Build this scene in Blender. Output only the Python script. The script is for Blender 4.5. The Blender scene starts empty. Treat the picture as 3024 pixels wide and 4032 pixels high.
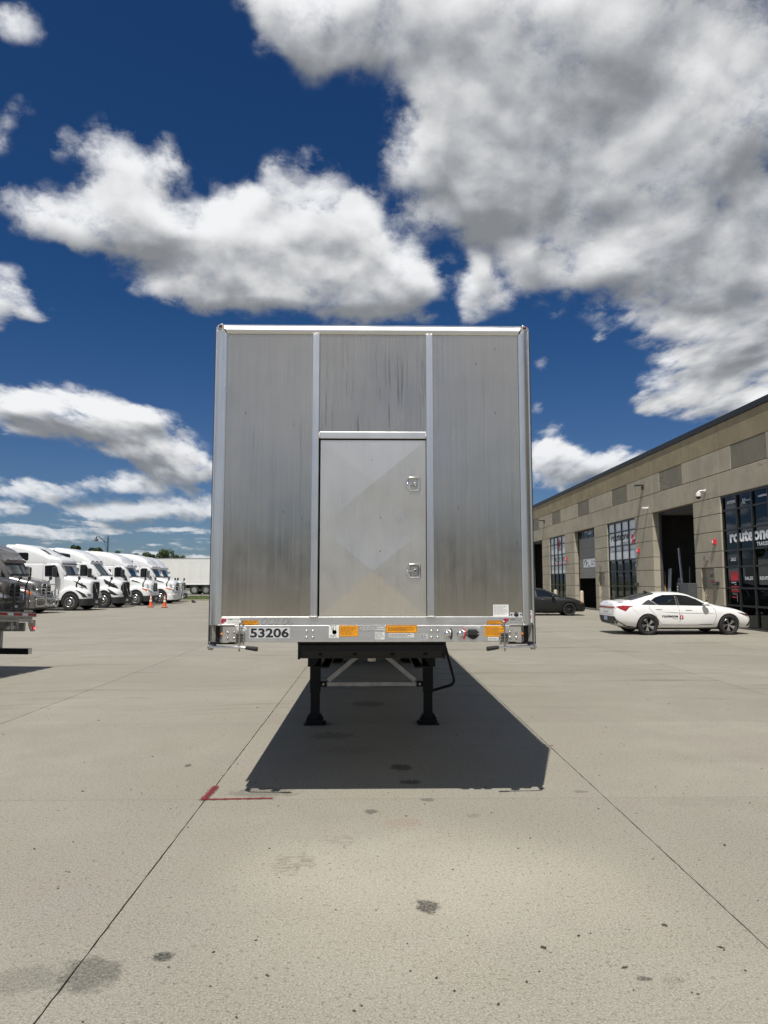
import bpy, bmesh, math, random
from mathutils import Vector, Matrix
C = bpy.context.scene.collection
SC = bpy.context.scene
RAD = math.radians
random.seed(7)

# ------------------------------------------------------------------ camera
cam_d = bpy.data.cameras.new('camera')
cam_d.sensor_fit = 'VERTICAL'
cam_d.sensor_height = 24.0
cam_d.lens = 24.0 * 2796.0 / 4032.0
cam_d.clip_start = 0.05
cam_d.clip_end = 6000
cam = bpy.data.objects.new('camera', cam_d)
C.objects.link(cam)
cam.location = (0, 0, 1.744)
cam.rotation_euler = (RAD(90 + 5.597), 0, RAD(-0.979))
SC.camera = cam

# ------------------------------------------------------------------ colour and exposure
SC.view_settings.view_transform = 'Standard'
SC.view_settings.look = 'None'
SC.view_settings.exposure = 0.0
SC.view_settings.gamma = 1.0
SC.view_settings.use_curve_mapping = False
SC.render.engine = 'CYCLES'
SC.cycles.use_denoising = True
SC.cycles.max_bounces = 8
SC.cycles.blur_glossy = 0.2
SC.cycles.diffuse_bounces = 3
SC.cycles.glossy_bounces = 4
SC.cycles.transparent_max_bounces = 12
SC.cycles.sample_clamp_indirect = 6.0

# ------------------------------------------------------------------ sun
SUN_TO = Vector((-0.155, -0.53, 1.0)).normalized()       # from the ground towards the sun
SUN_EL = math.asin(SUN_TO.z)
SUN_AZ = math.atan2(SUN_TO.x, SUN_TO.y)                  # clockwise from +Y
sun_d = bpy.data.lights.new('sun', 'SUN')
sun_d.energy = 4.8
sun_d.angle = RAD(0.53)
sun_d.color = (1.0, 0.955, 0.87)
sun = bpy.data.objects.new('sun', sun_d)
C.objects.link(sun)
sun.rotation_euler = SUN_TO.to_track_quat('Z', 'Y').to_euler()
sun.location = SUN_TO * 60


# ------------------------------------------------------------------ node helper
class NT:
    def __init__(self, nt):
        self.nt = nt
        self.L = nt.links

    def n(self, typ, **kw):
        nd = self.nt.nodes.new(typ)
        for k, v in kw.items():
            if k.startswith('i_'):
                nd.inputs[k[2:].replace('_', ' ')].default_value = v
            else:
                setattr(nd, k, v)
        return nd

    def link(self, a, b):
        self.L.new(a, b)

    def _in(self, sock, v):
        if v is None:
            return
        if isinstance(v, bpy.types.NodeSocket):
            self.L.new(v, sock)
        else:
            sock.default_value = v

    def m(self, op, a, b=None, c=None, clamp=False):
        nd = self.nt.nodes.new('ShaderNodeMath')
        nd.operation = op
        nd.use_clamp = clamp
        for i, v in enumerate((a, b, c)):
            self._in(nd.inputs[i], v)
        return nd.outputs[0]

    def v(self, op, a, b=None, c=None):
        nd = self.nt.nodes.new('ShaderNodeVectorMath')
        nd.operation = op
        for i, x in enumerate((a, b, c)):
            if x is not None:
                self._in(nd.inputs[i], x)
        return nd.outputs['Value'] if op in ('DOT_PRODUCT', 'LENGTH', 'DISTANCE') else nd.outputs['Vector']

    def ss(self, x, lo, hi, a=0.0, b=1.0):
        nd = self.nt.nodes.new('ShaderNodeMapRange')
        nd.interpolation_type = 'SMOOTHSTEP'
        self._in(nd.inputs['Value'], x)
        for k, v in (('From Min', lo), ('From Max', hi), ('To Min', a), ('To Max', b)):
            nd.inputs[k].default_value = v
        return nd.outputs[0]

    def lin(self, x, lo, hi, a=0.0, b=1.0):
        nd = self.nt.nodes.new('ShaderNodeMapRange')
        self._in(nd.inputs['Value'], x)
        for k, v in (('From Min', lo), ('From Max', hi), ('To Min', a), ('To Max', b)):
            nd.inputs[k].default_value = v
        return nd.outputs[0]

    def mix(self, f, a, b, blend='MIX'):
        nd = self.nt.nodes.new('ShaderNodeMix')
        nd.data_type = 'RGBA'
        nd.blend_type = blend
        self._in(nd.inputs[0], f)
        self._in(nd.inputs[6], a if isinstance(a, bpy.types.NodeSocket) else tuple(a) + ((1,) if len(a) == 3 else ()))
        self._in(nd.inputs[7], b if isinstance(b, bpy.types.NodeSocket) else tuple(b) + ((1,) if len(b) == 3 else ()))
        return nd.outputs[2]

    def noise(self, vec, scale, detail=4, rough=0.55, dist=0.0, dim='3D'):
        nd = self.nt.nodes.new('ShaderNodeTexNoise')
        nd.noise_dimensions = dim
        if vec is not None:
            self.L.new(vec, nd.inputs['Vector'])
        nd.inputs['Scale'].default_value = scale
        nd.inputs['Detail'].default_value = detail
        nd.inputs['Roughness'].default_value = rough
        nd.inputs['Distortion'].default_value = dist
        return nd.outputs[0]

    def xyz(self, x, y, z):
        nd = self.nt.nodes.new('ShaderNodeCombineXYZ')
        for i, q in enumerate((x, y, z)):
            self._in(nd.inputs[i], q)
        return nd.outputs[0]

    def sep(self, vec):
        nd = self.nt.nodes.new('ShaderNodeSeparateXYZ')
        self.L.new(vec, nd.inputs[0])
        return nd.outputs


# ------------------------------------------------------------------ sky: Nishita air with fair-weather cumulus
# cloud banks: longitude, elevation, half width, half height (degrees), weight
BANKS = [(3.8, 40.4, 13.0, 3.8, 1.2), (18.1, 37.6, 14.4, 6.4, 1.6), (-4.2, 40.0, 6.0, 2.3, 0.9), (-6.6, 38.4, 3.0, 2.1, 0.7), (9.2, 33.6, 6.6, 4.6, 1.25), (7.4, 30.0, 3.3, 2.8, 0.9), (17.5, 29.9, 10.4, 5.9, 1.5), (25.8, 30.0, 7.1, 5.6, 1.3), (21.5, 23.8, 8.8, 3.8, 1.3), (27.6, 20.9, 6.2, 4.7, 1.2), (27.0, 16.2, 5.3, 2.9, 1.0), (26.3, 13.3, 4.7, 1.3, 0.9), (15.6, 23.3, 2.8, 1.3, 0.5), (11.8, 28.8, 3.0, 1.6, 0.6), (-20.8, 30.5, 3.6, 2.4, 1.0), (-16.2, 31.1, 2.3, 1.6, 0.75), (-24.6, 25.7, 4.8, 1.5, 0.8), (-18.9, 26.7, 6.9, 2.4, 1.1), (-11.7, 25.9, 9.2, 3.5, 1.3), (-3.3, 26.8, 7.0, 3.9, 1.3), (-1.7, 23.5, 7.3, 3.0, 1.2), (-9.4, 23.2, 7.1, 2.3, 1.1), (-15.2, 22.3, 4.3, 1.2, 0.7), (1.8, 22.2, 3.5, 2.1, 0.8), (8.9, 22.2, 2.2, 2.0, 0.85), (9.1, 25.0, 1.1, 1.0, 0.5), (-6.3, 31.8, 2.3, 1.2, 0.42), (-22.9, 17.0, 1.9, 0.7, 0.38), (18.2, 19.1, 1.1, 0.6, 0.4), (-28.3, 19.6, 1.5, 2.3, 0.8), (-26.3, 19.4, 1.2, 0.7, 0.6), (-28.2, 36.5, 2.5, 1.2, 0.8), (-28.7, 30.5, 1.2, 1.9, 0.5), (-25.5, 30.8, 1.0, 1.4, 0.35), (-23.3, 12.6, 5.4, 1.6, 1.1), (-19.4, 11.4, 4.3, 1.7, 1.0), (-26.1, 11.8, 2.7, 1.3, 0.9), (-15.5, 9.7, 3.1, 1.4, 0.9), (-17.3, 10.0, 3.1, 1.2, 0.8), (-14.1, 8.9, 2.1, 1.1, 0.8), (-25.2, 6.6, 3.2, 0.9, 0.9), (-20.5, 7.2, 2.1, 1.0, 0.85), (-17.2, 7.7, 2.4, 1.1, 0.8), (-14.5, 8.1, 2.5, 1.1, 0.8), (-20.8, 5.1, 3.1, 0.8, 0.85), (-16.8, 5.3, 3.1, 0.9, 0.85), (-13.7, 5.8, 2.1, 1.2, 0.85), (-27.0, 5.1, 1.2, 0.6, 0.8), (14.4, 10.0, 2.0, 2.3, 1.0), (16.5, 9.0, 3.9, 1.6, 1.0), (20.3, 9.0, 2.0, 1.1, 0.7), (13.4, 14.0, 0.8, 1.1, 0.4), (13.4, 16.9, 0.7, 0.7, 0.4), (29.6, 12.3, 2.6, 1.3, 0.8), (22.1, 13.8, 1.3, 1.4, 0.5)]


def cloud_group():
    g = bpy.data.node_groups.new('cloud_field', 'ShaderNodeTree')
    g.interface.new_socket('Angles', in_out='INPUT', socket_type='NodeSocketVector')
    g.interface.new_socket('Field', in_out='OUTPUT', socket_type='NodeSocketFloat')
    g.interface.new_socket('Mass', in_out='OUTPUT', socket_type='NodeSocketFloat')
    g.interface.new_socket('Detail', in_out='OUTPUT', socket_type='NodeSocketFloat')
    t = NT(g)
    gi = t.n('NodeGroupInput').outputs[0]
    go = t.n('NodeGroupOutput')
    lon, el, _ = t.sep(gi)
    r = math.pi / 180
    ce = t.m('COSINE', t.m('MULTIPLY', el, r))
    se = t.m('SINE', t.m('MULTIPLY', el, r))
    dx = t.m('MULTIPLY', ce, t.m('SINE', t.m('MULTIPLY', lon, r)))
    dy = t.m('MULTIPLY', ce, t.m('COSINE', t.m('MULTIPLY', lon, r)))
    den = t.m('ADD', se, 0.55)
    px = t.m('DIVIDE', dx, den)
    py = t.m('DIVIDE', dy, den)
    plane = t.xyz(t.m('MULTIPLY', px, t.ss(el, 22, 3, 2.0, 3.4)), t.m('MULTIPLY', py, t.ss(el, 22, 3, 2.0, 2.2)), t.m('MULTIPLY', se, 0.5))
    big = t.noise(plane, 2.2, 3, 0.5)
    fine = t.noise(plane, 4.6, 8, 0.62, 0.3)
    puff = t.noise(plane, 14.0, 6, 0.66, 0.15)
    vor = t.n('ShaderNodeTexVoronoi', feature='F1', voronoi_dimensions='2D')
    t.link(t.v('ADD', plane, t.v('MULTIPLY', t.xyz(fine, puff, fine), (0.10, 0.10, 0.10))), vor.inputs['Vector'])
    vor.inputs['Scale'].default_value = 8.0
    vor.inputs['Detail'].default_value = 1.0
    lump = t.m('SUBTRACT', 0.55, vor.outputs['Distance'])
    # wobble the bank outlines so that they never read as ellipses
    wob = t.n('ShaderNodeTexNoise')
    t.link(plane, wob.inputs['Vector'])
    wob.inputs['Scale'].default_value = 4.0
    wob.inputs['Detail'].default_value = 1.5
    off = t.v('SUBTRACT', wob.outputs['Color'], (0.5, 0.5, 0.5))
    wamp = t.lin(el, 0.0, 30.0, 0.35, 7.5)
    sc = t.n('ShaderNodeVectorMath', operation='SCALE')
    t.link(off, sc.inputs[0])
    t.link(wamp, sc.inputs['Scale'])
    ang = t.v('ADD', t.xyz(lon, el, 0.0), t.v('MULTIPLY', sc.outputs[0], (1, 0.55, 0)))
    acc = None
    for (a, b, ra, rb, w) in BANKS:
        ra *= 1.55
        rb *= 1.55
        q = t.v('MULTIPLY_ADD', ang, (1 / ra, 1 / rb, 0), (-a / ra, -b / rb, 0))
        d = t.v('DOT_PRODUCT', q, q)
        k = t.m('SUBTRACT', 1.0, d, clamp=True)
        acc = t.m('MULTIPLY_ADD', t.m('MULTIPLY', k, k), w * 1.15, 0.0 if acc is None else acc)
    # unseen cumulus, added outside the camera's view
    side = t.m('MAXIMUM', t.ss(t.m('ABSOLUTE', lon), 30, 42), t.ss(el, 43, 52))
    # shaped for the light: dense low for grey reflections, sparse overhead for dark shadow
    low = t.m('MULTIPLY', t.ss(big, 0.35, 0.55), t.ss(el, 55, 36))
    gen = t.m('MULTIPLY', t.m('MAXIMUM', low, t.ss(big, 0.56, 0.73)), side)
    acc = t.m('ADD', acc, t.m('MULTIPLY', gen, 1.2))
    # rows of small flat clouds low over the horizon
    lowv = t.xyz(t.m('MULTIPLY', lon, 0.15), t.m('MULTIPLY', el, 0.95), 3.0)
    lown = t.noise(lowv, 1.0, 5, 0.55)
    lowm = t.m('MULTIPLY', t.ss(el, 6.5, 4.0), t.ss(el, -1.0, 0.6))
    acc = t.m('ADD', acc, t.m('MULTIPLY', t.m('MULTIPLY', t.ss(lown, 0.43, 0.60), lowm), 1.0))
    mass = t.m('MINIMUM', acc, 1.9)
    det = t.m('ADD', t.m('MULTIPLY', t.m('SUBTRACT', fine, 0.5), 1.9), t.m('MULTIPLY', t.m('SUBTRACT', puff, 0.5), 1.15))
    det = t.m('MULTIPLY_ADD', lump, 0.55, det)
    fld = t.m('SUBTRACT', t.m('MULTIPLY_ADD', det, t.ss(mass, 0.0, 0.40), t.m('MINIMUM', mass, 1.25)), 0.38)
    t.link(fld, go.inputs['Field'])
    t.link(mass, go.inputs['Mass'])
    smooth = t.noise(plane, 3.3, 3, 0.5, 0.2)
    t.link(t.m('ADD', t.m('MULTIPLY', smooth, 2.6), t.m('MULTIPLY', det, 0.16)), go.inputs['Detail'])
    return g


SKY_STRENGTH = 0.08


def build_world():
    w = bpy.data.worlds.new('World')
    SC.world = w
    w.use_nodes = True
    w.node_tree.nodes.clear()
    t = NT(w.node_tree)
    sky = t.n('ShaderNodeTexSky', sky_type='NISHITA')
    sky.sun_disc = False
    sky.sun_elevation = SUN_EL
    sky.sun_rotation = SUN_AZ
    sky.altitude = 200
    sky.air_density = 1.0
    sky.dust_density = 0.6
    sky.ozone_density = 2.5
    tc = t.n('ShaderNodeTexCoord').outputs['Generated']
    d = t.v('NORMALIZE', tc)
    x, y, z = t.sep(d)
    lon = t.m('MULTIPLY', t.m('ARCTAN2', x, y), 180 / math.pi)
    el = t.m('MULTIPLY', t.m('ARCSINE', z), 180 / math.pi)
    g = cloud_group()
    taps = []
    for dlon, del_ in ((0, 0), (-0.5, 1.9)):
        nd = t.n('ShaderNodeGroup')
        nd.node_tree = g
        f = t.lin(el, 0, 30, 0.35, 1.0)
        t.link(t.xyz(t.m('ADD', lon, dlon), t.m('ADD', el, t.m('MULTIPLY', f, del_)), 0.0), nd.inputs[0])
        taps.append(nd)
    F, Fu = taps[0].outputs['Field'], taps[1].outputs['Field']
    M, Mu = taps[0].outputs['Mass'], taps[1].outputs['Mass']
    D, Du = taps[0].outputs['Detail'], taps[1].outputs['Detail']
    alpha = t.ss(F, -0.22, 0.78)
    # lit crowns, grey bases: how much cloud lies between this point and the light above it
    rise = t.m('SUBTRACT', M, Mu)
    lum = t.m('ADD', 0.47, t.m('MULTIPLY', rise, 0.42))
    lum = t.m('ADD', lum, t.m('MULTIPLY', t.m('SUBTRACT', D, Du), 0.50))
    lum = t.m('ADD', lum, t.m('MULTIPLY', t.m('SUBTRACT', F, Fu), 0.10))
    lum = t.m('SUBTRACT', lum, t.m('MULTIPLY', t.ss(M, 0.8, 1.9), 0.12))
    lum = t.m('ADD', lum, t.m('MULTIPLY', t.ss(F, 0.8, 0.1), 0.12))
    lum = t.ss(lum, 0.02, 0.90, 0.25, 0.90)
    tint = t.mix(t.ss(lum, 0.2, 0.7), (0.93, 0.985, 1.06), (0.985, 1.0, 1.02))
    cs = t.n('ShaderNodeVectorMath', operation='SCALE')
    t.link(tint, cs.inputs[0])
    t.link(t.m('MULTIPLY', lum, 1.0 / SKY_STRENGTH), cs.inputs['Scale'])
    # deep polarised blue of a clear summer sky
    blue = t.mix(1.0, sky.outputs[0], t.mix(t.ss(el, -2, 26), (0.42, 0.53, 0.72), (0.16, 0.39, 0.66)), 'MULTIPLY')
    far = t.ss(el, 12, 0, 0, 0.35)
    cl = t.mix(far, cs.outputs[0], blue)
    col = t.mix(alpha, blue, cl)
    bg = t.n('ShaderNodeBackground')
    t.link(col, bg.inputs['Color'])
    bg.inputs['Strength'].default_value = SKY_STRENGTH
    out = t.n('ShaderNodeOutputWorld')
    t.link(bg.outputs[0], out.inputs['Surface'])
    w.cycles.sampling_method = 'MANUAL'
    w.cycles.sample_map_resolution = 512


build_world()

# ------------------------------------------------------------------ materials
def principled(name):
    m = bpy.data.materials.new(name)
    m.use_nodes = True
    t = NT(m.node_tree)
    b = next(n for n in m.node_tree.nodes if n.type == 'BSDF_PRINCIPLED')
    return m, t, b


def lighten(c, k):
    return tuple(min(1.0, x * k) for x in c[:3])


def mat(name, base, rough=0.5, metal=0.0, var=0.12, scale=6.0, bump=0.0, bscale=60.0, coat=0.0, rvar=0.08, stretch=(1, 1, 1), spec=0.5):
    m, t, b = principled(name)
    co = t.n('ShaderNodeTexCoord').outputs['Object']
    co = t.v('MULTIPLY', co, stretch)
    n = t.noise(co, scale, 5, 0.6)
    if var > 0:
        t.link(t.mix(t.ss(n, 0.25, 0.75), lighten(base, 1 - var), lighten(base, 1 + var)), b.inputs['Base Color'])
    else:
        b.inputs['Base Color'].default_value = tuple(base) + (1,)
    t.link(t.lin(n, 0.3, 0.7, max(0.02, rough - rvar), min(1, rough + rvar)), b.inputs['Roughness'])
    b.inputs['Metallic'].default_value = metal
    b.inputs['Coat Weight'].default_value = coat
    b.inputs['Specular IOR Level'].default_value = spec
    if coat:
        b.inputs['Coat Roughness'].default_value = 0.05
    if bump > 0:
        bn = t.n('ShaderNodeBump')
        bn.inputs['Strength'].default_value = bump
        bn.inputs['Distance'].default_value = 0.01
        t.link(t.noise(co, bscale, 4, 0.6), bn.inputs['Height'])
        t.link(bn.outputs[0], b.inputs['Normal'])
    return m


def emission(name, col, strength, base=None):
    m, t, b = principled(name)
    b.inputs['Base Color'].default_value = tuple(base or col) + (1,)
    b.inputs['Emission Color'].default_value = tuple(col) + (1,)
    b.inputs['Emission Strength'].default_value = strength
    b.inputs['Roughness'].default_value = 0.25
    return m


# ------------------------------------------------------------------ mesh helper
class MB:
    def __init__(self):
        self.v = []
        self.f = []

    def add(self, verts, faces):
        o = len(self.v)
        self.v += [tuple(p) for p in verts]
        self.f += [tuple(i + o for i in fc) for fc in faces]
        return self

    def box(self, x0, x1, y0, y1, z0, z1):
        v = [(x0, y0, z0), (x1, y0, z0), (x1, y1, z0), (x0, y1, z0), (x0, y0, z1), (x1, y0, z1), (x1, y1, z1), (x0, y1, z1)]
        return self.add(v, [(0, 3, 2, 1), (4, 5, 6, 7), (0, 1, 5, 4), (1, 2, 6, 5), (2, 3, 7, 6), (3, 0, 4, 7)])

    def bar(self, p0, p1, w, h, up=(0, 0, 1)):
        p0, p1 = Vector(p0), Vector(p1)
        d = (p1 - p0).normalized()
        s = d.cross(Vector(up))
        if s.length < 1e-5:
            s = d.cross(Vector((1, 0, 0)))
        s.normalize()
        u = s.cross(d).normalized()
        v = []
        for p in (p0, p1):
            for a, b in ((-1, -1), (1, -1), (1, 1), (-1, 1)):
                v.append(p + s * (a * w / 2) + u * (b * h / 2))
        return self.add(v, [(0, 1, 2, 3), (7, 6, 5, 4), (0, 4, 5, 1), (1, 5, 6, 2), (2, 6, 7, 3), (3, 7, 4, 0)])

    def tube(self, pts, r, n=10, caps=True, closed=False):
        pts = [Vector(p) for p in pts]
        N = len(pts)
        rr = r if isinstance(r, (list, tuple)) else [r] * N
        rings = []
        u = None
        for i, p in enumerate(pts):
            if closed:
                d = pts[(i + 1) % N] - pts[i - 1]
            elif i == 0:
                d = pts[1] - pts[0]
            elif i == N - 1:
                d = pts[-1] - pts[-2]
            else:
                d = (pts[i + 1] - p).normalized() + (p - pts[i - 1]).normalized()
            d.normalize()
            if u is None:
                u = d.orthogonal().normalized()
            else:
                u = (u - d * u.dot(d))
                u = u.normalized() if u.length > 1e-6 else d.orthogonal().normalized()
            w = d.cross(u)
            rings.append([p + (u * math.cos(2 * math.pi * k / n) + w * math.sin(2 * math.pi * k / n)) * rr[i] for k in range(n)])
        v = [q for ring in rings for q in ring]
        f = []
        for i in range(N if closed else N - 1):
            a, b = i * n, ((i + 1) % N) * n
            for k in range(n):
                f.append((a + k, a + (k + 1) % n, b + (k + 1) % n, b + k))
        if caps and not closed:
            f.append(tuple(reversed(range(n))))
            f.append(tuple(range((N - 1) * n, N * n)))
        return self.add(v, f)

    def lathe(self, prof, origin=(0, 0, 0), axis=(0, 0, 1), n=24, closed=False):
        """prof: (radius, height along axis)"""
        a = Vector(axis).normalized()
        u = a.orthogonal().normalized()
        w = a.cross(u)
        o = Vector(origin)
        v = []
        for (r, h) in prof:
            for k in range(n):
                t = 2 * math.pi * k / n
                v.append(o + a * h + (u * math.cos(t) + w * math.sin(t)) * r)
        f = []
        P = len(prof)
        for i in range(P if closed else P - 1):
            A, B = i * n, ((i + 1) % P) * n
            for k in range(n):
                f.append((A + k, A + (k + 1) % n, B + (k + 1) % n, B + k))
        if not closed:
            if prof[0][0] > 1e-6:
                f.append(tuple(reversed(range(n))))
            if prof[-1][0] > 1e-6:
                f.append(tuple(range((P - 1) * n, P * n)))
        return self.add(v, f)

    def prism(self, poly, fn, d0, d1):
        """extrude a 2D polygon: fn(a, b, depth) -> 3D"""
        n = len(poly)
        v = [fn(a, b, d0) for a, b in poly] + [fn(a, b, d1) for a, b in poly]
        f = [tuple(range(n)), tuple(reversed(range(n, 2 * n)))]
        for k in range(n):
            f.append((k, n + k, n + (k + 1) % n, (k + 1) % n))
        return self.add(v, f)

    def loft(self, rings, cap=True):
        n = len(rings[0])
        v = [p for r in rings for p in r]
        f = []
        for i in range(len(rings) - 1):
            for k in range(n):
                f.append((i * n + k, i * n + (k + 1) % n, (i + 1) * n + (k + 1) % n, (i + 1) * n + k))
        if cap:
            f.append(tuple(reversed(range(n))))
            f.append(tuple(range((len(rings) - 1) * n, len(rings) * n)))
        return self.add(v, f)

    def mesh(self, name):
        me = bpy.data.meshes.new(name)
        me.from_pydata(self.v, [], self.f)
        bm = bmesh.new()
        bm.from_mesh(me)
        bmesh.ops.recalc_face_normals(bm, faces=bm.faces)
        bm.to_mesh(me)
        bm.free()
        return me

    def build(self, name, material, parent=None, smooth=None, bevel=0.0, bseg=2, loc=None):
        me = self.mesh(name)
        o = bpy.data.objects.new(name, me)
        C.objects.link(o)
        if material is not None:
            me.materials.append(material)
        if parent is not None:
            o.parent = parent
        if loc is not None:
            o.location = loc
        if smooth:
            me.polygons.foreach_set('use_smooth', [True] * len(me.polygons))
            if smooth < 180:
                me.set_sharp_from_angle(angle=RAD(smooth))
        if bevel > 0:
            bv = o.modifiers.new('bevel', 'BEVEL')
            bv.width = bevel
            bv.segments = bseg
            bv.limit_method = 'ANGLE'
            bv.angle_limit = RAD(40)
        return o


def tag(o, label=None, cat=None, group=None, kind=None):
    for k, v in (('label', label), ('category', cat), ('group', group), ('kind', kind)):
        if v:
            o[k] = v
    return o


def thing(name, label, cat, loc=(0, 0, 0), rz=0.0, group=None):
    o = bpy.data.objects.new(name, None)
    C.objects.link(o)
    o.empty_display_size = 0.2
    o.location = loc
    o.rotation_euler = (0, 0, rz)
    return tag(o, label, cat, group)


def copy_tree(o, parent=None):
    c = o.copy()
    C.objects.link(c)
    c.parent = parent
    for ch in list(o.children):
        copy_tree(ch, c)
    return c


def share(o, loc, parent=None, rot=None):
    c = o.copy()
    C.objects.link(c)
    c.location = loc
    if parent is not None:
        c.parent = parent
    if rot is not None:
        c.rotation_euler = rot
    return c


def lettering(name, text, height, material, parent, origin, right=(1, 0, 0), up=(0, 0, 1), depth=0.0015, bold=0.0, width=None, align='LEFT', shear=0.0):
    """Raised print: the built-in font turned into a thin mesh, lying on the plane spanned by right and up."""
    cu = bpy.data.curves.new(name, 'FONT')
    cu.body = text
    cu.size = 1.0
    cu.extrude = 0.0
    cu.offset = bold
    cu.align_x = 'LEFT'
    cu.resolution_u = 3
    cu.shear = shear
    tmp = bpy.data.objects.new(name, cu)
    C.objects.link(tmp)
    dg = bpy.context.evaluated_depsgraph_get()
    me = bpy.data.meshes.new_from_object(tmp.evaluated_get(dg))
    bpy.data.objects.remove(tmp)
    bpy.data.curves.remove(cu)
    xs = [v.co.x for v in me.vertices]
    ys = [v.co.y for v in me.vertices]
    if not xs:
        return None
    x0, x1, y0, y1 = min(xs), max(xs), min(ys), max(ys)
    sy = height / (y1 - y0)
    sx = sy if width is None else width / (x1 - x0)
    ax = {'LEFT': x0, 'CENTER': (x0 + x1) / 2, 'RIGHT': x1}[align]
    R, U = Vector(right), Vector(up)
    O = Vector(origin)
    N = R.cross(U)
    for v in me.vertices:
        v.co = O + R * ((v.co.x - ax) * sx) + U * ((v.co.y - y0) * sy) + N * depth
    me.materials.clear()
    me.materials.append(material)
    o = bpy.data.objects.new(name, me)
    C.objects.link(o)
    if parent is not None:
        o.parent = parent
    return o


def rrect(x0, x1, z0, z1, r, n=4):
    """rounded rectangle polygon, counter-clockwise"""
    out = []
    for cx, cz, a0 in ((x1 - r, z0 + r, -90), (x1 - r, z1 - r, 0), (x0 + r, z1 - r, 90), (x0 + r, z0 + r, 180)):
        for i in range(n + 1):
            a = RAD(a0 + 90 * i / n)
            out.append((cx + r * math.cos(a), cz + r * math.sin(a)))
    return out


def XZ(a, b, d):
    return (a, d, b)


def YZ(a, b, d):
    return (d, a, b)


def XY(a, b, d):
    return (a, b, d)

# ------------------------------------------------------------------ concrete yard
STAINS = [  # x, y, half size across, half size along, darkness, colour key
    (0.30, 4.02, 0.062, 0.072, 1.0, 0), (-0.97, 3.52, 0.05, 0.04, 0.95, 0), (-1.27, 3.38, 0.13, 0.13, 0.60, 0), (-1.52, 3.34, 0.19, 0.10, 0.30, 0),
    (-0.48, 4.62, 0.13, 0.16, 0.40, 1), (-0.22, 5.0, 0.10, 0.10, 0.22, 1), (1.2, 3.3, 0.035, 0.02, 0.9, 0), 
    (0.22, 5.35, 0.14, 0.08, 0.22, 2), (0.77, 5.5, 0.05, 0.035, 0.3, 0), (0.28, 6.9, 0.10, 0.10, 0.8, 0), (0.33, 6.4, 0.09, 0.06, 0.8, 0),
    (-0.45, 8.3, 0.22, 0.16, 0.40, 0), (-0.2, 7.6, 0.30, 0.16, 0.22, 1), (-0.05, 10.4, 0.22, 0.22, 0.45, 0), (0.25, 12.3, 0.3, 0.3, 0.45, 0),
     (1.33, 3.28, 0.05, 0.025, 0.2, 0), (2.6, 5.8, 0.3, 0.12, 0.10, 0), (-0.9, 6.12, 0.25, 0.12, 0.45, 0),
    (3.4, 7.2, 0.5, 0.2, 0.07, 0), (0.0, 5.6, 0.05, 0.05, 0.7, 0), (0.45, 5.9, 0.05, 0.04, 0.6, 0), (-1.75, 7.0, 0.03, 0.05, 0.9, 0), (1.75, 6.1, 0.06, 0.03, 0.5, 0),
]


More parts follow.
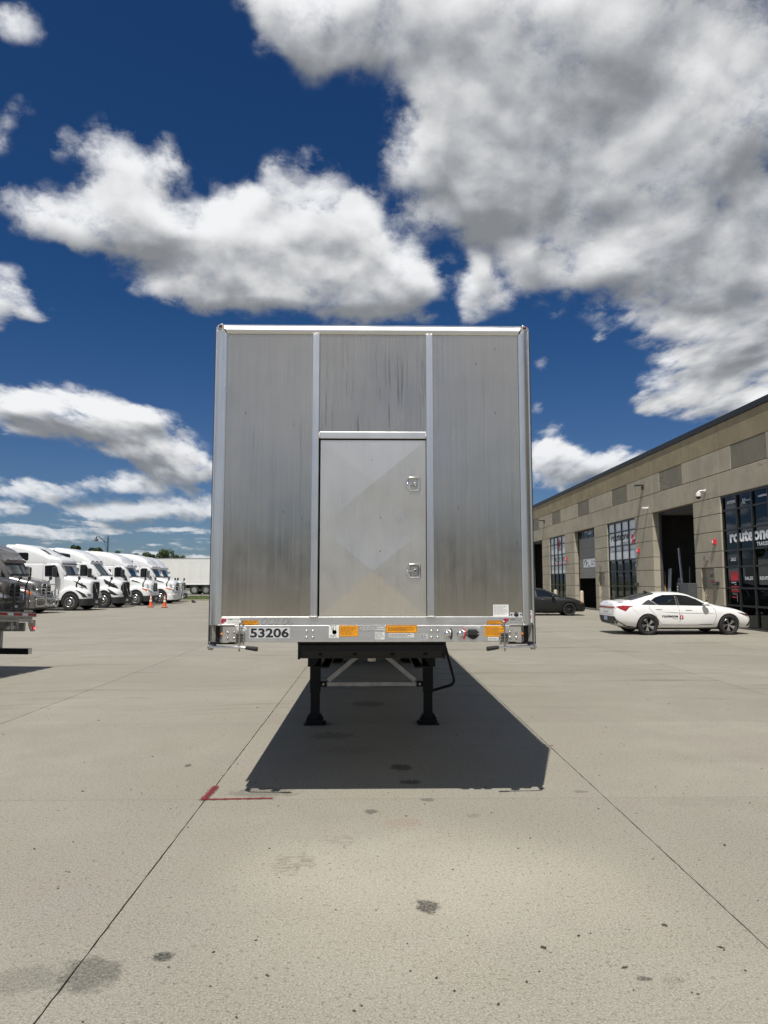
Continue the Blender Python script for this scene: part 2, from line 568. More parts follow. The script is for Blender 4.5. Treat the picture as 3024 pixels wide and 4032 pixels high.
def concrete_material():
    m, t, b = principled('yard concrete')
    pos = t.n('ShaderNodeNewGeometry').outputs['Position']
    big = t.noise(pos, 0.35, 4, 0.55)
    mid = t.noise(pos, 1.7, 5, 0.6)
    spk = t.noise(pos, 95, 3, 0.7)
    spk2 = t.noise(pos, 38, 4, 0.75)
    agg = t.n('ShaderNodeTexVoronoi')
    t.link(pos, agg.inputs['Vector'])
    agg.inputs['Scale'].default_value = 55
    col = t.mix(t.ss(big, 0.3, 0.7), (0.252, 0.238, 0.197), (0.306, 0.291, 0.244))
    col = t.mix(t.ss(mid, 0.35, 0.75), col, (0.268, 0.249, 0.205))
    # tint drift: faint pink and green casts of trowelled concrete
    drift = t.noise(t.v('ADD', pos, (40, 10, 0)), 0.9, 3, 0.6)
    col = t.mix(t.ss(drift, 0.5, 0.7, 0, 0.35), col, (0.258, 0.224, 0.205))
    drift2 = t.noise(t.v('ADD', pos, (-20, 33, 0)), 0.75, 3, 0.6)
    col = t.mix(t.ss(drift2, 0.52, 0.7, 0, 0.35), col, (0.228, 0.236, 0.188))
    # exposed sand and stone
    col = t.mix(t.ss(spk, 0.50, 0.64, 0, 0.7), col, (0.40, 0.385, 0.345))
    col = t.mix(t.ss(spk, 0.48, 0.34, 0, 0.50), col, (0.098, 0.088, 0.072))
    col = t.mix(t.ss(spk2, 0.46, 0.33, 0, 0.70), col, (0.105, 0.094, 0.078))
    col = t.mix(t.ss(agg.outputs['Distance'], 0.16, 0.06, 0, 0.85), col, t.mix(t.ss(agg.outputs['Color'], 0.4, 0.6), (0.10, 0.085, 0.07), (0.48, 0.44, 0.38)))
    pit = t.n('ShaderNodeTexVoronoi')
    t.link(pos, pit.inputs['Vector'])
    pit.inputs['Scale'].default_value = 9
    pitm = t.m('MULTIPLY', t.ss(pit.outputs['Distance'], 0.075, 0.045), t.m('GREATER_THAN', t.sep(pit.outputs['Color'])[0], 0.60))
    col = t.mix(t.m('MULTIPLY', pitm, 0.75), col, (0.05, 0.045, 0.04))
    # wheel scuffs: long streaks curving across the yard
    px, py, pz = t.sep(pos)
    wav = t.noise(t.xyz(t.m('MULTIPLY', px, 0.10), t.m('MULTIPLY', py, 0.05), 0), 1.0, 2)
    st = t.xyz(t.m('MULTIPLY', px, 0.16), t.m('ADD', t.m('MULTIPLY', py, 1.9), t.m('MULTIPLY', wav, 9)), 5.0)
    streak = t.noise(st, 1.6, 6, 0.68)
    farm = t.ss(py, 7.5, 13)
    col = t.mix(t.m('MULTIPLY', t.ss(streak, 0.53, 0.70), t.m('MULTIPLY', farm, 0.55)), col, (0.12, 0.103, 0.082))
    rnd_ = t.n('ShaderNodeObjectInfo').outputs['Random']
    col = t.mix(1.0, col, t.mix(rnd_, (1.0, 1.0, 0.985), (1.10, 1.09, 1.085)), 'MULTIPLY')
    # oil drips and tyre rubber
    edge = t.m('MULTIPLY', t.m('SUBTRACT', t.noise(pos, 11, 6, 0.7), 0.5), 2.6)
    grit = t.ss(t.noise(pos, 55, 4, 0.75), 0.36, 0.60)
    hatch = t.ss(t.noise(t.v('MULTIPLY', pos, (9, 45, 1)), 1.0, 2), 0.42, 0.56)
    masks = [None, None, None]
    for (sx, sy, ra, rb, k, c) in STAINS:
        q = t.v('MULTIPLY_ADD', pos, (1 / ra, 1 / rb, 0), (-sx / ra, -sy / rb, 0))
        d = t.m('ADD', t.v('LENGTH', q), edge)
        a = t.m('MULTIPLY', t.ss(d, 1.35, 0.75), k)
        masks[c] = a if masks[c] is None else t.m('MAXIMUM', masks[c], a)
    col = t.mix(t.m('MULTIPLY', masks[0], t.m('ADD', 0.45, t.m('MULTIPLY', grit, 0.5))), col, (0.022, 0.021, 0.022))
    col = t.mix(t.m('MULTIPLY', masks[1], hatch), col, (0.075, 0.062, 0.058))
    col = t.mix(t.m('MULTIPLY', masks[2], grit), col, (0.26, 0.10, 0.055))
    t.link(col, b.inputs['Base Color'])
    b.inputs['Roughness'].default_value = 0.85
    b.inputs['Specular IOR Level'].default_value = 0.25
    bn = t.n('ShaderNodeBump')
    bn.inputs['Strength'].default_value = 0.32
    bn.inputs['Distance'].default_value = 0.004
    h = t.m('ADD', t.m('MULTIPLY', spk, 0.9), t.m('ADD', t.m('MULTIPLY', spk2, 0.7), t.m('MULTIPLY', pitm, -0.8)))
    t.link(h, bn.inputs['Height'])
    t.link(bn.outputs[0], b.inputs['Normal'])
    return m


M_CONC = concrete_material()
M_JOINT = mat('joint filler', (0.085, 0.072, 0.055), 0.95, var=0.35, scale=3)

# the ground sheet that runs to the horizon, a little below the slabs
g = MB().add([(-2500, -2500, 0), (2500, -2500, 0), (2500, 2500, 0), (-2500, 2500, 0)], [(0, 1, 2, 3)])
gm, gt, gb = principled('far ground')
gp = gt.n('ShaderNodeNewGeometry').outputs['Position']
gt.link(gt.mix(gt.ss(gt.noise(gp, 0.02, 4), 0.35, 0.65), (0.075, 0.085, 0.03), (0.12, 0.12, 0.055)), gb.inputs['Base Color'])
gb.inputs['Roughness'].default_value = 0.95
tag(g.build('ground', gm, loc=(0, 0, -0.06)), kind='structure')

yard = MB().add([(-95, -60, 0), (13.75, -60, 0), (13.75, 65, 0), (-95, 65, 0)], [(0, 1, 2, 3)]).build('yard_base', M_JOINT, loc=(0, 0, -0.022))
tag(yard, kind='structure')

XJ = [-95, -60, -42, -30.2, -23.8, -17.4, -14.2, -11.0, -7.78, -4.56, -1.335, 1.895, 6.12, 9.9, 13.70]
YJ = [-60, -32, -16, -9.5, -6.4, -3.3, -0.22, 2.86, 5.93, 9.02, 12.1, 15.2, 18.3, 21.4, 24.5, 27.6, 30.7, 36.9, 43.1, 49.3, 57, 65]
GAP = 0.0042


def jag(a, b, n, fixed, horizontal, amp):
    """an arris: a straight joint edge, chipped by a few millimetres"""
    out = []
    for i in range(n):
        s = a + (b - a) * i / n
        o = fixed + (random.uniform(-amp, amp) if 0 < i else 0)
        out.append((s, o) if horizontal else (o, s))
    return out


slab_root = yard
for i in range(len(XJ) - 1):
    for j in range(len(YJ) - 1):
        x0, x1, y0, y1 = XJ[i] + GAP, XJ[i + 1] - GAP, YJ[j] + GAP * 0.55, YJ[j + 1] - GAP * 0.55
        near = -5 < x0 < 6.5 and -4 < y0 < 12
        n = 40 if near else 1
        amp = 0.0022 if near else 0
        poly = (jag(x0, x1, n, y0, True, amp * 0.4) + jag(y0, y1, n, x1, False, amp) +
                jag(x1, x0, n, y1, True, amp * 0.4) + jag(y1, y0, n, x0, False, amp))
        mb = MB()
        k = len(poly)
        dz = 0.0
        mb.v = [(px, py, dz) for px, py in poly] + [(px, py, -0.03) for px, py in poly]
        mb.f = [tuple(range(k))] + [(q, k + q, k + (q + 1) % k, (q + 1) % k) for q in range(k)]
        me = bpy.data.meshes.new('concrete_slab')
        me.from_pydata(mb.v, [], mb.f)
        me.materials.append(M_CONC)
        o = bpy.data.objects.new('concrete_slab', me)
        C.objects.link(o)
        o.parent = yard
        o.location = (0, 0, 0.022)

# sprayed red corner mark at the crossing of two joints
pm, pt, pb = principled('red spray paint')
pb.inputs['Base Color'].default_value = (0.19, 0.014, 0.022, 1)
pb.inputs['Roughness'].default_value = 0.7
pp = pt.n('ShaderNodeNewGeometry').outputs['Position']
pn = pt.noise(pp, 70, 4, 0.7)
uvn = pt.n('ShaderNodeAttribute', attribute_name='spread')
cover = pt.m('MULTIPLY', pt.ss(pt.m('ADD', uvn.outputs['Fac'], pt.m('MULTIPLY', pt.m('SUBTRACT', pn, 0.5), 3.4)), 0.15, 0.75), 0.82)
tr = pt.n('ShaderNodeBsdfTransparent')
mx = pt.n('ShaderNodeMixShader')
pt.link(cover, mx.inputs[0])
pt.link(tr.outputs[0], mx.inputs[1])
pt.link(pb.outputs[0], mx.inputs[2])
po = next(n for n in pm.node_tree.nodes if n.type == 'OUTPUT_MATERIAL')
pt.link(mx.outputs[0], po.inputs['Surface'])


def spray(strokes):
    mb, w = MB(), []
    zz = 0.003
    for (a, b, hw) in strokes:
        a, b = Vector(a), Vector(b)
        d = (b - a).normalized()
        s = Vector((-d.y, d.x))
        a, b = a - d * hw, b + d * hw
        N, K = 24, 6
        o = len(mb.v)
        for i in range(N + 1):
            for k in range(K + 1):
                t = k / K * 2 - 1
                e = min(1, min(i, N - i) / 2.0)
                p = a + (b - a) * (i / N) + s * (t * hw * (1 + 0.2 * math.sin(i * 1.7)))
                mb.v.append((p.x, p.y, zz))
                w.append(max(0, 1 - t * t) * e)
        for i in range(N):
            for k in range(K):
                q = o + i * (K + 1) + k
                mb.f.append((q, q + 1, q + K + 2, q + K + 1))
        zz += 0.004
    me = mb.mesh('paint_mark')
    at = me.attributes.new('spread', 'FLOAT', 'POINT')
    at.data.foreach_set('value', w)
    me.materials.append(pm)
    ob = bpy.data.objects.new('paint_mark', me)
    C.objects.link(ob)
    return ob


tag(spray([((-1.36, 5.925), (-0.80, 5.95), 0.030), ((-1.345, 5.92), (-1.325, 6.27), 0.040)]),
    'red L-shaped spray paint mark at a joint crossing on the concrete', 'paint mark')

# ------------------------------------------------------------------ metals and prints
def brushed(name, base, rough, metal=1.0, streak=0.10, vertical=True, wav=0.0, grime=0.0, run=0.0):
    m, t, b = principled(name)
    co = t.n('ShaderNodeTexCoord').outputs['Object']
    sv = (95, 95, 1.1) if vertical else (1.1, 60, 70)
    fine = t.noise(t.v('MULTIPLY', co, sv), 1.0, 1.5, 0.5)
    soft = t.noise(co, 2.6, 4, 0.55)
    cloudy = t.noise(t.v('MULTIPLY', co, (1, 1, 0.6)), 7, 5, 0.6)
    col = t.mix(t.ss(fine, 0.2, 0.8), lighten(base, 1 - streak), lighten(base, 1 + streak))
    col = t.mix(t.ss(soft, 0.35, 0.7), col, t.mix(0.5, col, lighten(base, 0.88)))
    if grime:
        gx = t.noise(t.v('MULTIPLY', co, (22, 22, 1.3)), 1.0, 6, 0.7)
        col = t.mix(t.m('MULTIPLY', t.ss(gx, 0.54, 0.76), grime), col, (0.10, 0.088, 0.072))
        sp = t.n('ShaderNodeTexVoronoi')
        t.link(t.v('MULTIPLY', co, (1, 1, 0.55)), sp.inputs['Vector'])
        sp.inputs['Scale'].default_value = 13
        sm = t.m('MULTIPLY', t.ss(sp.outputs['Distance'], 0.085, 0.05), t.m('GREATER_THAN', t.sep(sp.outputs['Color'])[0], 0.72))
        col = t.mix(t.m('MULTIPLY', sm, 0.55), col, (0.09, 0.08, 0.07))
    if run:
        x, y, z = t.sep(co)
        rn = t.noise(t.xyz(t.m('MULTIPLY', x, 40), 0.0, t.m('MULTIPLY', z, 1.6)), 1.0, 3, 0.6)
        col = t.mix(t.m('MULTIPLY', t.ss(rn, 0.56, 0.66), t.m('MULTIPLY', t.ss(z, 3.72, 3.1, 0.25, 1), run)), col, (0.085, 0.072, 0.055))
    t.link(col, b.inputs['Base Color'])
    b.inputs['Metallic'].default_value = metal
    b.inputs['Specular IOR Level'].default_value = 0.5
    rg = t.m('ADD', t.lin(fine, 0.3, 0.7, rough - 0.012, rough + 0.012), t.lin(cloudy, 0.3, 0.7, -0.03, 0.03))
    t.link(rg, b.inputs['Roughness'])
    bn = t.n('ShaderNodeBump')
    bn.inputs['Strength'].default_value = 0.035
    bn.inputs['Distance'].default_value = 0.002
    h = fine
    if wav:
        h = t.m('ADD', t.m('MULTIPLY', fine, 0.5), t.m('MULTIPLY', cloudy, wav))
    t.link(h, bn.inputs['Height'])
    t.link(bn.outputs[0], b.inputs['Normal'])
    return m


M_PANEL = brushed('weathered aluminium sheet', (0.55, 0.515, 0.46), 0.22, grime=0.20, streak=0.045)
M_PANEL_C = brushed('rain streaked aluminium sheet', (0.53, 0.495, 0.44), 0.24, grime=0.2, run=0.5, streak=0.045)
M_DOOR = brushed('aluminium door skin', (0.84, 0.80, 0.735), 0.30, grime=0.06, streak=0.02)
M_POST = brushed('anodised aluminium extrusion', (0.72, 0.73, 0.74), 0.30, streak=0.04)
M_RAIL = brushed('mill aluminium rail', (0.74, 0.74, 0.74), 0.38, vertical=False, streak=0.07)
M_STEEL = brushed('stainless bracket', (0.48, 0.46, 0.43), 0.38, vertical=False, streak=0.05)
M_BRACKET = mat('dull zinc bracket', (0.36, 0.345, 0.32), 0.5, 0.35, var=0.12, scale=9)
M_CURTAIN = mat('silver side curtain', (0.40, 0.41, 0.43), 0.13, 0.0, var=0.05, rvar=0.02)
M_CHROME = mat('bright zinc', (0.72, 0.72, 0.72), 0.16, 1.0, var=0.08, scale=20)
M_DULLSTEEL = mat('worn steel rod', (0.42, 0.40, 0.37), 0.34, 1.0, var=0.25, scale=30)
M_BLACK = mat('black chassis paint', (0.007, 0.0075, 0.009), 0.5, 0.0, var=0.3, scale=9, spec=0.3)
M_RUBBER = mat('black rubber', (0.018, 0.018, 0.018), 0.8, 0.0, var=0.3, scale=14)
M_DARK = mat('dark void', (0.006, 0.006, 0.006), 0.9, var=0)
M_WHITE_STICK = mat('white label stock', (0.74, 0.74, 0.72), 0.45, var=0.05)
M_ORANGE_STICK = mat('amber label stock', (0.80, 0.33, 0.012), 0.42, var=0.10, scale=18)
M_SILVER_STICK = mat('silver label stock', (0.52, 0.53, 0.54), 0.35, var=0.06)
M_INK = mat('black ink', (0.012, 0.012, 0.014), 0.55, var=0)
M_INK_BROWN = mat('brown ink', (0.11, 0.045, 0.01), 0.55, var=0)
M_INK_GREY = mat('grey ink', (0.16, 0.16, 0.16), 0.55, var=0)
M_PLUM = mat('crimson print', (0.34, 0.012, 0.045), 0.45, var=0.05)
M_RED = mat('red paint', (0.50, 0.02, 0.025), 0.42, var=0.08)
M_AMBER = mat('amber lens', (0.55, 0.13, 0.008), 0.15, var=0.1, coat=0.6)
M_DARKRED = mat('dark red lens', (0.10, 0.015, 0.012), 0.18, var=0.1, coat=0.6)
M_WELD = mat('weld bead', (0.62, 0.60, 0.56), 0.45, 1.0, var=0.3, scale=90, bump=0.6, bscale=160)
M_TARP = mat('dark tarpaulin', (0.02, 0.021, 0.024), 0.6, var=0.15, bump=0.1, bscale=20)
M_GREYPAINT = mat('grey galvanised bar', (0.62, 0.59, 0.55), 0.55, 0.0, var=0.2, scale=8)
M_PLATE = mat('reflective grey plate', (0.50, 0.51, 0.53), 0.45, var=0.04)

TR = thing('semi_trailer', 'tall covered semi-trailer seen head-on with bare aluminium front wall and black number 53206', 'trailer', (0, 5.54, 0))


def sheet(name, x0, x1, z0, z1, y, material, nx=8, nz=16, amp=0.0012, seed=0):
    rnd = random.Random(seed)
    mb = MB()
    for j in range(nz + 1):
        for i in range(nx + 1):
            e = 0 if i in (0, nx) or j in (0, nz) else 1
            mb.v.append((x0 + (x1 - x0) * i / nx, y - e * rnd.uniform(-amp, amp), z0 + (z1 - z0) * j / nz))
    for j in range(nz):
        for i in range(nx):
            q = j * (nx + 1) + i
            mb.f.append((q, q + 1, q + nx + 2, q + nx + 1))
    mb.box(x0, x1, y + 0.004, y + 0.012, z0, z1)
    return mb.build(name, material, TR, smooth=30)


sheet('front_panel', -1.158, -0.472, 1.474, 3.722, 0.004, M_PANEL, seed=1)
sheet('front_panel', 0.484, 1.170, 1.474, 3.722, 0.004, M_PANEL, seed=2)
o = sheet('front_panel', -0.420, 0.431, 2.90, 3.722, 0.004, M_PANEL_C, 8, 8, seed=3)
o['label'] = 'rain-streaked upper panel above the door'
MB().box(-0.44, 0.45, 0.03, 0.04, 1.44, 2.93).build('door_backing', M_DARK, TR)

for x in (-1.306, 1.277):
    MB().box(x + 0.006, x + 0.024, 0.25, 14.3, 1.235, 1.36).build('curtain_flap', M_TARP, TR, bevel=0.006)

# corner posts: a quarter-round extrusion with a flat inner lip
for sgn, xc in ((-1, 0.0), (1, 0.014)):
    def PX(x):
        return sgn * x + xc
    prof = [(1.157, 0.02), (1.157, -0.010), (1.166, -0.016)]
    for k in range(9):
        a = RAD(90 - 90 * k / 8)
        prof.append((1.166 + 0.082 * math.cos(a), 0.075 - 0.091 * math.sin(a)))
    prof += [(1.248, 0.13), (1.20, 0.13)]
    mb = MB()
    n = len(prof)
    lo = [(PX(a), b, 1.283 if a > 1.16 else 1.40) for a, b in prof]
    lo = [(PX(a), b, 1.412) for a, b in prof]
    hi = [(PX(a), b, 3.717 + (a - 1.157) * 0.55) for a, b in prof]
    mb.loft([lo, hi])
    mb.build('corner_post', M_POST, TR, smooth=40)
    # lower part of the post, beside the bracket pocket
    mb = MB()
    sub = [(1.236, 0.03), (1.241, 0.005), (1.248, 0.03), (1.248, 0.13), (1.236, 0.13)]
    mb.prism(sub, lambda a, b, d: (PX(a), b, d), 1.279, 1.4115)
    mb.build('post_foot', M_POST, TR, smooth=40)
    MB().tube([(PX(1.257), 0.08, 1.27), (PX(1.257), 0.08, 3.802)], 0.0095, 12).build('curtain_tube', M_POST, TR, smooth=40)
    MB().box(min(PX(1.262), PX(1.275)), max(PX(1.262), PX(1.275)), 0.085, 0.30, 1.255, 3.775).build('curtain_edge', M_TARP, TR, bevel=0.004)
    # corner cap and its marker lamp
    cp = [(1.19, 3.735), (1.166, 3.722), (1.245, 3.762), (1.236, 3.79), (1.20, 3.806)]
    cp = [(1.172, 3.7265), (1.246, 3.767), (1.238, 3.79), (1.202, 3.806), (1.195, 3.80)]
    cap = MB().prism(cp, lambda a, b, d: (PX(a), d, b), 0.0, 0.10).build('corner_cap', M_STEEL, TR, bevel=0.004)
    MB().lathe([(0.013, 0), (0.012, 0.006), (0.007, 0.010), (0, 0.011)], (PX(1.216), 0.0, 3.782), (0, -1, 0.2), 16).build('marker_lamp', M_DARKRED, TR, smooth=60)

# top rail: a rounded nose with a lower lip, mitred into the posts
prof = [(0.02, 3.7175), (-0.006, 3.7175), (-0.010, 3.7225), (-0.012, 3.733)]
for k in range(9):
    a = RAD(180 - 100 * k / 8)
    prof.append((0.044 + 0.062 * math.cos(a), 3.742 + 0.066 * math.sin(a)))
prof += [(0.12, 3.806), (0.12, 3.74)]
mb = MB()
mb.loft([[(-1.157 - (z - 3.7175) * 0.48, y, z) for y, z in prof], [(1.171 + (z - 3.7175) * 0.42, y, z) for y, z in prof]])
mb.build('top_rail', M_RAIL, TR, smooth=40)


def weld(pts, r=0.006):
    q = []
    pts = [Vector(p) for p in pts]
    for i in range(len(pts) - 1):
        for k in range(6):
            q.append(pts[i].lerp(pts[i + 1], k / 6))
    q.append(pts[-1])
    rr = [r * random.uniform(0.7, 1.25) for _ in q]
    return MB().tube(q, rr, 7).build('weld_bead', M_WELD, TR, smooth=60)


for x0, x1 in ((-0.4735, -0.418), (0.4285, 0.485)):
    MB().box(x0, x1, -0.028, 0.002, 1.478, 3.7165).build('upright', M_POST, TR, bevel=0.006, bseg=3)
    weld([(x0 + 0.003, -0.024, 3.716), (x1 - 0.003, -0.024, 3.716)])
    weld([(x0 - 0.001, -0.012, 1.474), (x0 + 0.004, -0.029, 1.474), (x1 - 0.004, -0.029, 1.474), (x1 + 0.001, -0.012, 1.474)], 0.007)
MB().box(-0.4165, 0.427, -0.026, 0.002, 2.866, 2.9235).build('door_header', M_RAIL, TR, bevel=0.007, bseg=3)
for x in (-0.413, 0.4245):
    weld([(x, -0.025, 2.872), (x, -0.026, 2.918)], 0.0055)

# door: a cross-broken sheet, two crosses one above the other
zt, zb, zm, xl, xr = 2.855, 1.4795, 2.163, -0.4045, 0.4235
P = {'tl': (xl, 0, zt), 'tr': (xr, 0, zt), 'ml': (xl, 0, zm), 'mr': (xr, 0.022, zm), 'bl': (xl, 0, zb), 'br': (xr, 0.021, zb), 'c': (0.013, -0.006, 2.517), 'd': (0.009, -0.007, 1.826)}
K = list(P)
mb = MB()
mb.v = [(P[k][0], P[k][1] - 0.010, P[k][2]) for k in K]
ix = {k: i for i, k in enumerate(K)}
mb.f = [tuple(ix[q] for q in tri) for tri in (('tl', 'tr', 'c'), ('tr', 'mr', 'c'), ('mr', 'ml', 'c'), ('ml', 'tl', 'c'), ('ml', 'mr', 'd'), ('mr', 'br', 'd'), ('br', 'bl', 'd'), ('bl', 'ml', 'd'))]
back = len(mb.v)
mb.v += [(x, 0.0235, z) for x, z in ((xl, zt), (xr, zt), (xr, zm), (xr, zb), (xl, zb), (xl, zm))]
ring = [ix[q] for q in ('tl', 'tr', 'mr', 'br', 'bl', 'ml')]
for i in range(6):
    mb.f.append((ring[i], ring[(i + 1) % 6], back + (i + 1) % 6, back + i))
mb.f.append(tuple(back + i for i in range(6)))
door = mb.build('door', M_DOOR, TR)
# folds stay crisp, except that the two facets meeting at mid height run into each other
door.data.polygons.foreach_set('use_smooth', [True] * len(door.data.polygons))
for e in door.data.edges:
    e.use_edge_sharp = set(e.vertices) != {ix['ml'], ix['mr']}
door['label'] = 'flat access door with crossed fold lines'
for zc in (2.62, 2.2, 1.72):
    MB().tube([(xl - 0.004, -0.012, zc - 0.03), (xl - 0.004, -0.012, zc + 0.03)], 0.004, 8).build('hinge', M_DARK, door)


def latch(z0, tilt):
    z1 = z0 + 0.116
    zc = (z0 + z1) / 2
    r = thing('latch', None, None, (0, 0, 0))
    r.parent = TR
    del_keys = [k for k in r.keys()]
    for k in del_keys:
        del r[k]
    outer = [(0.262, zc + 0.006), (0.262, zc - 0.006), (0.288, z0 + 0.004), (0.296, z0)] + [(0.368, z0), (0.378, z0 + 0.004), (0.381, z0 + 0.014)] + [(0.381, z1 - 0.014), (0.378, z1 - 0.004), (0.368, z1)] + [(0.296, z1), (0.288, z1 - 0.004)]
    # plate with a pressed well: outer outline, rolled inner lip, well walls and floor
    w0 = [(0.294, zc + 0.003), (0.294, zc - 0.003), (0.294, z0 + 0.022), (0.298, z0 + 0.015), (0.357, z0 + 0.015), (0.361, z0 + 0.017), (0.363, z0 + 0.022), (0.363, z1 - 0.022), (0.361, z1 - 0.017), (0.357, z1 - 0.015), (0.298, z1 - 0.015), (0.294, z1 - 0.022)]
    n = len(outer)
    Y = -0.012
    rings = [[(a, 0.0, b) for a, b in outer], [(a, Y, b) for a, b in outer],
             [(a + (c - a) * 0.35, Y - 0.006, b + (d - b) * 0.35) for (a, b), (c, d) in zip(outer, w0)],
             [(a, Y - 0.003, b) for a, b in w0], [(0.328 + (a - 0.328) * 0.9, Y + 0.016, zc + (b - zc) * 0.9) for a, b in w0]]
    mb = MB().loft(rings)
    mb.build('latch_plate', M_CHROME, r, smooth=50)
    MB().prism([(0.299 + tilt, z0 + 0.020), (0.357, z0 + 0.020), (0.357, z1 - 0.022), (0.299, z1 - 0.022)], lambda a, b, d: (a, d, b), Y + 0.002, Y + 0.006).build('pull_handle', M_STEEL, r, bevel=0.002)
    mb = MB().lathe([(0.014, 0), (0.013, 0.006), (0.008, 0.010), (0.008, 0.012), (0, 0.012)], (0.338, Y + 0.002, zc), (0, -1, 0), 16)
    mb.lathe([(0.010, 0), (0.009, 0.004), (0.004, 0.007), (0, 0.0075)], (0.279, Y - 0.004, zc), (0, -1, 0), 14)
    mb.tube([(0.287, Y - 0.004, zc), (0.312, Y - 0.004, zc - 0.002), (0.326, Y - 0.003, zc - 0.004)], 0.0035, 8)
    mb.build('lock', M_CHROME, r, smooth=50)
    return r


latch(2.449, 0.010)
latch(1.769, 0.004)

# lower rails
MB().box(-1.1585, 1.1665, -0.014, 0.02, 1.4125, 1.4755).build('upper_rail', M_RAIL, TR, bevel=0.004)
MB().box(-1.135, 1.140, -0.019, 0.05, 1.283, 1.4105).build('front_rail', M_RAIL, TR, bevel=0.004)
weld([(-1.157, -0.012, 1.475), (-1.159, -0.012, 1.415), (-1.175, -0.02, 1.41)], 0.006)
weld([(1.169, -0.012, 1.475), (1.171, -0.012, 1.415), (1.186, -0.02, 1.41)], 0.006)


def rivet(x, z, y=-0.019, r=0.0108):
    return MB().lathe([(r, 0), (r * 0.96, r * 0.28), (r * 0.72, r * 0.62), (r * 0.36, r * 0.8), (0, r * 0.86)], (x, y, z), (0, -1, 0), 14).build('rivet', M_CHROME, TR, smooth=70)


for x in (-0.500, -0.451, 0.459, 0.507):
    for z in (1.3655, 1.3165):
        rivet(x, z)

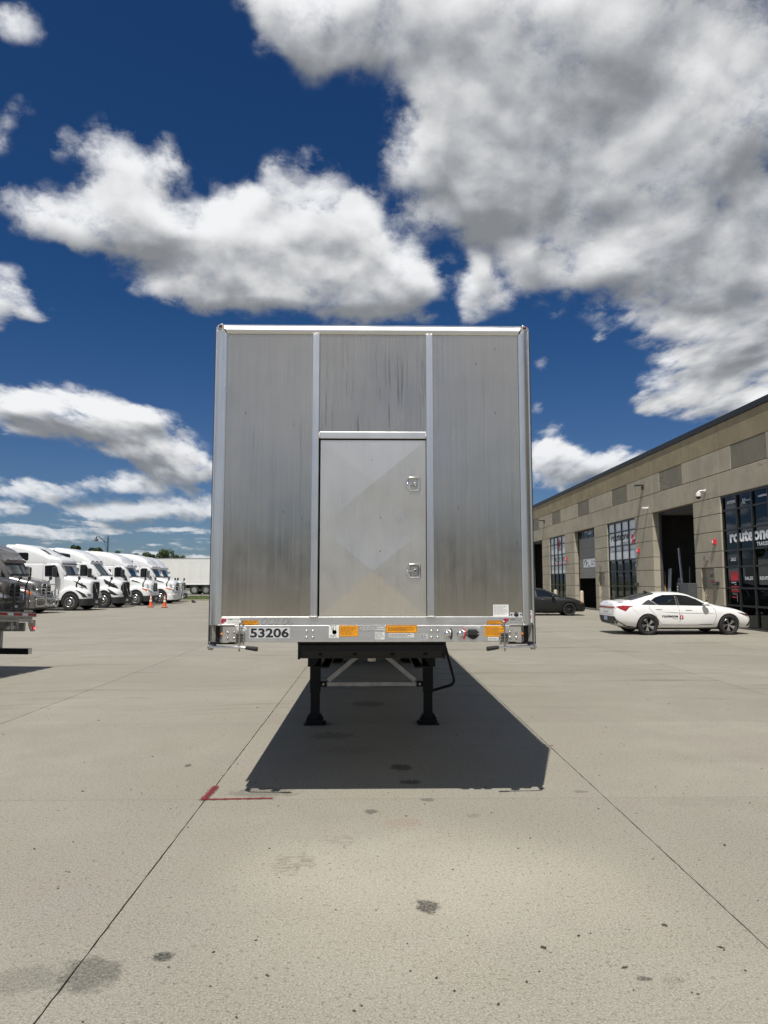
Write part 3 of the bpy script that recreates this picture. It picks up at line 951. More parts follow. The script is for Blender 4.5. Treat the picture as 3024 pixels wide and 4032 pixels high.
# corner brackets, ratchet pins and curtain cranks (left and right)
for sgn, xc in ((-1, 0.0), (1, 0.012)):
    def PX(x):
        return sgn * x + xc
    mb = MB()
    pl = [(1.138, 1.411), (1.066, 1.411), (1.032, 1.382), (1.029, 1.372), (1.029, 1.318), (1.036, 1.308), (1.10, 1.279), (1.138, 1.278)]
    mb.prism(pl, lambda a, b, d: (PX(a), d, b), -0.0245, -0.0195)
    q = [(PX(1.138), -0.0245), (PX(1.186), 0.070), (PX(1.236), 0.028)]
    for (a, b) in ((0, 1), (1, 2)):
        mb.add([(q[a][0], q[a][1], 1.278), (q[b][0], q[b][1], 1.278), (q[b][0], q[b][1], 1.411), (q[a][0], q[a][1], 1.411),
                (q[a][0], q[a][1] + 0.004, 1.278), (q[b][0], q[b][1] + 0.004, 1.278), (q[b][0], q[b][1] + 0.004, 1.411), (q[a][0], q[a][1] + 0.004, 1.411)],
               [(0, 1, 2, 3), (7, 6, 5, 4), (0, 4, 5, 1), (2, 6, 7, 3)])
    brk = mb.build('corner_bracket', M_BRACKET, TR)
    MB().box(min(PX(1.05), PX(1.19)), max(PX(1.05), PX(1.19)), -0.030, 0.05, 1.4085, 1.4120).build('bracket_flange', M_STEEL, TR)
    MB().box(min(PX(1.05), PX(1.235)), max(PX(1.05), PX(1.235)), 0.03, 0.6, 1.262, 1.280).build('side_rail', M_BLACK, TR)
    for x in (1.052, 1.100):
        for z in (1.358, 1.3145):
            rivet(PX(x), z, -0.0245, 0.0098)
    MB().lathe([(0.016, 0), (0.016, 0.006), (0.0125, 0.0062)], (PX(1.155), 0.004, 1.341), (-sgn * 0.6, -0.8, 0), 16).build('lamp_grommet', M_RUBBER, TR, smooth=40)
    MB().lathe([(0.0125, 0.006), (0.0115, 0.011), (0.006, 0.015), (0, 0.016)], (PX(1.155), 0.004, 1.341), (-sgn * 0.6, -0.8, 0), 16).build('clearance_lamp', M_AMBER, TR, smooth=70)
    # pin bracket
    r = bpy.data.objects.new('ratchet_pin', None)
    C.objects.link(r)
    r.parent = TR
    xa, xb = sorted((PX(1.0335), PX(0.9735)))
    mb = MB().box(xa, xb, -0.033, -0.029, 1.275, 1.350)
    mb.box(xa, xa + 0.004, -0.062, -0.033, 1.275, 1.350).box(xb - 0.004, xb, -0.062, -0.033, 1.275, 1.350)
    mb.box(xa, xb, -0.064, -0.0295, 1.3505, 1.3545)
    mb.box(xa - 0.006, xb + 0.004, -0.066, -0.0295, 1.2665, 1.2720)
    mb.build('pin_bracket', M_STEEL, r)
    mb = MB()
    for dx in (-0.016, 0.016):
        for z in (1.335, 1.312, 1.289):
            mb.lathe([(0.0065, 0), (0.0065, 0.002), (0, 0.002)], (PX(1.0035) + dx, -0.033, z), (0, -1, 0), 12)
    mb.build('bracket_hole', M_DARK, r)
    xp = PX(1.0065)
    mb = MB().tube([(xp - 0.019 * -sgn * -1, -0.030, 1.437), (xp - 0.010 * -sgn * -1, -0.042, 1.441), (xp, -0.050, 1.436), (xp, -0.050, 1.415), (xp, -0.050, 1.216)], 0.0058, 10)
    mb.build('pin', M_DULLSTEEL, r, smooth=50)
    sp = [(xp + 0.0085 * math.cos(k * 0.7), -0.050 + 0.0085 * math.sin(k * 0.7), 1.280 + 0.066 * k / 130) for k in range(131)]
    MB().tube(sp, 0.0018, 5).build('spring', M_CHROME, r, smooth=60)
    # crank
    r = bpy.data.objects.new('curtain_crank', None)
    C.objects.link(r)
    r.parent = TR
    MB().tube([(PX(1.243), 0.02, 1.262), (PX(1.238), -0.02, 1.256), (PX(1.222), -0.055, 1.2535), (PX(1.20), -0.072, 1.2535), (PX(0.952), -0.085, 1.2475)], [0.011, 0.011, 0.011, 0.0095, 0.0085], 12).build('crank_arm', M_CHROME, r, smooth=50)
    MB().lathe([(0.0125, 0), (0.014, 0.006), (0.0165, 0.05), (0.0175, 0.085), (0.015, 0.093), (0, 0.095)], (PX(0.953), -0.085, 1.2475), (-sgn, 0, -0.13), 16).build('grip', M_RUBBER, r, smooth=50)
    MB().box(*sorted((PX(1.212), PX(1.256))), -0.03, 0.10, 1.232, 1.262).build('crank_hub', M_STEEL, r, bevel=0.006)
    MB().lathe([(0.018, 0), (0.020, 0.004), (0.018, 0.012), (0, 0.013)], (PX(1.232), -0.012, 1.236), (0, 0, -1), 14).build('hub_cap', M_DULLSTEEL, r, smooth=50)

# glad hands: a chrome elbow and its coupling face turned aside
for x, seal in ((0.588, M_RUBBER), (0.690, M_RED)):
    r = bpy.data.objects.new('glad_hand', None)
    C.objects.link(r)
    r.parent = TR
    mb = MB().lathe([(0.020, 0.0), (0.021, 0.012), (0.024, 0.020), (0.026, 0.034), (0.022, 0.046), (0.012, 0.054), (0, 0.056)], (x - 0.012, -0.020, 1.346), (0, -1, 0), 18)
    mb.lathe([(0.018, 0), (0.022, 0.012), (0.026, 0.020), (0.026, 0.024)], (x - 0.008, -0.048, 1.349), (1, 0, 0.05), 18)
    mb.box(x - 0.030, x - 0.004, -0.062, -0.04, 1.362, 1.376)
    mb.build('elbow', M_CHROME, r, smooth=50)
    mb = MB().lathe([(0.027, 0.024), (0.028, 0.034), (0.022, 0.037), (0, 0.034)], (x - 0.008, -0.048, 1.349), (1, 0, 0.05), 18)
    mb.box(x + 0.014, x + 0.024, -0.064, -0.034, 1.306, 1.328)
    mb.box(x + 0.012, x + 0.022, -0.058, -0.040, 1.374, 1.386)
    mb.build('seal', seal, r, smooth=40)

# seven-way socket with its spring lid
r = bpy.data.objects.new('power_socket', None)
C.objects.link(r)
r.parent = TR
sx, sz = 0.777, 1.342
mb = MB().prism([(sx - 0.028, sz + 0.036), (sx - 0.050, sz + 0.010), (sx - 0.050, sz - 0.008), (sx - 0.030, sz - 0.028), (sx + 0.030, sz - 0.028), (sx + 0.050, sz - 0.008), (sx + 0.050, sz + 0.010), (sx + 0.028, sz + 0.036)], XZ, -0.030, -0.0195)
mb.lathe([(0.034, 0), (0.034, 0.030), (0.030, 0.034), (0, 0.035)], (sx, -0.028, sz - 0.004), (0, -1, 0), 24)
mb.build('socket_body', M_RUBBER, r, smooth=40, bevel=0.002)
MB().prism(rrect(sx - 0.030, sx + 0.030, sz - 0.006, sz + 0.028, 0.008) , XZ, -0.074, -0.064).build('lid', M_RUBBER, r, bevel=0.003)
MB().tube([(sx - 0.020, -0.066, sz + 0.030), (sx + 0.020, -0.066, sz + 0.030)], 0.006, 10).build('hinge', M_BLACK, r, smooth=50)
for dx in (-0.041, 0.041):
    MB().lathe([(0.0065, 0), (0.006, 0.004), (0, 0.005)], (sx + dx, -0.030, sz + 0.002), (0, -1, 0), 12).build('bolt', M_CHROME, r, smooth=50)

# lamp unit over the right-hand end of the rail
r = bpy.data.objects.new('marker_unit', None)
C.objects.link(r)
r.parent = TR
MB().prism(rrect(1.071, 1.165, 1.4785, 1.504, 0.006), XZ, -0.006, 0.0035).build('base_plate', M_PLATE, r, bevel=0.001)
mb = MB().lathe([(0.006, 0), (0.006, 0.002), (0, 0.002)], (1.083, -0.006, 1.490), (0, -1, 0), 10)
mb.lathe([(0.006, 0), (0.006, 0.002), (0, 0.002)], (1.155, -0.006, 1.490), (0, -1, 0), 10).build('bolt', M_DARK, r)
MB().lathe([(0.018, 0), (0.016, 0.008), (0.009, 0.012), (0.008, 0.016), (0, 0.018)], (1.119, -0.006, 1.490), (0, -1, 0), 18).build('lens', M_RUBBER, r, smooth=50)


# ------------------------------------------------------------------ labels on the front rail
def print_lines(x0, x1, z0, z1, rows, y, material, parent, seed, frac=0.55, name='fine_print', words=True):
    rnd = random.Random(seed)
    mb = MB()
    h = (z1 - z0) / rows
    for i in range(rows):
        za = z1 - h * (i + 0.5 + frac / 2)
        zb = za + h * frac
        x = x0
        end = x1 - (rnd.random() ** 2) * 0.35 * (x1 - x0)
        while x < end:
            w = min(end - x, h * rnd.uniform(0.9, 4.0))
            mb.add([(x, y, za), (x + w, y, za), (x + w, y, zb), (x, y, zb)], [(0, 1, 2, 3)])
            x += w + h * rnd.uniform(0.35, 0.6)
    return mb.build(name, material, parent)


def sticker(name, x0, x1, z0, z1, material, y=-0.0192, rows=0, ink=None, seed=1, pad=0.006, frac=0.5, rim=None):
    o = MB().box(x0, x1, y - 0.0008, y + 0.0002, z0, z1).build(name, material, TR)
    if rim is not None:
        mb = MB()
        w = 0.0022
        yy = y - 0.0011
        for a, b, c, d in ((x0 + .001, x1 - .001, z0 + .001, z0 + .001 + w), (x0 + .001, x1 - .001, z1 - .001 - w, z1 - .001), (x0 + .001, x0 + .001 + w, z0 + .004, z1 - .004), (x1 - .001 - w, x1 - .001, z0 + .004, z1 - .004)):
            mb.add([(a, yy, c), (b, yy, c), (b, yy, d), (a, yy, d)], [(0, 1, 2, 3)])
        mb.build('border', rim, o)
    if rows:
        print_lines(x0 + pad, x1 - pad, z0 + pad, z1 - pad, rows, y - 0.0013, ink, o, seed, frac)
    return o


def hazard(o, x0, x1, z0, z1, y, ink, pitch=0.011, w=0.006):
    """dashed warning border"""
    mb = MB()
    n = int((x1 - x0) / pitch)
    for zz0, zz1 in ((z0, z0 + w), (z1 - w, z1)):
        for i in range(n):
            a = x0 + (i + 0.1) * pitch
            mb.add([(a, y, zz0), (a + pitch * 0.5, y, zz0), (a + pitch * 0.8, y, zz1), (a + pitch * 0.3, y, zz1)], [(0, 1, 2, 3)])
    n = int((z1 - z0) / pitch)
    for xx0, xx1 in ((x0, x0 + w), (x1 - w, x1)):
        for i in range(n):
            a = z0 + (i + 0.1) * pitch
            mb.add([(xx0, y, a), (xx1, y, a + pitch * 0.3), (xx1, y, a + pitch * 0.8), (xx0, y, a + pitch * 0.5)], [(0, 1, 2, 3)])
    mb.build('border', ink, o)


Y1 = -0.0192          # face of the front rail
Y2 = -0.0142          # face of the upper rail
s = sticker('number_plate', -0.938, -0.628, 1.313, 1.393, M_PLATE, Y1)
lettering('number', '53206', 0.071, M_INK, s, (-0.931, Y1 - 0.0010, 1.3175), bold=0.030, width=0.296, depth=0.0006)['label'] = 'black numerals 53206'
s = sticker('warning_label', -0.994, -0.873, 1.413, 1.4475, M_ORANGE_STICK, Y2, 4, M_INK_BROWN, 3, 0.004, 0.42, M_INK_BROWN)
s = sticker('landing_gear_label', -0.329, -0.2525, 1.314, 1.4095, M_WHITE_STICK, Y1)
print_lines(-0.322, -0.258, 1.317, 1.338, 3, Y1 - 0.0013, M_INK_GREY, s, 5, 0.5)
print_lines(-0.318, -0.262, 1.403, 1.4085, 1, Y1 - 0.0013, M_INK_GREY, s, 6, 0.7)
mb = MB().lathe([(0.007, 0), (0.017, 0)], (-0.286, Y1 - 0.0012, 1.357), (0, -1, 0), 20)
mb.prism([(-0.299, 1.366), (-0.296, 1.398), (-0.292, 1.398), (-0.294, 1.368)], XZ, Y1 - 0.0014, Y1 - 0.0010)
mb.prism([(-0.278, 1.372), (-0.278, 1.397), (-0.275, 1.397), (-0.275, 1.371)], XZ, Y1 - 0.0014, Y1 - 0.0010)
mb.prism([(-0.306, 1.371), (-0.309, 1.398), (-0.305, 1.398), (-0.300, 1.366)], XZ, Y1 - 0.0014, Y1 - 0.0010)
mb.build('pictogram', M_INK, s)
sticker('warning_label', -0.2495, -0.1035, 1.3235, 1.409, M_ORANGE_STICK, Y1, 9, M_INK_BROWN, 7, 0.010, 0.34, M_INK_BROWN)
sticker('rating_label', -0.102, 0.103, 1.364, 1.409, M_SILVER_STICK, Y1, 5, M_INK_GREY, 8, 0.003, 0.5, M_INK_GREY)
sticker('certificate_label', 0.022, 0.1025, 1.298, 1.362, M_WHITE_STICK, Y1, 8, M_INK_GREY, 9, 0.006, 0.4, M_INK)
s = sticker('hazard_label', 0.108, 0.350, 1.352, 1.4095, M_ORANGE_STICK, Y1, 6, M_INK_BROWN, 10, 0.013, 0.45)
hazard(s, 0.109, 0.349, 1.353, 1.409, Y1 - 0.0012, M_INK_BROWN)
s = sticker('caution_label', 0.133, 0.326, 1.316, 1.3485, M_WHITE_STICK, Y1, 4, M_INK, 11, 0.005, 0.5)
hazard(s, 0.134, 0.325, 1.3165, 1.348, Y1 - 0.0012, M_INK_GREY, 0.009, 0.0025)
sticker('tyre_label', 0.369, 0.433, 1.299, 1.348, M_SILVER_STICK, Y1, 5, M_INK_GREY, 12, 0.007, 0.55, M_INK_GREY)
sticker('socket_label', 0.711, 0.834, 1.388, 1.4025, M_WHITE_STICK, Y1, 3, M_INK, 13, 0.003, 0.5)
sticker('warning_label', 0.888, 1.009, 1.415, 1.4455, M_ORANGE_STICK, Y2, 4, M_INK_BROWN, 14, 0.004, 0.45, M_INK_BROWN)
s = sticker('hazard_label', 0.871, 1.029, 1.322, 1.4055, M_ORANGE_STICK, Y1, 8, M_INK_BROWN, 15, 0.010, 0.4)
hazard(s, 0.872, 1.028, 1.323, 1.405, Y1 - 0.0012, M_INK_BROWN, 0.008, 0.004)
sticker('notice_label', 0.897, 0.975, 1.294, 1.3185, M_WHITE_STICK, Y1, 3, M_INK_GREY, 16, 0.004, 0.5)
sticker('document_sleeve', 0.942, 1.062, 1.4775, 1.566, M_WHITE_STICK, 0.0025, 11, M_INK_GREY, 17, 0.006, 0.3)
MB().prism(rrect(-1.036, -0.959, 1.372, 1.3985, 0.012), XZ, Y1 - 0.001, Y1).build('maker_badge', M_WHITE_STICK, TR)
s = MB().prism(rrect(-1.030, -0.965, 1.377, 1.3935, 0.008), XZ, Y1 - 0.0016, Y1 - 0.0009).build('maker_badge', M_SILVER_STICK, TR)
print_lines(-1.022, -0.972, 1.381, 1.3895, 1, Y1 - 0.0019, M_INK_GREY, s, 18, 0.6)
for lx, y in ((-1.1565, Y2), (1.0165, Y2)):
    k = 0.041
    z0, z1 = 1.4235, 1.4605
    s = MB().box(lx, lx + 0.145, y - 0.0006, y + 0.0002, 1.4165, 1.4665).build('tarp_label', M_WHITE_STICK if lx < 0 else M_RAIL, TR)
    MB().prism([(lx + 0.001, z0), (lx + k * 0.55, z0), (lx + k * 0.55, z0 + 0.016), (lx + k, z0 + 0.020), (lx + k, z1), (lx + 0.001, z1)], XZ, y - 0.0014, y - 0.0006).build('emblem', M_PLUM, s)
    MB().prism([(lx + k * 0.55, z0 + 0.016), (lx + k, z0 + 0.019), (lx + k * 0.72, z0 + 0.004)], XZ, y - 0.0014, y - 0.0006).build('emblem_fold', M_INK_GREY, s)
    lettering('emblem_lettering', 'TARP', 0.0105, M_INK, s, (lx + 0.047, y - 0.0010, 1.4495), bold=0.03, width=0.045, depth=0.0004)
    lettering('emblem_lettering', 'STOP', 0.0105, M_INK_GREY, s, (lx + 0.095, y - 0.0010, 1.4495), shear=0.3, width=0.048, depth=0.0004)
    print_lines(lx + 0.047, lx + 0.14, 1.4405, 1.4455, 1, y - 0.0012, M_INK_GREY, s, 21, 0.5)
    lettering('phone_lettering', '1-877-999-8277', 0.0095, M_INK_GREY, s, (lx + 0.047, y - 0.0010, 1.4245), width=0.095, depth=0.0004)
# placard and seal plate on the right post
s = MB().box(1.232, 1.266, -0.001, 0.004, 1.427, 1.522)
s = s.build('post_placard', M_SILVER_STICK, TR)
s.location = (-0.018, 0.008, 0)
s.rotation_euler = (0, 0, 0)
MB().prism([(1.243, 1.447), (1.250, 1.447), (1.250, 1.458), (1.256, 1.460), (1.256, 1.484), (1.243, 1.484)], XZ, -0.0018, -0.001).build('emblem', M_PLUM, s)
print_lines(1.237, 1.262, 1.505, 1.516, 2, -0.0016, M_INK_GREY, s, 22, 0.5)
# hand-written number
stroke = MB()
gx = -0.852


def scribble(pts):
    q = []
    for i in range(len(pts) - 1):
        a, b = Vector(pts[i]), Vector(pts[i + 1])
        pa, pb_ = Vector(pts[max(0, i - 1)]), Vector(pts[min(len(pts) - 1, i + 2)])
        for k in range(5):
            t = k / 5
            q.append(0.5 * ((2 * a) + (b - pa) * t + (2 * pa - 5 * a + 4 * b - pb_) * t * t + (3 * a - pa - 3 * b + pb_) * t ** 3))
    q.append(Vector(pts[-1]))
    stroke.tube([(p.x, Y2 - 0.0006, p.y) for p in q], 0.0015, 5)


def zero(x, w, z0=1.412, z1=1.466):
    c, r = x + w / 2, (z1 - z0) / 2
    scribble([(c + w * 0.2 + w / 2 * math.cos(RAD(80 + a)) * 0.9 + 0.010 * math.sin(RAD(80 + a)), z0 + r + r * math.sin(RAD(80 + a))) for a in range(0, 380, 30)])


zero(-0.851, 0.038)
zero(-0.800, 0.046)
scribble([(-0.738, 1.452), (-0.726, 1.464), (-0.714, 1.460), (-0.714, 1.448), (-0.738, 1.416), (-0.742, 1.413), (-0.715, 1.4135), (-0.700, 1.414)])
zero(-0.690, 0.038)
scribble([(-0.618, 1.464), (-0.634, 1.450), (-0.643, 1.428), (-0.636, 1.415), (-0.622, 1.413), (-0.610, 1.422), (-0.614, 1.434), (-0.628, 1.436), (-0.640, 1.428)])
stroke.build('marker_number', M_INK_GREY, TR, smooth=60)['label'] = 'number 00206 written in pen'

# ------------------------------------------------------------------ body, coupler and running gear
MB().box(-1.262, 1.274, 0.13, 14.4, 3.765, 3.792).build('roof', M_TARP, TR, bevel=0.01)
for x in (-1.272, 1.272):
    MB().box(x, x + 0.006, 0.30, 14.4, 1.262, 3.770).build('side_curtain', M_CURTAIN, TR)
MB().box(-1.26, 1.265, 0.05, 14.4, 1.285, 1.408).build('deck', M_BLACK, TR)
MB().box(-1.26, 1.265, 14.38, 14.40, 1.41, 3.765).build('rear_wall', M_PANEL, TR)
MB().box(-0.572, 0.575, 0.012, 1.55, 1.268, 1.2825).build('coupler_plate', M_BLACK, TR, bevel=0.003)
mb = MB()
prof = [(0.045, 1.266), (0.040, 1.255), (0.042, 1.206), (0.050, 1.200), (0.115, 1.150), (0.16, 1.1405), (1.5, 1.1405), (1.5, 1.266)]
mb.loft([[(-0.556, y, z) for y, z in prof], [(0.559, y, z) for y, z in prof]])
mb.build('coupler_box', M_BLACK, TR, bevel=0.004)
mb = MB().box(-0.572, -0.5575, 0.05, 1.5, 1.144, 1.2665).box(0.5605, 0.575, 0.05, 1.5, 1.144, 1.2665)
mb.build('coupler_cheek', M_BLACK, TR)
MB().lathe([(0.045, 0), (0.037, -0.02), (0.0255, -0.03), (0.0255, -0.055), (0.036, -0.06), (0.036, -0.085), (0, -0.085)], (0, 0.75, 1.1405), (0, 0, 1), 20).build('kingpin', M_DULLSTEEL, TR, smooth=40)
mb = MB()
for x in (-0.49, 0.49):
    mb.box(x - 0.004, x + 0.004, 1.5, 14.2, 0.92, 1.27)
    mb.box(x - 0.075, x + 0.075, 1.5, 14.2, 0.905, 0.92)
for k in range(26):
    y = 1.7 + 0.49 * k
    mb.box(-1.2, 1.2, y, y + 0.05, 1.16, 1.284)
mb.build('frame', M_BLACK, TR)
LG = 3.38
for sgn in (-1, 1):
    r = bpy.data.objects.new('landing_leg', None)
    C.objects.link(r)
    r.parent = TR
    x = sgn * 0.697
    MB().box(x - 0.064, x + 0.064, LG, LG + 0.128, 0.385, 1.16).build('outer_tube', M_BLACK, r, bevel=0.008)
    MB().box(x - 0.055, x + 0.055, LG + 0.009, LG + 0.119, 0.045, 0.42).build('inner_tube', M_BLACK, r, bevel=0.006)
    mb = MB().box(x - 0.130, x + 0.130, LG - 0.06, LG + 0.19, 0.0, 0.016)
    mb.box(x - 0.100, x + 0.100, LG - 0.03, LG + 0.16, 0.016, 0.062)
    for s2 in (-1, 1):
        mb.prism([(x + s2 * 0.056, 0.06), (x + s2 * 0.108, 0.06), (x + s2 * 0.072, 0.125), (x + s2 * 0.064, 0.125)], XZ, LG + 0.03, LG + 0.10)
    mb.build('foot', M_BLACK, r)
    MB().bar((x + sgn * -0.045, LG + 0.13, 1.12), (x - sgn * 0.1, LG + 1.0, 1.16), 0.05, 0.05).build('stay', M_BLACK, r)
    MB().box(x - 0.09, x + 0.09, LG - 0.01, LG - 0.003, 0.70, 1.15).build('mounting_plate', M_BLACK, r)
MB().box(-0.555, 0.555, LG + 0.02, LG + 0.06, 0.459, 0.507).build('cross_bar', M_GREYPAINT, TR, bevel=0.004)
MB().box(-0.022, 0.026, LG + 0.017, LG + 0.0195, 0.465, 0.502).build('bar_label', M_SILVER_STICK, TR)
for sgn in (-1, 1):
    MB().box(sgn * 0.594 - 0.040, sgn * 0.594 + 0.040, LG + 0.01, LG + 0.07, 0.452, 0.515).build('bar_clamp', M_BLACK, TR, bevel=0.006)
    MB().bar((sgn * 0.537, LG + 0.03, 0.525), (sgn * 0.10, LG + 0.05, 0.884), 0.012, 0.052, up=(0, 0, 1)).build('diagonal_brace', M_GREYPAINT, TR)
    MB().lathe([(0.016, 0), (0.015, 0.008), (0, 0.009)], (sgn * 0.594, LG + 0.01, 0.484), (0, -1, 0), 12).build('clamp_bolt', M_DULLSTEEL, TR, smooth=50)
MB().tube([(0.885, LG - 0.06, 1.06), (0.905, LG - 0.06, 0.95), (1.008, LG - 0.06, 0.565), (1.012, LG - 0.06, 0.53), (0.99, LG - 0.06, 0.492), (0.955, LG - 0.055, 0.475), (0.765, LG + 0.04, 0.405)], 0.017, 10).build('crank_handle', M_BLACK, TR, smooth=50)


# landing gear gearbox and cross shaft, air lines, under-coupler clutter
MB().box(0.765, 0.86, LG - 0.02, LG + 0.14, 0.86, 1.08).build('gearbox', M_BLACK, TR, bevel=0.015)
MB().tube([(-0.63, LG + 0.06, 0.985), (0.63, LG + 0.06, 0.985)], 0.02, 8).build('cross_shaft', M_BLACK, TR, smooth=50)
for x, sag in ((-0.22, 0.07), (-0.12, 0.11), (0.18, 0.09)):
    MB().tube([(x, 1.4, 1.12), (x + 0.02, 1.8, 1.12 - sag), (x - 0.03, 2.6, 1.13 - sag), (x + 0.02, 3.6, 1.12), (x, 9.0, 1.12)], 0.011, 7).build('air_hose', M_RUBBER, TR, smooth=50)
for x in (-0.40, -0.13, 0.16, 0.42):
    MB().lathe([(0.016, 0), (0.015, 0.008), (0, 0.009)], (x, 0.075, 1.17), (0, -0.75, -0.66), 10).build('coupler_bolt', M_BLACK, TR, smooth=50)


def tyre_profile(R, w, rim):
    h = w / 2
    return [(rim, -h * 0.72), (rim + 0.03, -h * 0.86), (R * 0.80, -h), (R * 0.93, -h * 0.97), (R * 0.985, -h * 0.80), (R, -h * 0.55), (R, h * 0.55), (R * 0.985, h * 0.80), (R * 0.93, h * 0.97), (R * 0.80, h), (rim + 0.03, h * 0.86), (rim, h * 0.72)]


M_TYRE = mat('tyre rubber', (0.016, 0.016, 0.017), 0.78, var=0.25, scale=12, bump=0.25, bscale=40)
for y in (10.2, 13.2):
    MB().tube([(-0.95, y, 0.51), (0.95, y, 0.51)], 0.065, 12).build('axle', M_BLACK, TR, smooth=50)
    for x in (-1.08, -0.76, 0.76, 1.08):
        MB().lathe(tyre_profile(0.51, 0.28, 0.29), (x, y, 0.51), (1, 0, 0), 28, closed=True).build('tyre', M_TYRE, TR, smooth=40)
        MB().lathe([(0.29, -0.10), (0.27, -0.02), (0.12, 0.02), (0, 0.02)], (x, y, 0.51), (1 if x > 0 else -1, 0, 0), 24).build('wheel_disc', M_DULLSTEEL, TR, smooth=40)

# ------------------------------------------------------------------ tilt-up concrete warehouse along the right of the yard
def wall_concrete(name, base, crack=0.5):
    m, t, b = principled(name)
    pos = t.n('ShaderNodeNewGeometry').outputs['Position']
    n = t.noise(pos, 0.9, 6, 0.6)
    run = t.noise(t.v('MULTIPLY', pos, (1, 7, 0.5)), 1.0, 5, 0.6)
    fine = t.noise(pos, 30, 4, 0.7)
    col = t.mix(t.ss(n, 0.3, 0.7), lighten(base, 0.88), lighten(base, 1.10))
    col = t.mix(t.ss(run, 0.5, 0.75, 0, 0.35), col, lighten(base, 0.70))
    col = t.mix(t.ss(fine, 0.4, 0.25, 0, 0.3), col, lighten(base, 0.6))
    w = t.noise(t.v('MULTIPLY', pos, (0.4, 0.35, 1.1)), 1.0, 4, 0.5)
    line = t.m('ABSOLUTE', t.m('SUBTRACT', w, 0.5))
    brk = t.ss(t.noise(pos, 0.5, 2), 0.52, 0.6)
    col = t.mix(t.m('MULTIPLY', t.m('MULTIPLY', t.ss(line, 0.006, 0.001), brk), crack), col, lighten(base, 0.35))
    t.link(col, b.inputs['Base Color'])
    b.inputs['Roughness'].default_value = 0.9
    b.inputs['Specular IOR Level'].default_value = 0.2
    bn = t.n('ShaderNodeBump')
    bn.inputs['Strength'].default_value = 0.3
    bn.inputs['Distance'].default_value = 0.004
    t.link(fine, bn.inputs['Height'])
    t.link(bn.outputs[0], b.inputs['Normal'])
    return m


M_WALL = wall_concrete('painted tilt-up concrete', (0.385, 0.350, 0.275))
M_BAND = wall_concrete('tan painted concrete', (0.295, 0.248, 0.165), 0.3)
M_SQUARE = wall_concrete('dark painted concrete', (0.205, 0.190, 0.155), 0.9)
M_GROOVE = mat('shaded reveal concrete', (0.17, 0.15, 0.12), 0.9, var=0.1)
M_COPING = mat('dark metal coping', (0.030, 0.031, 0.034), 0.45, 0.4, var=0.1)
M_FRAME = mat('dark bronze window frame', (0.012, 0.013, 0.014), 0.38, 0.0, var=0.1)
M_DOORPAINT = mat('beige painted steel door', (0.32, 0.28, 0.215), 0.5, var=0.06)
M_ROLL = mat('grey sectional door', (0.19, 0.185, 0.175), 0.5, var=0.06, scale=1.5)
M_VINYL = mat('white window vinyl', (0.66, 0.69, 0.74), 0.22, var=0.03)
M_LETTER = mat('white vinyl lettering', (0.86, 0.87, 0.88), 0.45, var=0.03)
M_VRED = mat('red vinyl', (0.52, 0.015, 0.03), 0.4, var=0.05)
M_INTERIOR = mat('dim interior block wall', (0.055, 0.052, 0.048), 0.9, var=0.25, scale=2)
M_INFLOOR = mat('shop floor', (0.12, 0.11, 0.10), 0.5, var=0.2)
M_ORANGE = mat('orange machine paint', (0.62, 0.12, 0.01), 0.45, var=0.1)
M_REDBOARD = mat('red stand-in panel', (0.42, 0.012, 0.02), 0.45, var=0.1)
M_GREYBOX = mat('grey enamel box', (0.075, 0.08, 0.085), 0.5, var=0.08)
M_FIXTURE = mat('bronze lamp housing', (0.03, 0.028, 0.026), 0.5, var=0.1)
M_WHITEPLASTIC = mat('white plastic housing', (0.75, 0.75, 0.74), 0.35, var=0.04)
M_STROBE = mat('red alarm housing', (0.62, 0.03, 0.05), 0.4, var=0.05)
M_BOLLARD = mat('cream bollard paint', (0.52, 0.45, 0.34), 0.6, var=0.12, scale=9)


def tinted_glass(name, tint, through):
    m, t, b = principled(name)
    nt = m.node_tree
    out = next(n for n in nt.nodes if n.type == 'OUTPUT_MATERIAL')
    gl = t.n('ShaderNodeBsdfGlossy')
    gl.inputs['Roughness'].default_value = 0.015
    gl.inputs['Color'].default_value = (0.9, 0.95, 1, 1)
    tr = t.n('ShaderNodeBsdfTransparent')
    tr.inputs['Color'].default_value = tuple(through * c for c in tint) + (1,)
    fr = t.n('ShaderNodeFresnel')
    fr.inputs['IOR'].default_value = 1.45
    mx = t.n('ShaderNodeMixShader')
    t.link(t.m('MULTIPLY', fr.outputs[0], 1.0), mx.inputs[0])
    t.link(tr.outputs[0], mx.inputs[1])
    t.link(gl.outputs[0], mx.inputs[2])
    t.link(mx.outputs[0], out.inputs['Surface'])
    return m


M_GLASS = tinted_glass('tinted shopfront glass', (0.55, 0.65, 0.65), 0.55)

WX = 13.85
BAY = 6.83
C0 = 25.65
HW = 2.225
WH = thing('warehouse', 'long beige concrete warehouse with a tan top band and a row of shop bays', 'building', (WX, 0, 0))
KS = list(range(-3, 10))
Y_LO, Y_HI = C0 + KS[0] * BAY - HW - 2.0, C0 + KS[-1] * BAY + HW + 2.0
DEPTH = 0.34
_cache = {}


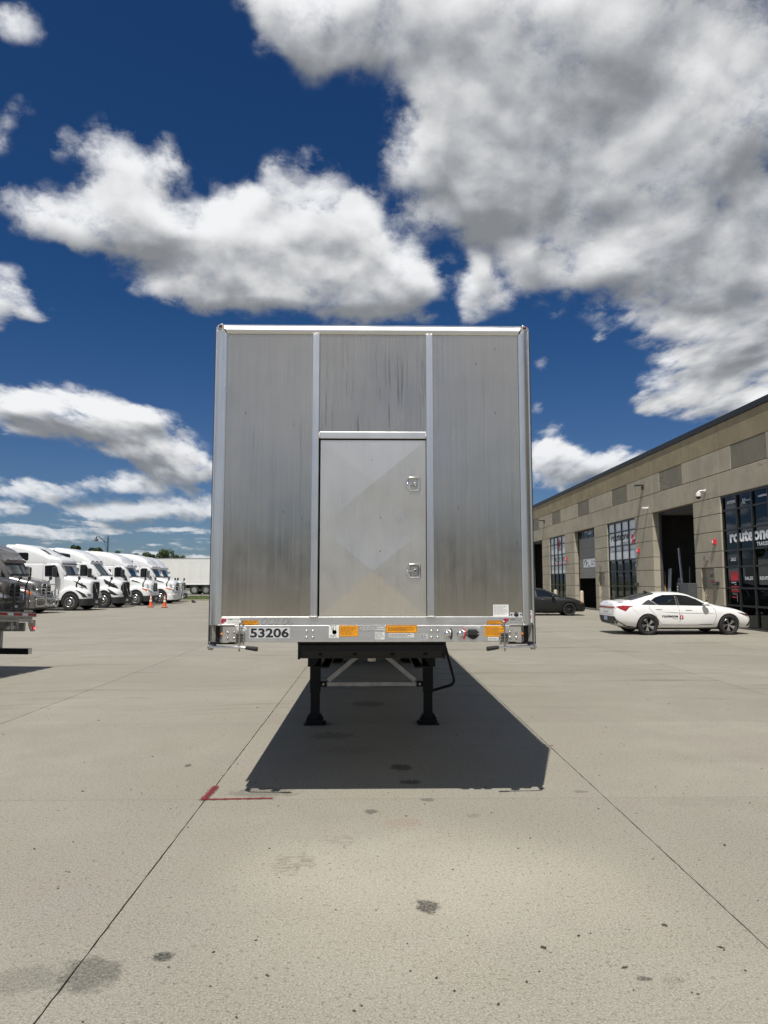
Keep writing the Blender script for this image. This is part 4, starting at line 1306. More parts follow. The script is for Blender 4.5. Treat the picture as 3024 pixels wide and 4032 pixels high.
def block(name, y0, y1, z0, z1, material, x0=0.0, x1=DEPTH, ch=0.012, ch_sides=True):
    """a precast block with a chamfered arris, its mesh shared among blocks of one size"""
    key = (name, round(y1 - y0, 3), round(z1 - z0, 3), x0, x1, material.name)
    if key not in _cache:
        w, h = y1 - y0, z1 - z0
        c = ch
        cs = ch if ch_sides else 0.002
        f = [(x0, cs, c), (x0, w - cs, c), (x0, w - cs, h - c), (x0, cs, h - c)]
        s = [(x0 + c, 0, 0), (x0 + c, w, 0), (x0 + c, w, h), (x0 + c, 0, h)]
        bk = [(x1, 0, 0), (x1, w, 0), (x1, w, h), (x1, 0, h)]
        mb = MB().add(f + s + bk, [(0, 1, 2, 3), (0, 4, 5, 1), (1, 5, 6, 2), (2, 6, 7, 3), (3, 7, 4, 0), (4, 8, 9, 5), (5, 9, 10, 6), (6, 10, 11, 7), (7, 11, 8, 4), (8, 11, 10, 9)])
        o = mb.build(name, material, WH)
        _cache[key] = o
        o.location = (0, y0, z0)
        return o
    return share(_cache[key], (0, y0, z0))


COURSES = [(-0.05, 0.765), (0.795, 1.465), (1.495, 2.285), (2.315, 2.935), (2.965, 3.725), (3.755, 4.43), (4.46, 5.10)]
MANDOOR = {0: (28.60, 29.72), 2: (42.17, 43.28), -2: (15.0, 16.1)}
for k in KS:
    c = C0 + k * BAY
    pa, pb = c + HW, c + BAY - HW
    if k == KS[-1]:
        pb = Y_HI
    spans = [(pa, pb)]
    for z0, z1 in COURSES:
        if k in MANDOOR and z1 < 2.31:
            d0, d1 = MANDOOR[k]
            for a, b in ((pa, d0), (d1, pb)):
                block('wall_block', a, b, z0, z1, M_WALL)
        else:
            block('wall_block', pa, pb, z0, z1, M_WALL)
    for a, b in ((c - HW, c + HW), (pa, pb)):
        block('lintel_panel', a + 0.006, b - 0.006, 5.13, 6.035, M_WALL)
        block('parapet_panel', a + 0.006, b - 0.006, 7.005, 8.02, M_BAND)
    block('frieze_panel', c - HW + 0.006, c - 1.25, 6.065, 6.985, M_WALL)
    block('frieze_panel', c + 1.25, c + HW - 0.006, 6.065, 6.985, M_WALL)
    block('frieze_panel', pa + 0.006, pb - 0.006, 6.065, 6.985, M_WALL)
    block('inset_panel', c - 1.25 + 0.004, c + 1.25 - 0.004, 6.065, 6.985, M_SQUARE, x0=0.012)
# the first end pier
for z0, z1 in COURSES + [(5.13, 6.035), (6.065, 6.985)]:
    block('wall_block', Y_LO, C0 + KS[0] * BAY - HW, z0, z1, M_WALL)
block('parapet_panel', Y_LO, C0 + KS[0] * BAY - HW - 0.006, 7.005, 8.02, M_BAND)
# core behind the reveals, over the openings and in the piers
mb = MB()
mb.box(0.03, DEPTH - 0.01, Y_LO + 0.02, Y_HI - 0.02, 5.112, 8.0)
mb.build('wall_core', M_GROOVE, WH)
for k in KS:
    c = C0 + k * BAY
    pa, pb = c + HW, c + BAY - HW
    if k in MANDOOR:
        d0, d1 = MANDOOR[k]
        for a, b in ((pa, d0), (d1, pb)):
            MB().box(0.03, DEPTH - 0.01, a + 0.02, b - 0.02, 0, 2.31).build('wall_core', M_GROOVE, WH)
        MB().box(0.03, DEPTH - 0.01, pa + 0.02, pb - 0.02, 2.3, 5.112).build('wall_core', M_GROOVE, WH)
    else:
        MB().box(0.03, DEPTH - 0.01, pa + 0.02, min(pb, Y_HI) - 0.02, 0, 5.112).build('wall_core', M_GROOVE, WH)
MB().box(-0.05, 0.40, Y_LO - 0.05, Y_HI + 0.05, 8.022, 8.26).build('coping', M_COPING, WH, bevel=0.01)
MB().box(0.40, 38, Y_LO, Y_HI, 7.80, 7.95).build('roof', M_COPING, WH)
MB().box(37.6, 38, Y_LO, Y_HI, 0, 8.2).build('rear_wall', M_WALL, WH)
for y in (Y_LO, Y_HI - 0.3):
    MB().box(DEPTH + 0.01, 37.6, y, y + 0.3, 0, 8.2).build('end_wall', M_WALL, WH)
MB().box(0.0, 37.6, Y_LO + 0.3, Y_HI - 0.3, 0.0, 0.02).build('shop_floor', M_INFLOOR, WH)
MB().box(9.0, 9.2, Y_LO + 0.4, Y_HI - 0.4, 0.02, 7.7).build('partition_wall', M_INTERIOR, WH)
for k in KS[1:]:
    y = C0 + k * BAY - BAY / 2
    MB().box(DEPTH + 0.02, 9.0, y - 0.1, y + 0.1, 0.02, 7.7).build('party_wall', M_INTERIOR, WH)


def text_on_wall(name, txt, h, material, parent, y_left, z, x, width=None, bold=0.02, shear=0.0):
    return lettering(name, txt, h, material, parent, (x, y_left, z), right=(0, -1, 0), up=(0, 0, 1), depth=0.002, bold=bold, width=width, shear=shear)


ROWS = [0.06, 0.83, 1.495, 2.31, 2.95, 3.745, 4.525, 5.085]


def window(c, xr, vinyl_rows=(), door_col=None):
    r = bpy.data.objects.new('shop_window', None)
    C.objects.link(r)
    r.parent = WH
    r.location = (xr, c, 0)
    hw = HW - 0.01
    mb = MB()
    mb.box(-0.06, 0.08, -hw, hw, 5.03, 5.115).box(-0.06, 0.08, -hw, hw, 0.0, 0.07)
    mb.box(-0.06, 0.08, -hw, -hw + 0.07, 0.07, 5.03).box(-0.06, 0.08, hw - 0.07, hw, 0.07, 5.03)
    mb.build('window_frame', M_FRAME, r)
    cols = [-hw + 0.07, -1.09, 0.0, 1.09, hw - 0.07]
    first = None
    for y in cols[1:4]:
        if first is None:
            first = MB().box(-0.07, 0.05, -0.042, 0.042, 0.07, 5.03).build('mullion', M_FRAME, r)
            first.location = (0, y, 0)
        else:
            share(first, (0, y, 0))
    first = None
    for z in ROWS[1:-1]:
        if first is None:
            first = MB().box(-0.055, 0.05, -hw + 0.07, hw - 0.07, -0.032, 0.032).build('transom', M_FRAME, r)
            first.location = (0, 0, z)
        else:
            share(first, (0, 0, z))
    for j in range(len(ROWS) - 1):
        pair = {}
        for i in range(4):
            vin = j in vinyl_rows
            key = i in (0, 3)
            y0, y1, z0, z1 = cols[i], cols[i + 1], ROWS[j], ROWS[j + 1]
            if key not in pair:
                w, h = y1 - y0, z1 - z0
                pair[key] = MB().box(-0.004, 0.004, 0, w, 0, h).build('pane', M_VINYL if vin else M_GLASS, r)
                pair[key].location = (0, y0, z0)
            else:
                share(pair[key], (0, y0, z0))
    return r


XR = 0.12
w_tr = window(C0, XR)                                # dark shopfront, nearest in view
w_car = window(C0 + 2 * BAY, XR, (4, 5, 6))          # three white rows
w_hub = window(C0 + 4 * BAY, XR, (3, 4, 5, 6))
w_x1 = window(C0 - 2 * BAY, XR)
w_x2 = window(C0 + 6 * BAY, XR)
w_x3 = window(C0 + 8 * BAY, XR)


def on(win, c, name, txt, h, material, y_left, z, width=None, bold=0.02, x=-0.006, shear=0.0):
    return text_on_wall(name, txt, h, material, win, y_left - c, z, x, width, bold, shear)


c = C0
on(w_tr, c, 'shop_lettering', 'routeone', 0.42, M_LETTER, 27.44, 3.24, 2.90, 0.042)
on(w_tr, c, 'shop_lettering', 'TRAILERS', 0.145, M_LETTER, 25.53, 3.03, 0.93, 0.012)
on(w_tr, c, 'shop_number', '202', 0.13, M_LETTER, 27.44, 2.54, 0.38, 0.015)
on(w_tr, c, 'shop_lettering', 'SALES', 0.125, M_LETTER, 26.46, 1.805, 0.58, 0.015)
on(w_tr, c, 'shop_lettering', 'RENTALS', 0.125, M_LETTER, 25.42, 1.805, 0.86, 0.015)
on(w_tr, c, 'shop_lettering', 'EXTREME', 0.11, M_LETTER, 27.52, 4.77, 0.66, 0.02, shear=0.25)
on(w_tr, c, 'shop_lettering', 'XL', 0.20, M_LETTER, 26.44, 4.66, 0.28, 0.0, shear=0.45)
on(w_tr, c, 'shop_lettering', 'SPECIALIZED', 0.045, M_LETTER, 26.16, 4.745, 0.42, 0.01)
on(w_tr, c, 'shop_lettering', 'LANDOLL', 0.075, M_LETTER, 25.28, 4.78, 0.60, 0.03)
for (ya, yb, za, zb) in ((27.50, 26.90, 1.775, 2.13), (27.50, 26.92, 1.345, 1.575)):
    MB().box(-0.0075, -0.0055, yb - c, ya - c, za, zb).build('red_poster', M_VRED, w_tr)
on(w_tr, c, 'door_lettering', 'routeone', 0.055, M_LETTER, 27.46, 1.685, 0.34, 0.02)
on(w_tr, c, 'door_lettering', 'trailers', 0.03, M_LETTER, 27.24, 1.625, 0.16, 0.01)
on(w_tr, c, 'door_lettering', 'Service Parts', 0.04, M_LETTER, 27.42, 1.50, 0.36, 0.01, x=-0.008)
on(w_tr, c, 'door_lettering', 'Sales Rental', 0.04, M_LETTER, 27.42, 1.44, 0.36, 0.01, x=-0.008)
on(w_tr, c, 'door_lettering', 'Monday-Friday', 0.035, M_LETTER, 27.43, 1.28, 0.40, 0.01)
on(w_tr, c, 'door_lettering', '8am-5pm', 0.035, M_LETTER, 27.34, 1.225, 0.22, 0.01)
MB().box(-0.0075, -0.0055, 27.10 - c, 27.46 - c, 1.12, 1.165).build('red_poster', M_VRED, w_tr)
MB().tube([(-0.075, 26.86 - c, 1.0), (-0.115, 26.86 - c, 1.0), (-0.115, 26.86 - c, 1.25), (-0.075, 26.86 - c, 1.25)], 0.012, 8).build('door_pull', M_CHROME, w_tr, smooth=50)

c = C0 + 2 * BAY
M_BLK = mat('black vinyl lettering', (0.014, 0.014, 0.018), 0.5, var=0)
on(w_car, c, 'shop_lettering', 'routeone', 0.38, M_BLK, 41.12, 4.04, 2.85, 0.03)
on(w_car, c, 'shop_lettering', 'CARHAULING', 0.14, M_BLK, 39.70, 3.815, 1.48, 0.0)
on(w_car, c, 'shop_lettering', 'routeonecarhauling.com', 0.10, M_BLK, 41.08, 3.41, 2.75, 0.008)
on(w_car, c, 'shop_lettering', '(312) 300', 0.10, M_BLK, 38.15, 3.41, 1.10, 0.008)
on(w_car, c, 'shop_number', '204', 0.12, M_LETTER, 37.50, 2.54, 0.40, 0.02)
# red chevrons at the end of the second row
for i, (ya, z0) in enumerate(((38.05, 4.05), (37.55, 4.27), (37.60, 3.80), (37.98, 3.80))):
    q = [(ya - c, z0), (ya - c - 0.42, z0 + 0.0), (ya - c - 0.62, z0 + 0.21), (ya - c - 0.18, z0 + 0.21)]
    MB().prism(q, YZ, -0.0075, -0.0055).build('red_chevron', M_VRED, w_car)

c = C0 + 4 * BAY
on(w_hub, c, 'shop_lettering', 'TRUCK HUB', 0.32, M_BLK, 54.40, 3.20, 3.55, 0.02)
on(w_hub, c, 'shop_lettering', 'YOUR TRUCK PARTS SHOP', 0.13, M_VRED, 54.40, 3.00, 3.45, 0.01)
leaf = [(0, -0.30), (0.10, -0.16), (0.30, -0.18), (0.26, -0.08), (0.46, 0.06), (0.36, 0.08), (0.40, 0.22), (0.26, 0.17), (0.22, 0.24), (0.12, 0.10), (0.15, 0.34), (0.07, 0.30), (0, 0.46)]
leaf = leaf + [(-a, b) for a, b in reversed(leaf[1:-1])]
MB().prism([(a * 1.1 - 0.35, b + 4.50) for a, b in leaf], YZ, -0.0075, -0.0055).build('red_emblem', M_VRED, w_hub)
MB().box(-0.0075, -0.0055, -0.78, 0.12, 4.04, 4.23).build('black_plate', M_BLK, w_hub)
on(w_hub, c, 'shop_lettering', 'PARTS', 0.11, M_LETTER, 52.82, 4.08, 0.72, 0.01, x=-0.009)


# sectional doors and open bays
def sectional(c, z_bot, n, sign=False):
    r = bpy.data.objects.new('sectional_door', None)
    C.objects.link(r)
    r.parent = WH
    r.location = (0.30, c, 0)
    first = None
    H = 0.66
    z = 4.60
    for i in range(n):
        z -= H
        if z < z_bot - 0.01:
            z += H
            break
        if i == 2 and sign:
            zb = z
            s = MB().box(0, 0.05, -HW + 0.12, HW - 0.12, zb + 0.006, zb + 0.055).box(0, 0.05, -HW + 0.12, HW - 0.12, zb + H - 0.055, zb + H - 0.006)
            s.box(0, 0.05, HW - 1.0, HW - 0.12, zb + 0.055, zb + H - 0.055).build('door_section', M_ROLL, r)
            for ya, yb in ((HW - 1.02, HW - 2.28), (HW - 2.32, -HW + 0.14)):
                MB().box(0.005, 0.02, min(ya, yb), max(ya, yb), zb + 0.055, zb + H - 0.055).build('sign_panel', M_VINYL, r)
            text_on_wall('sign_lettering', 'Crd', 0.16, M_BLK, r, HW - 1.75, zb + 0.26, 0.003, 0.42, 0.0)
            MB().tube([(0.002, HW - 1.5 + 0.22 * math.cos(RAD(a)), zb + 0.34 + 0.19 * math.sin(RAD(a))) for a in range(-40, 250, 18)], 0.022, 6).build('ring_logo', M_BLK, r)
            text_on_wall('sign_lettering', 'TRUCK', 0.12, M_BLK, r, HW - 2.6, zb + 0.36, 0.003, 0.85, 0.0)
            text_on_wall('sign_lettering', 'WASH', 0.12, M_BLK, r, HW - 2.6, zb + 0.18, 0.003, 0.65, 0.0)
            for yy in (HW - 2.2, -HW + 0.32):
                MB().box(0.001, 0.004, yy - 0.1, yy + 0.1, zb + 0.07, zb + 0.2).build('sign_block', M_BLK, r)
            continue
        if first is None:
            mb = MB().box(0, 0.05, -HW + 0.12, HW - 0.12, 0.006, H - 0.006)
            mb.box(-0.006, 0, -HW + 0.12, HW - 0.12, H * 0.31, H * 0.34).box(-0.006, 0, -HW + 0.12, HW - 0.12, H * 0.64, H * 0.67)
            first = mb.build('door_section', M_ROLL, r)
            first.location = (0, 0, z)
        else:
            share(first, (0, 0, z))
    # glazed transom over the door
    for i in range(4):
        w = (2 * HW - 0.24) / 4
        y = -HW + 0.12 + w * i
        mb = MB().box(-0.02, 0.05, y, y + 0.06, 4.63, 5.10).box(-0.02, 0.05, y + w - 0.06, y + w, 4.63, 5.10).box(-0.02, 0.05, y + 0.06, y + w - 0.06, 4.60, 4.67).box(-0.02, 0.05, y + 0.06, y + w - 0.06, 5.04, 5.10)
        mb.build('transom_frame', M_FRAME, r)
        MB().box(0.0, 0.01, y + 0.06, y + w - 0.06, 4.67, 5.04).build('pane', M_GLASS, r)
    for s in (-1, 1):
        MB().box(-0.03, 0.06, *sorted((s * (HW - 0.115), s * (HW - 0.005))), 0.0, 5.10).build('door_track', M_FRAME, r)
    return r


d_bay = sectional(C0 + 3 * BAY, 1.45, 5, sign=True)
text_on_wall('bay_number', 'BAY 6', 0.17, M_LETTER, d_bay, 0.12, 4.78, -0.004, 0.80, 0.02)
sectional(C0 - BAY, 0.02, 7)
sectional(C0 + 7 * BAY, 0.02, 7)
sectional(C0 - 3 * BAY, 0.02, 7)


def open_bay(c):
    r = bpy.data.objects.new('open_bay', None)
    C.objects.link(r)
    r.parent = WH
    r.location = (0.30, c, 0)
    for s in (-1, 1):
        MB().box(-0.0, 0.10, *sorted((s * (HW - 0.10), s * (HW - 0.005))), 0.0, 5.10).build('door_track', M_GREYBOX, r)
    MB().box(0.0, 0.12, -HW + 0.11, HW - 0.11, 4.98, 5.11).build('door_head', M_FRAME, r)
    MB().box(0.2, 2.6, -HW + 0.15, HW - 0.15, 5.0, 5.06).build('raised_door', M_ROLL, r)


open_bay(C0 + BAY)
open_bay(C0 + 5 * BAY)
open_bay(C0 + 9 * BAY)

# personnel doors
for k, (d0, d1) in MANDOOR.items():
    r = bpy.data.objects.new('personnel_door', None)
    C.objects.link(r)
    r.parent = WH
    r.location = (0.14, 0, 0)
    mb = MB().box(-0.02, 0.18, d0, d0 + 0.06, 0, 2.29).box(-0.02, 0.18, d1 - 0.06, d1, 0, 2.29).box(-0.02, 0.18, d0 + 0.06, d1 - 0.06, 2.22, 2.29)
    mb.build('door_frame', M_DOORPAINT, r)
    MB().box(0.0, 0.05, d0 + 0.065, d1 - 0.065, 0.01, 2.215).build('door_leaf', M_DOORPAINT, r)
    for z in (1.02, 1.16):
        MB().lathe([(0.035, 0), (0.035, 0.012), (0.018, 0.02), (0.022, 0.05), (0.012, 0.065), (0, 0.066)], (0.0, d1 - 0.16, z), (-1, 0, 0), 14).build('door_knob', M_CHROME, r, smooth=50)
    text_on_wall('door_number', {0: '202', 2: '204', -2: '200'}[k], 0.12, M_INK, r, (d0 + d1) / 2 + 0.12, 1.93, -0.003, 0.34, 0.01)
    if k == 0:
        MB().prism([(28.86, 1.71), (29.02, 1.69), (29.18, 1.72), (29.19, 1.80), (28.88, 1.80)], YZ, -0.004, -0.001).build('red_notice', M_STROBE, r)


# ------------------------------------------------------------------ things fixed to the wall
def wall_lamp(y, label):
    r = thing('wall_lamp', label, 'lamp', (WX, y, 6.58), group='area lights on the warehouse wall')
    MB().box(-0.42, -0.06, -0.16, 0.16, 0.0, 0.085).build('lamp_head', M_FIXTURE, r, bevel=0.02)
    MB().box(-0.40, -0.10, -0.13, 0.13, -0.012, 0.0).build('lens', M_WHITEPLASTIC, r)
    MB().box(-0.07, 0.0, -0.10, 0.10, -0.16, 0.085).build('wall_bracket', M_FIXTURE, r, bevel=0.01)
    return r


wall_lamp(35.75, 'dark wall lamp high on the pier between the open bay and the white-vinyl window')
wall_lamp(56.58, 'dark wall lamp high on the pier beyond the truck hub window, farther along the wall')
wall_lamp(15.2, 'dark wall lamp high on the wall nearest to the camera')
r = thing('security_camera', 'white bullet camera below the lamp on the pier left of the open bay', 'camera', (WX, 35.20, 5.42))
MB().box(-0.30, -0.05, -0.05, 0.05, -0.05, 0.045).build('camera_body', M_WHITEPLASTIC, r, bevel=0.015)
MB().tube([(0, 0, 0.0), (-0.06, 0, 0.0)], 0.05, 12).build('mount', M_WHITEPLASTIC, r)
r = thing('dome_camera', 'white dome camera on an arm beside the routeone trailers shopfront', 'camera', (WX, 29.05, 5.46))
MB().tube([(0, 0, 0.04), (-0.20, 0, 0.04), (-0.28, 0, 0.0), (-0.30, 0, -0.05)], 0.035, 12).build('arm', M_WHITEPLASTIC, r, smooth=50)
MB().lathe([(0.07, 0), (0.07, 0.03)], (-0.01, 0, 0.04), (-1, 0, 0), 16).build('mount', M_WHITEPLASTIC, r)
MB().lathe([(0.03, 0.02), (0.10, -0.02), (0.105, -0.14), (0.10, -0.16)], (-0.30, 0, -0.04), (0, 0, 1), 20).build('housing', M_WHITEPLASTIC, r, smooth=50)
MB().lathe([(0.098, 0), (0.09, -0.05), (0.06, -0.095), (0, -0.11)], (-0.30, 0, -0.20), (0, 0, 1), 20).build('dome', M_RUBBER, r, smooth=60)
for y, lab in ((28.39, 'red fire alarm strobe on the pier above the 202 door'), (36.58, 'red fire alarm strobe on the pier right of the white-vinyl window'), (50.2, 'red fire alarm strobe on the pier beside the truck hub window')):
    r = thing('alarm_strobe', lab, 'alarm', (WX, y, 3.25), group='red alarm strobes on the piers')
    MB().box(-0.11, 0, -0.10, 0.10, -0.02, 0.19).build('strobe_housing', M_STROBE, r, bevel=0.012)
    MB().box(-0.135, -0.11, -0.03, 0.03, 0.03, 0.15).build('strobe_lens', M_WHITEPLASTIC, r, bevel=0.008)
for y, z, lab in ((28.37, 1.60, 'small dark meter box on the pier beside the 202 door'), (36.95, 1.55, 'small dark meter box on the pier left of the open bay')):
    r = thing('meter_box', lab, 'meter', (WX, y, z), group='meter boxes on the piers')
    MB().box(-0.11, 0, -0.17, 0.17, 0.0, 0.13).build('box_body', M_FIXTURE, r, bevel=0.008)
    MB().box(-0.115, -0.11, -0.1, 0.1, 0.03, 0.1).build('window', M_INK_GREY, r)
for y, z, lab in ((29.15, 2.60, 'small grey box lamp above the 202 door'), (42.8, 2.60, 'small grey box lamp between garage and white-vinyl window, above the 204 door')):
    r = thing('door_lamp', lab, 'lamp', (WX, y, z), group='box lamps over the personnel doors')
    MB().box(-0.12, 0, -0.11, 0.11, 0, 0.20).build('lamp_housing', M_ROLL, r, bevel=0.01)
    MB().box(-0.10, -0.02, -0.08, 0.08, -0.012, 0).build('lens', M_WHITEPLASTIC, r)


def bollard(x, y, label):
    o = MB().lathe([(0.115, 0), (0.115, 1.08), (0.105, 1.13), (0.07, 1.17), (0, 1.19)], (0, 0, 0), (0, 0, 1), 20).build('bollard', M_BOLLARD, smooth=40)
    o.location = (x, y, 0)
    return tag(o, label, 'bollard', 'bollards along the warehouse')


bollard(13.0, 44.05, 'cream bollard in front of the half-open grey garage door, right of its opening')
bollard(13.0, 50.35, 'cream bollard beside the truck hub window, behind the dark cars')

# grey electrical pedestal and timber leaning in the open bay
r = thing('utility_pedestal', 'grey electrical box on a post at the edge of the open bay', 'electrical box', (13.15, 29.6, 0))
MB().box(-0.18, 0.18, -0.58, 0.55, 1.10, 1.68).build('box_body', M_GREYBOX, r, bevel=0.015)
MB().box(-0.205, -0.18, 0.28, 0.50, 1.18, 1.60).build('switch_panel', M_FIXTURE, r)
MB().box(-0.05, 0.05, -0.05, 0.05, 0, 1.10).build('post', M_GREYBOX, r)
for z in (1.52, 1.40, 1.28):
    MB().lathe([(0.03, 0), (0.028, 0.02), (0, 0.022)], (-0.205, 0.40, z), (-1, 0, 0), 12).build('switch', M_SILVER_STICK, r)


M_TIMBER = mat('raw timber', (0.42, 0.24, 0.10), 0.7, var=0.2, stretch=(6, 6, 0.6))
M_PALE = mat('pale board', (0.32, 0.34, 0.37), 0.6, var=0.15)


def leaning(name, label, y0, y1, h, w, th, x, material, cat):
    o = MB().bar((0, 0, 0), (0.25, y1 - y0, h), w, th, up=(1, 0, 0)).build(name, material)
    o.location = (x, y0, 0.02)
    return tag(o, label, cat, 'boards and poles leaning in the open bay')


leaning('leaning_pole', 'long pale metal pole leaning in the open bay, tallest of the group', 32.4, 33.45, 3.3, 0.10, 0.06, 14.3, M_PALE, 'pole')
leaning('leaning_pole', 'shorter thin grey pole right of the tall one in the open bay', 32.0, 32.45, 2.4, 0.06, 0.05, 14.35, M_GREYBOX, 'pole')
leaning('leaning_board', 'wide pale board leaning in the left of the open bay', 34.3, 34.5, 2.35, 0.34, 0.03, 14.3, M_PALE, 'board')
leaning('leaning_board', 'dark blue-grey board behind the pale one in the open bay', 33.65, 33.7, 1.9, 0.30, 0.03, 14.4, M_GREYBOX, 'board')
leaning('timber_pole', 'orange-brown timber leaning at the left jamb of the open bay', 34.45, 35.1, 2.2, 0.09, 0.06, 14.26, M_TIMBER, 'timber')

# what shows in the shop glass
r = thing('orange_machine', 'tall orange machine standing behind the glass of the 204 window', 'machine', (15.6, 38.0, 0.02))
MB().box(-0.6, 0.6, -1.2, 1.0, 0.9, 2.45).build('cabinet', M_ORANGE, r, bevel=0.05)
MB().box(-0.7, 0.7, -1.3, 1.1, 0.0, 0.9).build('base', M_FIXTURE, r, bevel=0.03)
r = thing('red_stand_in', 'red stand-in panel added for the red truck shape in the routeone trailers glass', 'stand-in panel', (15.0, 25.9, 0.02))  # made-up panel, added for a red truck shape showing in the glass
MB().box(-0.03, 0.03, -0.55, 0.75, 0.9, 2.25).build('board', M_REDBOARD, r)
MB().box(-0.2, 0.2, -0.5, -0.44, 0, 0.9).build('leg', M_FIXTURE, r)
MB().box(-0.2, 0.2, 0.64, 0.7, 0, 0.9).build('leg', M_FIXTURE, r)

# ------------------------------------------------------------------ panels that hug a body: cast a flat outline onto it
from mathutils.bvhtree import BVHTree

DIRS = {'-y': Vector((0, 1, 0)), '+y': Vector((0, -1, 0)), '+x': Vector((-1, 0, 0)), '-x': Vector((1, 0, 0)), '+z': Vector((0, 0, -1))}


def bvh_of(objs):
    """one BVH over several objects that share a parent (their local frames)"""
    V, F = [], []
    dg = bpy.context.evaluated_depsgraph_get()
    for o in objs:
        me = o.evaluated_get(dg).to_mesh()
        off = len(V)
        V += [o.matrix_basis @ v.co for v in me.vertices]
        F += [tuple(i + off for i in p.vertices) for p in me.polygons]
        o.evaluated_get(dg).to_mesh_clear()
    return BVHTree.FromPolygons(V, F)


def start(side, a, b):
    if side in ('-y', '+y'):
        return Vector((a, -9 if side == '-y' else 9, b))
    if side in ('-x', '+x'):
        return Vector((-12 if side == '-x' else 12, a, b))
    return Vector((a, b, 9))


def cast(bvh, side, a, b, off):
    hit, nrm, idx, dist = bvh.ray_cast(start(side, a, b), DIRS[side])
    if hit is None:
        return None
    d = DIRS[side]
    if nrm.dot(d) > 0:
        nrm = -nrm
    return hit + nrm * off


def decal(name, poly, side, bvh, material, parent, off=0.004, seg=0.12, smooth=50, maxdrop=None):
    bm = bmesh.new()
    vs = [bm.verts.new((a, b, 0)) for a, b in poly]
    f = bm.faces.new(vs)
    bmesh.ops.triangulate(bm, faces=[f])
    for _ in range(5):
        long = [e for e in bm.edges if e.calc_length() > seg]
        if not long:
            break
        bmesh.ops.subdivide_edges(bm, edges=long, cuts=1)
        bmesh.ops.triangulate(bm, faces=[q for q in bm.faces if len(q.verts) > 3])
    dead = []
    for v in bm.verts:
        p = cast(bvh, side, v.co.x, v.co.y, off)
        if p is None:
            dead.append(v)
        else:
            v.co = p
    if dead:
        bmesh.ops.delete(bm, geom=dead, context='VERTS')
    me = bpy.data.meshes.new(name)
    bm.to_mesh(me)
    bm.free()
    me.materials.append(material)
    me.polygons.foreach_set('use_smooth', [True] * len(me.polygons))
    o = bpy.data.objects.new(name, me)
    C.objects.link(o)
    o.parent = parent
    return o


def seam(name, pts, side, bvh, w, material, parent, off=0.003):
    """a thin line cast onto the body"""
    P = []
    for i in range(len(pts) - 1):
        a, b = Vector(pts[i]), Vector(pts[i + 1])
        n = max(1, int((b - a).length / 0.08))
        P += [a.lerp(b, k / n) for k in range(n)]
    P.append(Vector(pts[-1]))
    mb = MB()
    prev = None
    for i, p in enumerate(P):
        d = (P[min(i + 1, len(P) - 1)] - P[max(i - 1, 0)]).normalized()
        s = Vector((-d.y, d.x)) * (w / 2)
        a = cast(bvh, side, p.x + s.x, p.y + s.y, off)
        b = cast(bvh, side, p.x - s.x, p.y - s.y, off)
        if a is None or b is None:
            prev = None
            continue
        mb.v += [tuple(a), tuple(b)]
        k = len(mb.v)
        if prev is not None:
            mb.f.append((prev, prev + 1, k - 1, k - 2))
        prev = k - 2
    return mb.build(name, material, parent)


def press(o, side, bvh, off):
    """press flat print onto a body"""
    for v in o.data.vertices:
        a, b = (v.co.x, v.co.z) if side in ('-y', '+y') else (v.co.y, v.co.z)
        p = cast(bvh, side, a, b, off)
        if p is not None:
            v.co = p


M_WPAINT = mat('white vehicle paint', (0.82, 0.82, 0.82), 0.18, var=0.025, coat=0.6, rvar=0.03)
M_TRUCKWHITE = mat('white truck paint', (0.74, 0.75, 0.76), 0.30, var=0.04, coat=0.4, scale=1.5, rvar=0.05)
M_TAUPE = mat('taupe metallic truck paint', (0.085, 0.076, 0.068), 0.30, 0.3, var=0.06, coat=0.5, scale=1.5)
M_GREYMET = mat('grey metallic truck paint', (0.18, 0.172, 0.168), 0.28, 0.35, var=0.06, coat=0.5, scale=1.5)
M_MATTE = mat('matte charcoal car paint', (0.012, 0.0125, 0.014), 0.40, 0.1, var=0.05)
M_BLACKCAR = mat('black car paint', (0.008, 0.009, 0.011), 0.18, 0.1, var=0.05, coat=0.6)
M_TRIM = mat('black plastic trim', (0.020, 0.021, 0.023), 0.55, var=0.1)
M_TRIMGREY = mat('dark grey plastic trim', (0.06, 0.062, 0.065), 0.55, var=0.1)
M_SEAM = mat('panel gap', (0.10, 0.10, 0.105), 0.7, var=0)
M_SEAMSOFT = mat('soft crease line', (0.42, 0.43, 0.44), 0.5, var=0)
M_SILVER = mat('silver paint', (0.50, 0.50, 0.50), 0.3, 0.7, var=0.05)
M_TAIL = mat('red tail lamp lens', (0.30, 0.008, 0.012), 0.12, var=0.1, coat=0.8)
M_LENS = mat('clear lamp lens', (0.34, 0.36, 0.38), 0.10, 0.4, var=0.2, scale=20, coat=0.8)
M_RIM = mat('machined wheel', (0.60, 0.60, 0.61), 0.24, 1.0, var=0.1)
M_ALLOY = mat('polished truck wheel', (0.72, 0.72, 0.70), 0.22, 1.0, var=0.08)
M_PLATEBLUE = mat('number plate', (0.30, 0.38, 0.50), 0.5, var=0.15, scale=30)


def auto_glass(name, col, rough=0.03):
    m, t, b = principled(name)
    b.inputs['Base Color'].default_value = tuple(col) + (1,)
    b.inputs['Roughness'].default_value = rough
    b.inputs['Specular IOR Level'].default_value = 0.5
    b.inputs['Coat Weight'].default_value = 0.3
    return m


M_AGLASS = auto_glass('dark vehicle glass', (0.010, 0.012, 0.014))
M_SCREEN = auto_glass('windscreen glass', (0.035, 0.055, 0.055))


